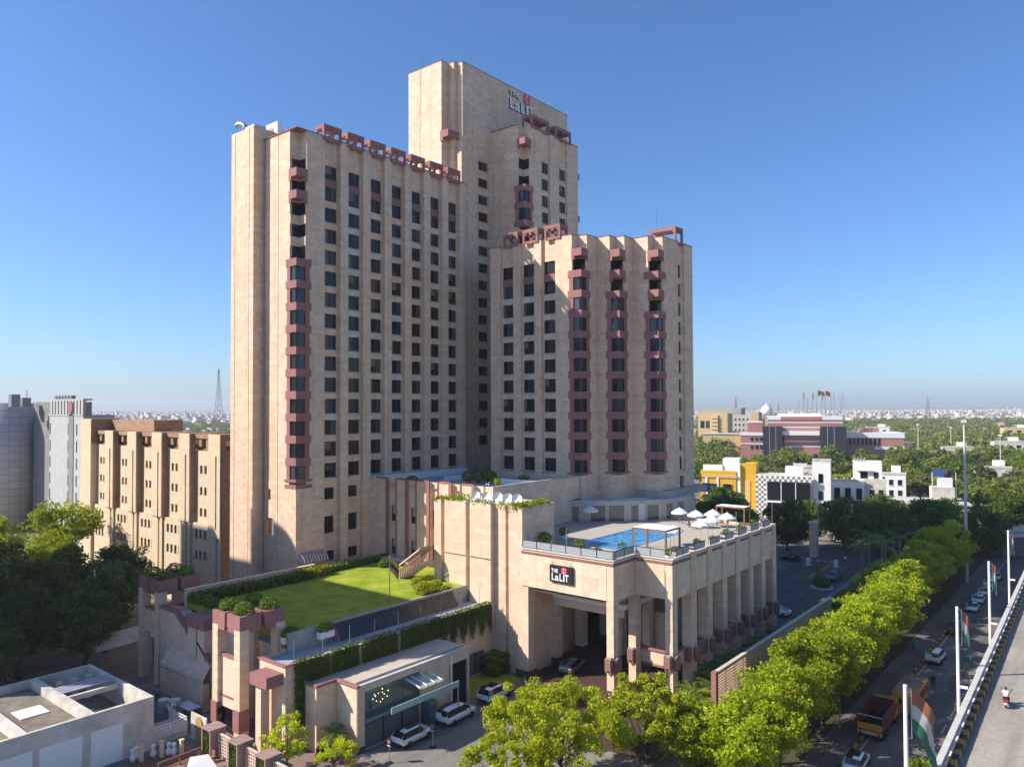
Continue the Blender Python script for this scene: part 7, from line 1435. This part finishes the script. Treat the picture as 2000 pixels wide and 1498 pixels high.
for x in (bx+1.4, bx+5.6):
    for s_ in (-1, 1): o = put('wheel', MB().lathe((0, 0, 0), [(0.2, -0.13), (0.45, -0.13), (0.45, 0.13), (0.2, 0.13)], 16, axis='y').mesh('bus_wheel', M['tyre']), BU, (x, by+s_*(bw2-0.12), RZ+0.45)); put('rim', MB().lathe((0, 0, 0), [(0.02, -0.14), (0.24, -0.12), (0.24, 0.12), (0.02, 0.14)], 12, axis='y').mesh('bus_rim', M['greymetal']), BU, (x, by+s_*(bw2-0.12), RZ+0.45))
MB().box(bx-0.03, by+0.2, RZ+1.5, bx, by+0.9, RZ+2.1).build('rear_window', M['carglass'], BU)
for s_ in (-1, 1): MB().box(bx-0.04, by+s_*0.85, RZ+0.8, bx, by+s_*1.1, RZ+1.05).build('tail_lamp', M['redlamp'], BU)
# open goods truck
TR = thing('goods_truck', 'maroon open goods truck with orange painted tailboard by the kerb', 'truck', (87.5, 21.3, RZ)); tx, ty_, tw, tl = 85.2, 21.4, 1.2, 5.6
M['truckred'] = plain('truck_maroon', (0.11, 0.035, 0.03), 0.7, 0.25, 3); 
for s_ in (-1, 1): MB().box(tx+0.1, ty_+s_*tw-0.05, RZ+1.15, tx+tl, ty_+s_*tw+0.05, RZ+2.75).build('side_board', M['truckred'], TR)
MB().box(tx+tl, ty_-tw, RZ+1.15, tx+tl+0.1, ty_+tw, RZ+2.9).build('head_board', M['truckred'], TR); MB().box(tx, ty_-tw, RZ+1.1, tx+tl, ty_+tw, RZ+1.2).build('bed', M['dark'], TR); MB().box(tx, ty_-tw, RZ+1.2, tx+0.1, ty_+tw, RZ+1.85).build('tailboard', plain('truck_orange', (0.50, 0.22, 0.03), 0.6, 0.35, 5), TR); MB().box(tx, ty_-tw, RZ+2.6, tx+0.1, ty_+tw, RZ+2.7).build('cross_bar', M['steel'], TR); MB().box(tx-0.05, ty_-tw, RZ+0.75, tx+0.1, ty_+tw, RZ+1.08).build('rear_bumper', plain('bumper_cream', (0.5, 0.42, 0.28), 0.6, 0.4, 6), TR)
MB().box(tx+0.1, ty_-0.5, RZ+0.6, tx+tl+2, ty_+0.5, RZ+1.05).build('chassis', M['dark'], TR); MB().box(tx+tl+0.25, ty_-tw+0.05, RZ+0.7, tx+tl+1.9, ty_+tw-0.05, RZ+2.55).build('cab', plain('truck_cab', (0.45, 0.20, 0.05), 0.5), TR); MB().box(tx+tl+0.5, ty_-tw+0.02, RZ+1.65, tx+tl+1.4, ty_+tw-0.02, RZ+2.3).build('cab_window', M['carglass'], TR)
for x in (tx+1.1, tx+2.3, tx+tl+1.0):
    for s_ in (-1, 1): put('wheel', bpy.data.meshes['bus_wheel'], TR, (x, ty_+s_*(tw-0.15), RZ+0.48))
for s_ in (-1, 1): MB().box(tx-0.08, ty_+s_*0.9-0.15, RZ+0.82, tx-0.05, ty_+s_*0.9+0.15, RZ+1.0).build('tail_lamp', M['redlamp'], TR)
# ---- flagpoles with large tricolour flags beside the flyover
M['saffron'] = plain('flag_saffron', (0.30, 0.11, 0.06), 0.8); M['flagwhite'] = plain('flag_white', (0.45, 0.43, 0.42), 0.8); M['flaggreen'] = plain('flag_green', (0.04, 0.14, 0.08), 0.8)  # flag colours muted to carry shade and backlight in the cloth
nmz = ('nearest', 'second', 'third', 'farthest')
for k, (x, top) in enumerate([(55.2, 14), (79.5, 14), (104.9, 14), (132.8, 14)]):
    y = fy(x)+(1.3, 1.5, 1.55, 1.9)[k]; zt = 14.0
    f_ = thing('flagpole', nmz[k]+' tall white flagpole beside the flyover parapet', 'flagpole', (x, y, gz), 0, 'white flagpoles along the flyover'); MB().tube([(x, y, gz), (x, y, zt)], [0.17, 0.12], 10).build('pole', M['white'], f_); MB().tube([(x, y, zt-0.15), (x+0.25, y-0.3, zt-0.15), (x+0.25, y-0.3, zt-3.4), (x, y, zt-3.4)], 0.035, 6).build('flag_bracket', M['white'], f_); MB().lathe((x, y, zt), [(0.13, 0), (0.13, 0.1), (0.02, 0.14)], 8).build('cap', M['white'], f_)
    MB().box(x-0.1, y-0.75, zt-7.2, x+0.1, y-0.1, zt-7.0).build('lamp_arm', M['white'], f_)
    droop_flag('tricolour_flag', nmz[k]+' saffron white and green flag '+('billowing' if k == 0 else 'hanging')+' from its pole', (x+0.25, y-0.35, zt-0.25), (2.8, 1.2, 0.6, 0.6)[k], (2.7, 2.6, 2.6, 2.2)[k], [M['saffron'], M['flagwhite'], M['flaggreen']], 0.3, (0.75, 0.9, 0.5, 0.5)[k], (-0.75, -0.8, -1.1, -1.0)[k])['group'] = 'tricolour flags'
# tall lamp mast and street lamps
p = place(1882, 150); lm = thing('high_mast', 'tall grey floodlight mast rising behind the flat roofed house', 'lamp mast', (p[0], p[1], gz)); MB().tube([(p[0], p[1], gz), (p[0], p[1], zy(824, 150))], [0.34, 0.2], 10).build('mast', M['concretelight'], lm); MB().box(p[0]-0.5, p[1]-0.5, zy(826, 150), p[0]+0.5, p[1]+0.5, zy(820, 150)).build('lamp_head', M['offwhite'], lm)
for k, (X, D, y) in enumerate([(1952, 330, 852), (1792, 420, 830), (1856, 430, 836)]):
    p = place(X, D); l_ = thing('park_lamp', ('right', 'left', 'middle')[k]+' slender floodlight pole among the park trees', 'lamp mast', (p[0], p[1], gz), 0, 'park floodlights'); MB().tube([(p[0], p[1], gz), (p[0], p[1], zy(y, D))], 0.22, 8).build('mast', M['concretelight'], l_); MB().box(p[0]-0.7, p[1]-0.7, zy(y, D), p[0]+0.7, p[1]+0.7, zy(y, D)+0.5).build('lamp_head', M['white'], l_)
sl = thing('street_lamp', 'curved street lamp poking out of the street trees', 'street lamp', (86, 24.6, gz)); MB().tube([(86, 24.6, gz), (86, 24.5, 4.6), (86.1, 24.0, 5.2), (86.3, 22.8, 5.35)], [0.1, 0.08, 0.06, 0.05], 8).build('pole', M['steel'], sl); MB().box(86.1, 21.9, 5.25, 86.5, 22.9, 5.42).build('lamp_head', M['offwhite'], sl)
# forecourt sign stands
def sign_stand(x, y, lb, h=1.5):
    s_ = thing('sign_stand', lb, 'sign stand', (x, y, 0), 0, 'sign stands in the forecourt'); MB().tube([(x, y, 0), (x, y, h)], 0.035, 8).build('post', M['steel'], s_); MB().box(x-0.3, y-0.3, 0, x+0.3, y+0.3, 0.05).build('foot', M['black'], s_); o = MB().box(x-0.06, y-0.28, h-0.1, x+0.02, y+0.28, h+0.75).build('board', M['signblack'], s_); MB().lathe((x-0.065, y, h+0.45), [(0.17, -0.005), (0.17, 0.005)], 16, axis='x').build('board_disc', M['pinkpave'], o); MB().box(x-0.07, y-0.2, h+0.05, x-0.06, y+0.2, h+0.12).build('board_strip', M['signwhite'], o)
sign_stand(46.8, 52.9, 'sign stand with round symbol at the near corner of the drive'); sign_stand(51.6, 52.1, 'sign stand in front of the compact white car'); sign_stand(67.3, 53.2, 'sign stand on the yellow drop off square'); sign_stand(69.2, 43.2, 'sign stand at the foot of the near porch column')
# potted palms and planter kerb between the porch columns
kbm = MB().box(US+1.3, 43.7, 0.0, 96, 45.2, 0.42).build('porch_kerb', M['plinth']); tag(kbm, 'dark red stone island kerb running through the porch columns', 'kerb')
for k, (x, y) in enumerate([(73.9, 44.5), (78.9, 44.4)]):
    t_ = tree('potted_palm', (MB().lathe((0, 0, 0), [(0.3, 0), (0.42, 0.5), (0.38, 0.5)], 12).mesh('palm_pot', M['black']), palm_meshes('pot_palm', 0.5, 22, 1.0, seed=8)[1]), ('near', 'far')[k]+' potted palm on the island kerb of the porch', (x, y, 0.42), k, 1.0, 'potted palms in the porch', cat='potted plant'); t_.children[0].name = 'pot'
# white barrier panel in the porch, gate furniture
wb_ = thing('white_barrier', 'white mesh barrier panel standing in the dark porch', 'barrier', (88, 50, 0))
MB().box(86.5, 50.6, 0.15, 90.2, 50.7, 1.35).build('panel', M['offwhite'], wb_)
for x in (86.5, 90.1): MB().box(x, 50.4, 0, x+0.1, 50.9, 0.15).build('foot', M['offwhite'], wb_)
gp_ = thing('gate_pillar', 'tall stone gate pillar behind the barrier', 'gate pillar', (168, 53.0, 0)); MB().box(167.2, 52.2, 0, 168.8, 53.6, 7.2).build('shaft', M['slab'], gp_); MB().box(167.0, 52.0, 7.2, 169.0, 53.8, 7.6).build('cap', M['ashlar'], gp_)
bm = thing('boom_barrier', 'red and white boom barrier across the gate lane', 'barrier', (158.5, 51.0, 0)); MB().box(157.9, 50.6, 0, 158.7, 51.4, 1.5).build('cabinet', M['white'], bm); MB().box(159.2, 45.6, 0, 159.9, 46.3, 1.5).build('cabinet', M['white'], bm)
for i in range(8): MB().box(158.4+0.12*i, 50.6-0.58*i, 1.05, 158.52+0.12*i, 50.0-0.58*i, 1.17).build('boom_segment', (M['white'], M['redlamp'])[i % 2], bm)
isl = MB().lathe((140.0, 42.8, 0), [(2.0, 0), (2.0, 0.2)], 20); solo(isl, 'drive_island', M['concretelight'], 'round kerbed island in the middle of the gate drive', 'island', (140, 42.8, 0))
t_ = thing('island_topiary', 'round clipped bush with a small cone on the drive island', 'topiary', (140, 42.8, 0.2)); link('ball', quads_mesh('ball', leaf_cloud(1200, ball_pts(2000, (0, 0, 0.8), (1.5, 1.5, 0.9)), 0.16), M['hedge']), t_); link('cone', quads_mesh('cone', leaf_cloud(350, ball_pts(500, (0.6, 0.8, 2.1), (0.4, 0.4, 1.1)), 0.12), M['hedge']), t_)
g = MB(); flat(g, [(112, 40.5), (190, 40.5), (190, 55.5), (112, 52)], 0.006); structure(g, 'gate_drive', groundmat('drive_asphalt', (0.10, 0.095, 0.09), (0.14, 0.135, 0.125), 0.15, 3))
solo(MB().box(146, 47.0, 0, 160, 47.5, 0.15), 'lane_kerb', M['yellow'], 'yellow edged kerb dividing the gate lanes', 'kerb', (153, 47.2, 0))
for k, (x, y) in enumerate([(163.0, 44.6), (163.6, 43.8)]): solo(MB().lathe((x, y, 0), [(0.3, 0), (0.25, 0.1), (0.05, 0.8)], 10), 'traffic_cone', M['redlamp'], ('left', 'right')[k]+' red traffic cone by the gate guard', 'traffic cone', (x, y, 0), 'traffic cones at the gate')
db = thing('dust_bin', 'green cylindrical bin on the footpath under the trees', 'bin', (121, 24.2, gz+0.2)); MB().lathe((121, 24.2, gz+0.2), [(0.26, 0), (0.3, 0.9)], 12).build('drum', plain('bin_green', (0.03, 0.28, 0.16)), db, True); MB().lathe((121, 24.2, gz+1.1), [(0.32, 0), (0.28, 0.12), (0.05, 0.2)], 12).build('lid', bpy.data.materials['bin_green'], db, True)
hedge('road_bush', 'leafy bush at the flyover foot on the bottom edge', (60, 11.2, 3.4, 64.5, 13.2, 5.6), 'hedge', 1600, 0.2, cat='bush')
# ---- people
skin = plain('skin', (0.22, 0.115, 0.07), 0.6, 0.05); hairm = plain('hair', (0.012, 0.010, 0.009), 0.7)
def person(label, loc, rz, top, bottom, height=1.72, pose='stand', parent_group=None, name='person', kurta=False, hat=None):
    """one continuous skinned body; clothes by region of the same surface, hair a child"""
    k = height/1.72
    J = {'pel': (0, 0, 0.95), 'bel': (0, 0, 1.10), 'che': (0.01, 0, 1.30), 'nek': (0, 0, 1.46), 'hd0': (0.01, 0, 1.54), 'hd1': (0.03, 0, 1.64), 'hd2': (0.02, 0, 1.70)}
    rad = {'pel': .145, 'bel': .13, 'che': .15, 'nek': .06, 'hd0': .075, 'hd1': .098, 'hd2': .06}
    E = [('pel', 'bel'), ('bel', 'che'), ('che', 'nek'), ('nek', 'hd0'), ('hd0', 'hd1'), ('hd1', 'hd2')]
    sit = pose == 'ride'
    for s_, n_ in ((-1, 'r'), (1, 'l')):
        hip, kn, an, to = ((0, s_*.10, .90), (0.02, s_*.11, .50), (0.0, s_*.11, .09), (0.14, s_*.13, .04))
        if sit: hip, kn, an, to = (0.06, s_*.13, .90), (0.40, s_*.20, .80), (0.28, s_*.19, .42), (0.42, s_*.19, .37)
        if pose == 'walk': kn, an, to = (0.10*s_+.05, s_*.11, .50), (0.22*s_-.05, s_*.11, .10), (0.22*s_+.09, s_*.12, .05)
        sh, el, wr = (0, s_*.19, 1.38), (-.02, s_*.26, 1.10), (0.06, s_*.26, .86)
        if sit: el, wr = (0.22, s_*.30, 1.16), (0.46, s_*.30, 1.12)
        J.update({n_+'h': hip, n_+'k': kn, n_+'a': an, n_+'t': to, n_+'s': sh, n_+'e': el, n_+'w': wr}); rad.update({n_+'h': .10, n_+'k': .065, n_+'a': .05, n_+'t': .04, n_+'s': .075, n_+'e': .05, n_+'w': .034})
        E += [('pel', n_+'h'), (n_+'h', n_+'k'), (n_+'k', n_+'a'), (n_+'a', n_+'t'), ('che', n_+'s'), (n_+'s', n_+'e'), (n_+'e', n_+'w')]
        d = (Vector(wr)-Vector(el)).normalized(); pm_ = Vector(wr)+d*0.07; J[n_+'p'] = tuple(pm_); rad[n_+'p'] = .034; E.append((n_+'w', n_+'p'))
        for q in range(4):
            o_ = Vector((0.03-0.02*q, 0, 0)); t1 = pm_+o_+d*(0.045-0.004*abs(q-1)); t2 = t1+d*0.035+Vector((0.012, -s_*0.012, 0)); J[n_+'f%d' % q] = tuple(t1); J[n_+'g%d' % q] = tuple(t2); rad[n_+'f%d' % q] = .010; rad[n_+'g%d' % q] = .008; E += [(n_+'p', n_+'f%d' % q), (n_+'f%d' % q, n_+'g%d' % q)]
        th = Vector(wr)+d*0.03+Vector((0.05, 0, 0)); J[n_+'th'] = tuple(th); rad[n_+'th'] = .011; E.append((n_+'w', n_+'th'))
    if kurta: rad['pel'] = .17; rad['rh'] = rad['lh'] = .13; rad['rk'] = rad['lk'] = .10
    names = list(J); me = bpy.data.meshes.new('body'); me.from_pydata([Vector(J[n_])*k for n_ in names], [(names.index(a_), names.index(b_)) for a_, b_ in E], [])
    o = bpy.data.objects.new('body', me); COL.objects.link(o); md = o.modifiers.new('skin', 'SKIN'); md.use_smooth_shade = True
    for i, n_ in enumerate(names): v = me.skin_vertices[0].data[i]; v.radius = (rad[n_]*k, rad[n_]*k*(1.25 if n_ in ('che', 'bel', 'pel') else 1)); v.use_root = n_ == 'pel'
    sb = o.modifiers.new('sub', 'SUBSURF'); sb.levels = 1; sb.render_levels = 1
    dg = bpy.context.evaluated_depsgraph_get(); m2 = bpy.data.meshes.new_from_object(o.evaluated_get(dg)); bpy.data.objects.remove(o)
    m2.materials.clear()
    for mm in (skin, top, bottom, M['black']): m2.materials.append(mm)
    for p in m2.polygons:
        c = p.center/k; side = abs(c.y) > .21
        if c.z > 1.45: mi = 0
        elif side and c.z < (1.12 if not sit else 1.2) and not (sit and c.x < .3 and c.z > 1.0): mi = 0 if c.z > .6 else 2
        elif c.z > (.55 if kurta else .93): mi = 1
        elif c.z > .08: mi = 2
        else: mi = 3
        if sit: 
            if c.z > 1.45: mi = 0
            elif c.x > .42 and c.z > 1.0: mi = 0
            elif c.z > .97: mi = 1
            elif c.z < .42: mi = 3
            else: mi = 2
        p.material_index = mi; p.use_smooth = True
    t = bpy.data.objects.new(name, None); COL.objects.link(t); t.location = loc; t.rotation_euler = (0, 0, rz); tag(t, label, 'person', parent_group)
    link('body', m2, t)
    h = MB().lathe((0.0*k, 0, 1.60*k), [(0.105*k, 0.02*k), (0.112*k, 0.06*k), (0.09*k, 0.115*k), (0.02*k, 0.14*k)], 12); link('hair' if not hat else 'helmet', h.mesh('hair', hairm if not hat else hat, smooth=True), t)
    f = MB(); f.lathe((0.128*k, 0, 1.625*k), [(0.012*k, -0.02*k), (0.018*k, 0), (0.004*k, 0.025*k)], 6); f.box(0.115*k, -0.045*k, 1.645*k, 0.128*k, -0.02*k, 1.657*k).box(0.115*k, 0.02*k, 1.645*k, 0.128*k, 0.045*k, 1.657*k).box(0.112*k, -0.025*k, 1.585*k, 0.124*k, 0.025*k, 1.593*k); link('face', f.mesh('face', [plain('features', (0.06, 0.03, 0.025))] if 'features' not in bpy.data.materials else bpy.data.materials['features']), t)
    return t
cw = plain('cotton_white', (0.74, 0.74, 0.74), 0.9); cd_ = plain('cotton_dark', (0.02, 0.02, 0.025), 0.9); cr_ = plain('cotton_maroon', (0.20, 0.03, 0.04), 0.9); cb_ = plain('cotton_blue', (0.25, 0.33, 0.45), 0.9); cg_ = plain('cotton_grey', (0.10, 0.10, 0.11), 0.9)
person('person in long white tunic standing between the porch columns', (79.0, 46.1, 0.004), 2.2, cw, cw, 1.78, kurta=True); person('person in white shirt and dark trousers by the colonnade corner', (82.5, 43.0, 0.004), 2.8, cw, cd_, 1.72, 'walk'); person('second person in white shirt just behind, near the colonnade', (84.3, 43.3, 0.004), 0.4, cw, cd_, 1.70)
person('person in dark clothes walking on the road beside the yellow bus', (106.2, 19.2, RZ), 3.3, cd_, cd_, 1.72, 'walk'); person('gate guard in white and maroon by the traffic cones', (164.8, 45.6, 0.006), 3.6, cw, cr_, 1.74); person('person in pale blue shirt in the shaded service yard', (40.4, 84.0, 0), 1.2, cb_, cd_, 1.70); person('person in white shirt working beside the yard drums', (38.9, 78.3, 0), 4.2, cw, cg_, 1.66)
# scooter with rider on the flyover
sx, sy, sz_ = 74.5, 8.1, FZ; rzs = R(2)
SCO = bpy.data.objects.new('scooter', None); COL.objects.link(SCO); SCO.location = (sx, sy, sz_); SCO.rotation_euler = (0, 0, rzs); tag(SCO, 'red scooter ridden along the flyover', 'scooter'); BASE[SCO.name] = Vector((0, 0, 0))
for x in (-0.62, 0.62): o = link('wheel', MB().lathe((0, 0, 0), [(0.14, -0.05), (0.25, -0.05), (0.27, 0), (0.25, 0.05), (0.14, 0.05)], 18, axis='y').mesh('scooter_wheel', M['tyre']), SCO, (x, 0, 0.27)); link('rim', MB().lathe((0, 0, 0), [(0.02, -0.06), (0.15, -0.04), (0.15, 0.04), (0.02, 0.06)], 12, axis='y').mesh('scooter_rim', M['rim']), o)
sr = paint('scooter_red', (0.38, 0.02, 0.03)); MB().extr([(-0.85, 0.45), (-0.2, 0.35), (0.0, 0.55), (-0.15, 0.72), (-0.8, 0.72), (-0.95, 0.62)], 1, -0.17, 0.17).build('rear_body', sr, SCO); MB().extr([(0.30, 0.30), (0.52, 0.30), (0.46, 1.0), (0.36, 1.02)], 1, -0.18, 0.18).build('leg_shield', sr, SCO); MB().box(-0.1, -0.15, 0.28, 0.36, 0.15, 0.34).build('floor_board', M['black'], SCO); MB().box(-0.78, -0.14, 0.72, 0.0, 0.14, 0.81).build('seat', M['black'], SCO); MB().tube([(0.42, -0.34, 1.06), (0.44, 0, 1.04), (0.42, 0.34, 1.06)], 0.025, 6).build('handlebar', M['black'], SCO); MB().tube([(0.62, 0, 0.3), (0.44, 0, 1.04)], 0.04, 6).build('fork', M['greymetal'], SCO); MB().box(-0.99, -0.1, 0.56, -0.93, 0.1, 0.66).build('tail_lamp', M['redlamp'], SCO); MB().box(-0.98, -0.11, 0.38, -0.96, 0.11, 0.52).build('number_plate', M['plate'], SCO); MB().lathe((0.5, 0, 0.98), [(0.09, 0), (0.07, 0.06)], 12, axis='x').build('headlight', M['headlamp'], SCO)
for s_ in (-1, 1): MB().tube([(0.42, s_*0.30, 1.06), (0.40, s_*0.36, 1.22)], 0.012, 5).lathe((0.40, s_*0.36, 1.25), [(0.06, -0.01), (0.06, 0.01)], 10, axis='x').build('mirror', M['black'], SCO)
person('scooter rider in white shirt and black helmet on the flyover', (sx-0.35, sy, sz_-0.08), rzs, cw, cd_, 1.72, 'ride', hat=M['black'])
car(car_set('pale_car', 4.2, 1.75, 1.5, M['carsilver'], 'sedan'), 'pale car just entering at the right edge of the flyover', (66.0, 2.6, FZ), R(1))
# ================================================================== HAZE
hz, nt, b = newmat('haze_air'); nt.nodes.remove(b); pv = nd(nt, 'ShaderNodeVolumePrincipled'); pv.inputs['Color'].default_value = (0.86, 0.91, 1.0, 1); pv.inputs['Density'].default_value = 0.00015; pv.inputs['Anisotropy'].default_value = 0.2
nt.links.new(pv.outputs[0], nt.nodes['Material Output'].inputs['Volume'])
h_ = MB().box(-300, -2500, gz-1.0, 6500, 6500, 101); ho = h_.build('haze', hz); ho['kind'] = 'stuff'; tag(ho, 'thin blue haze over the distant city', 'haze')
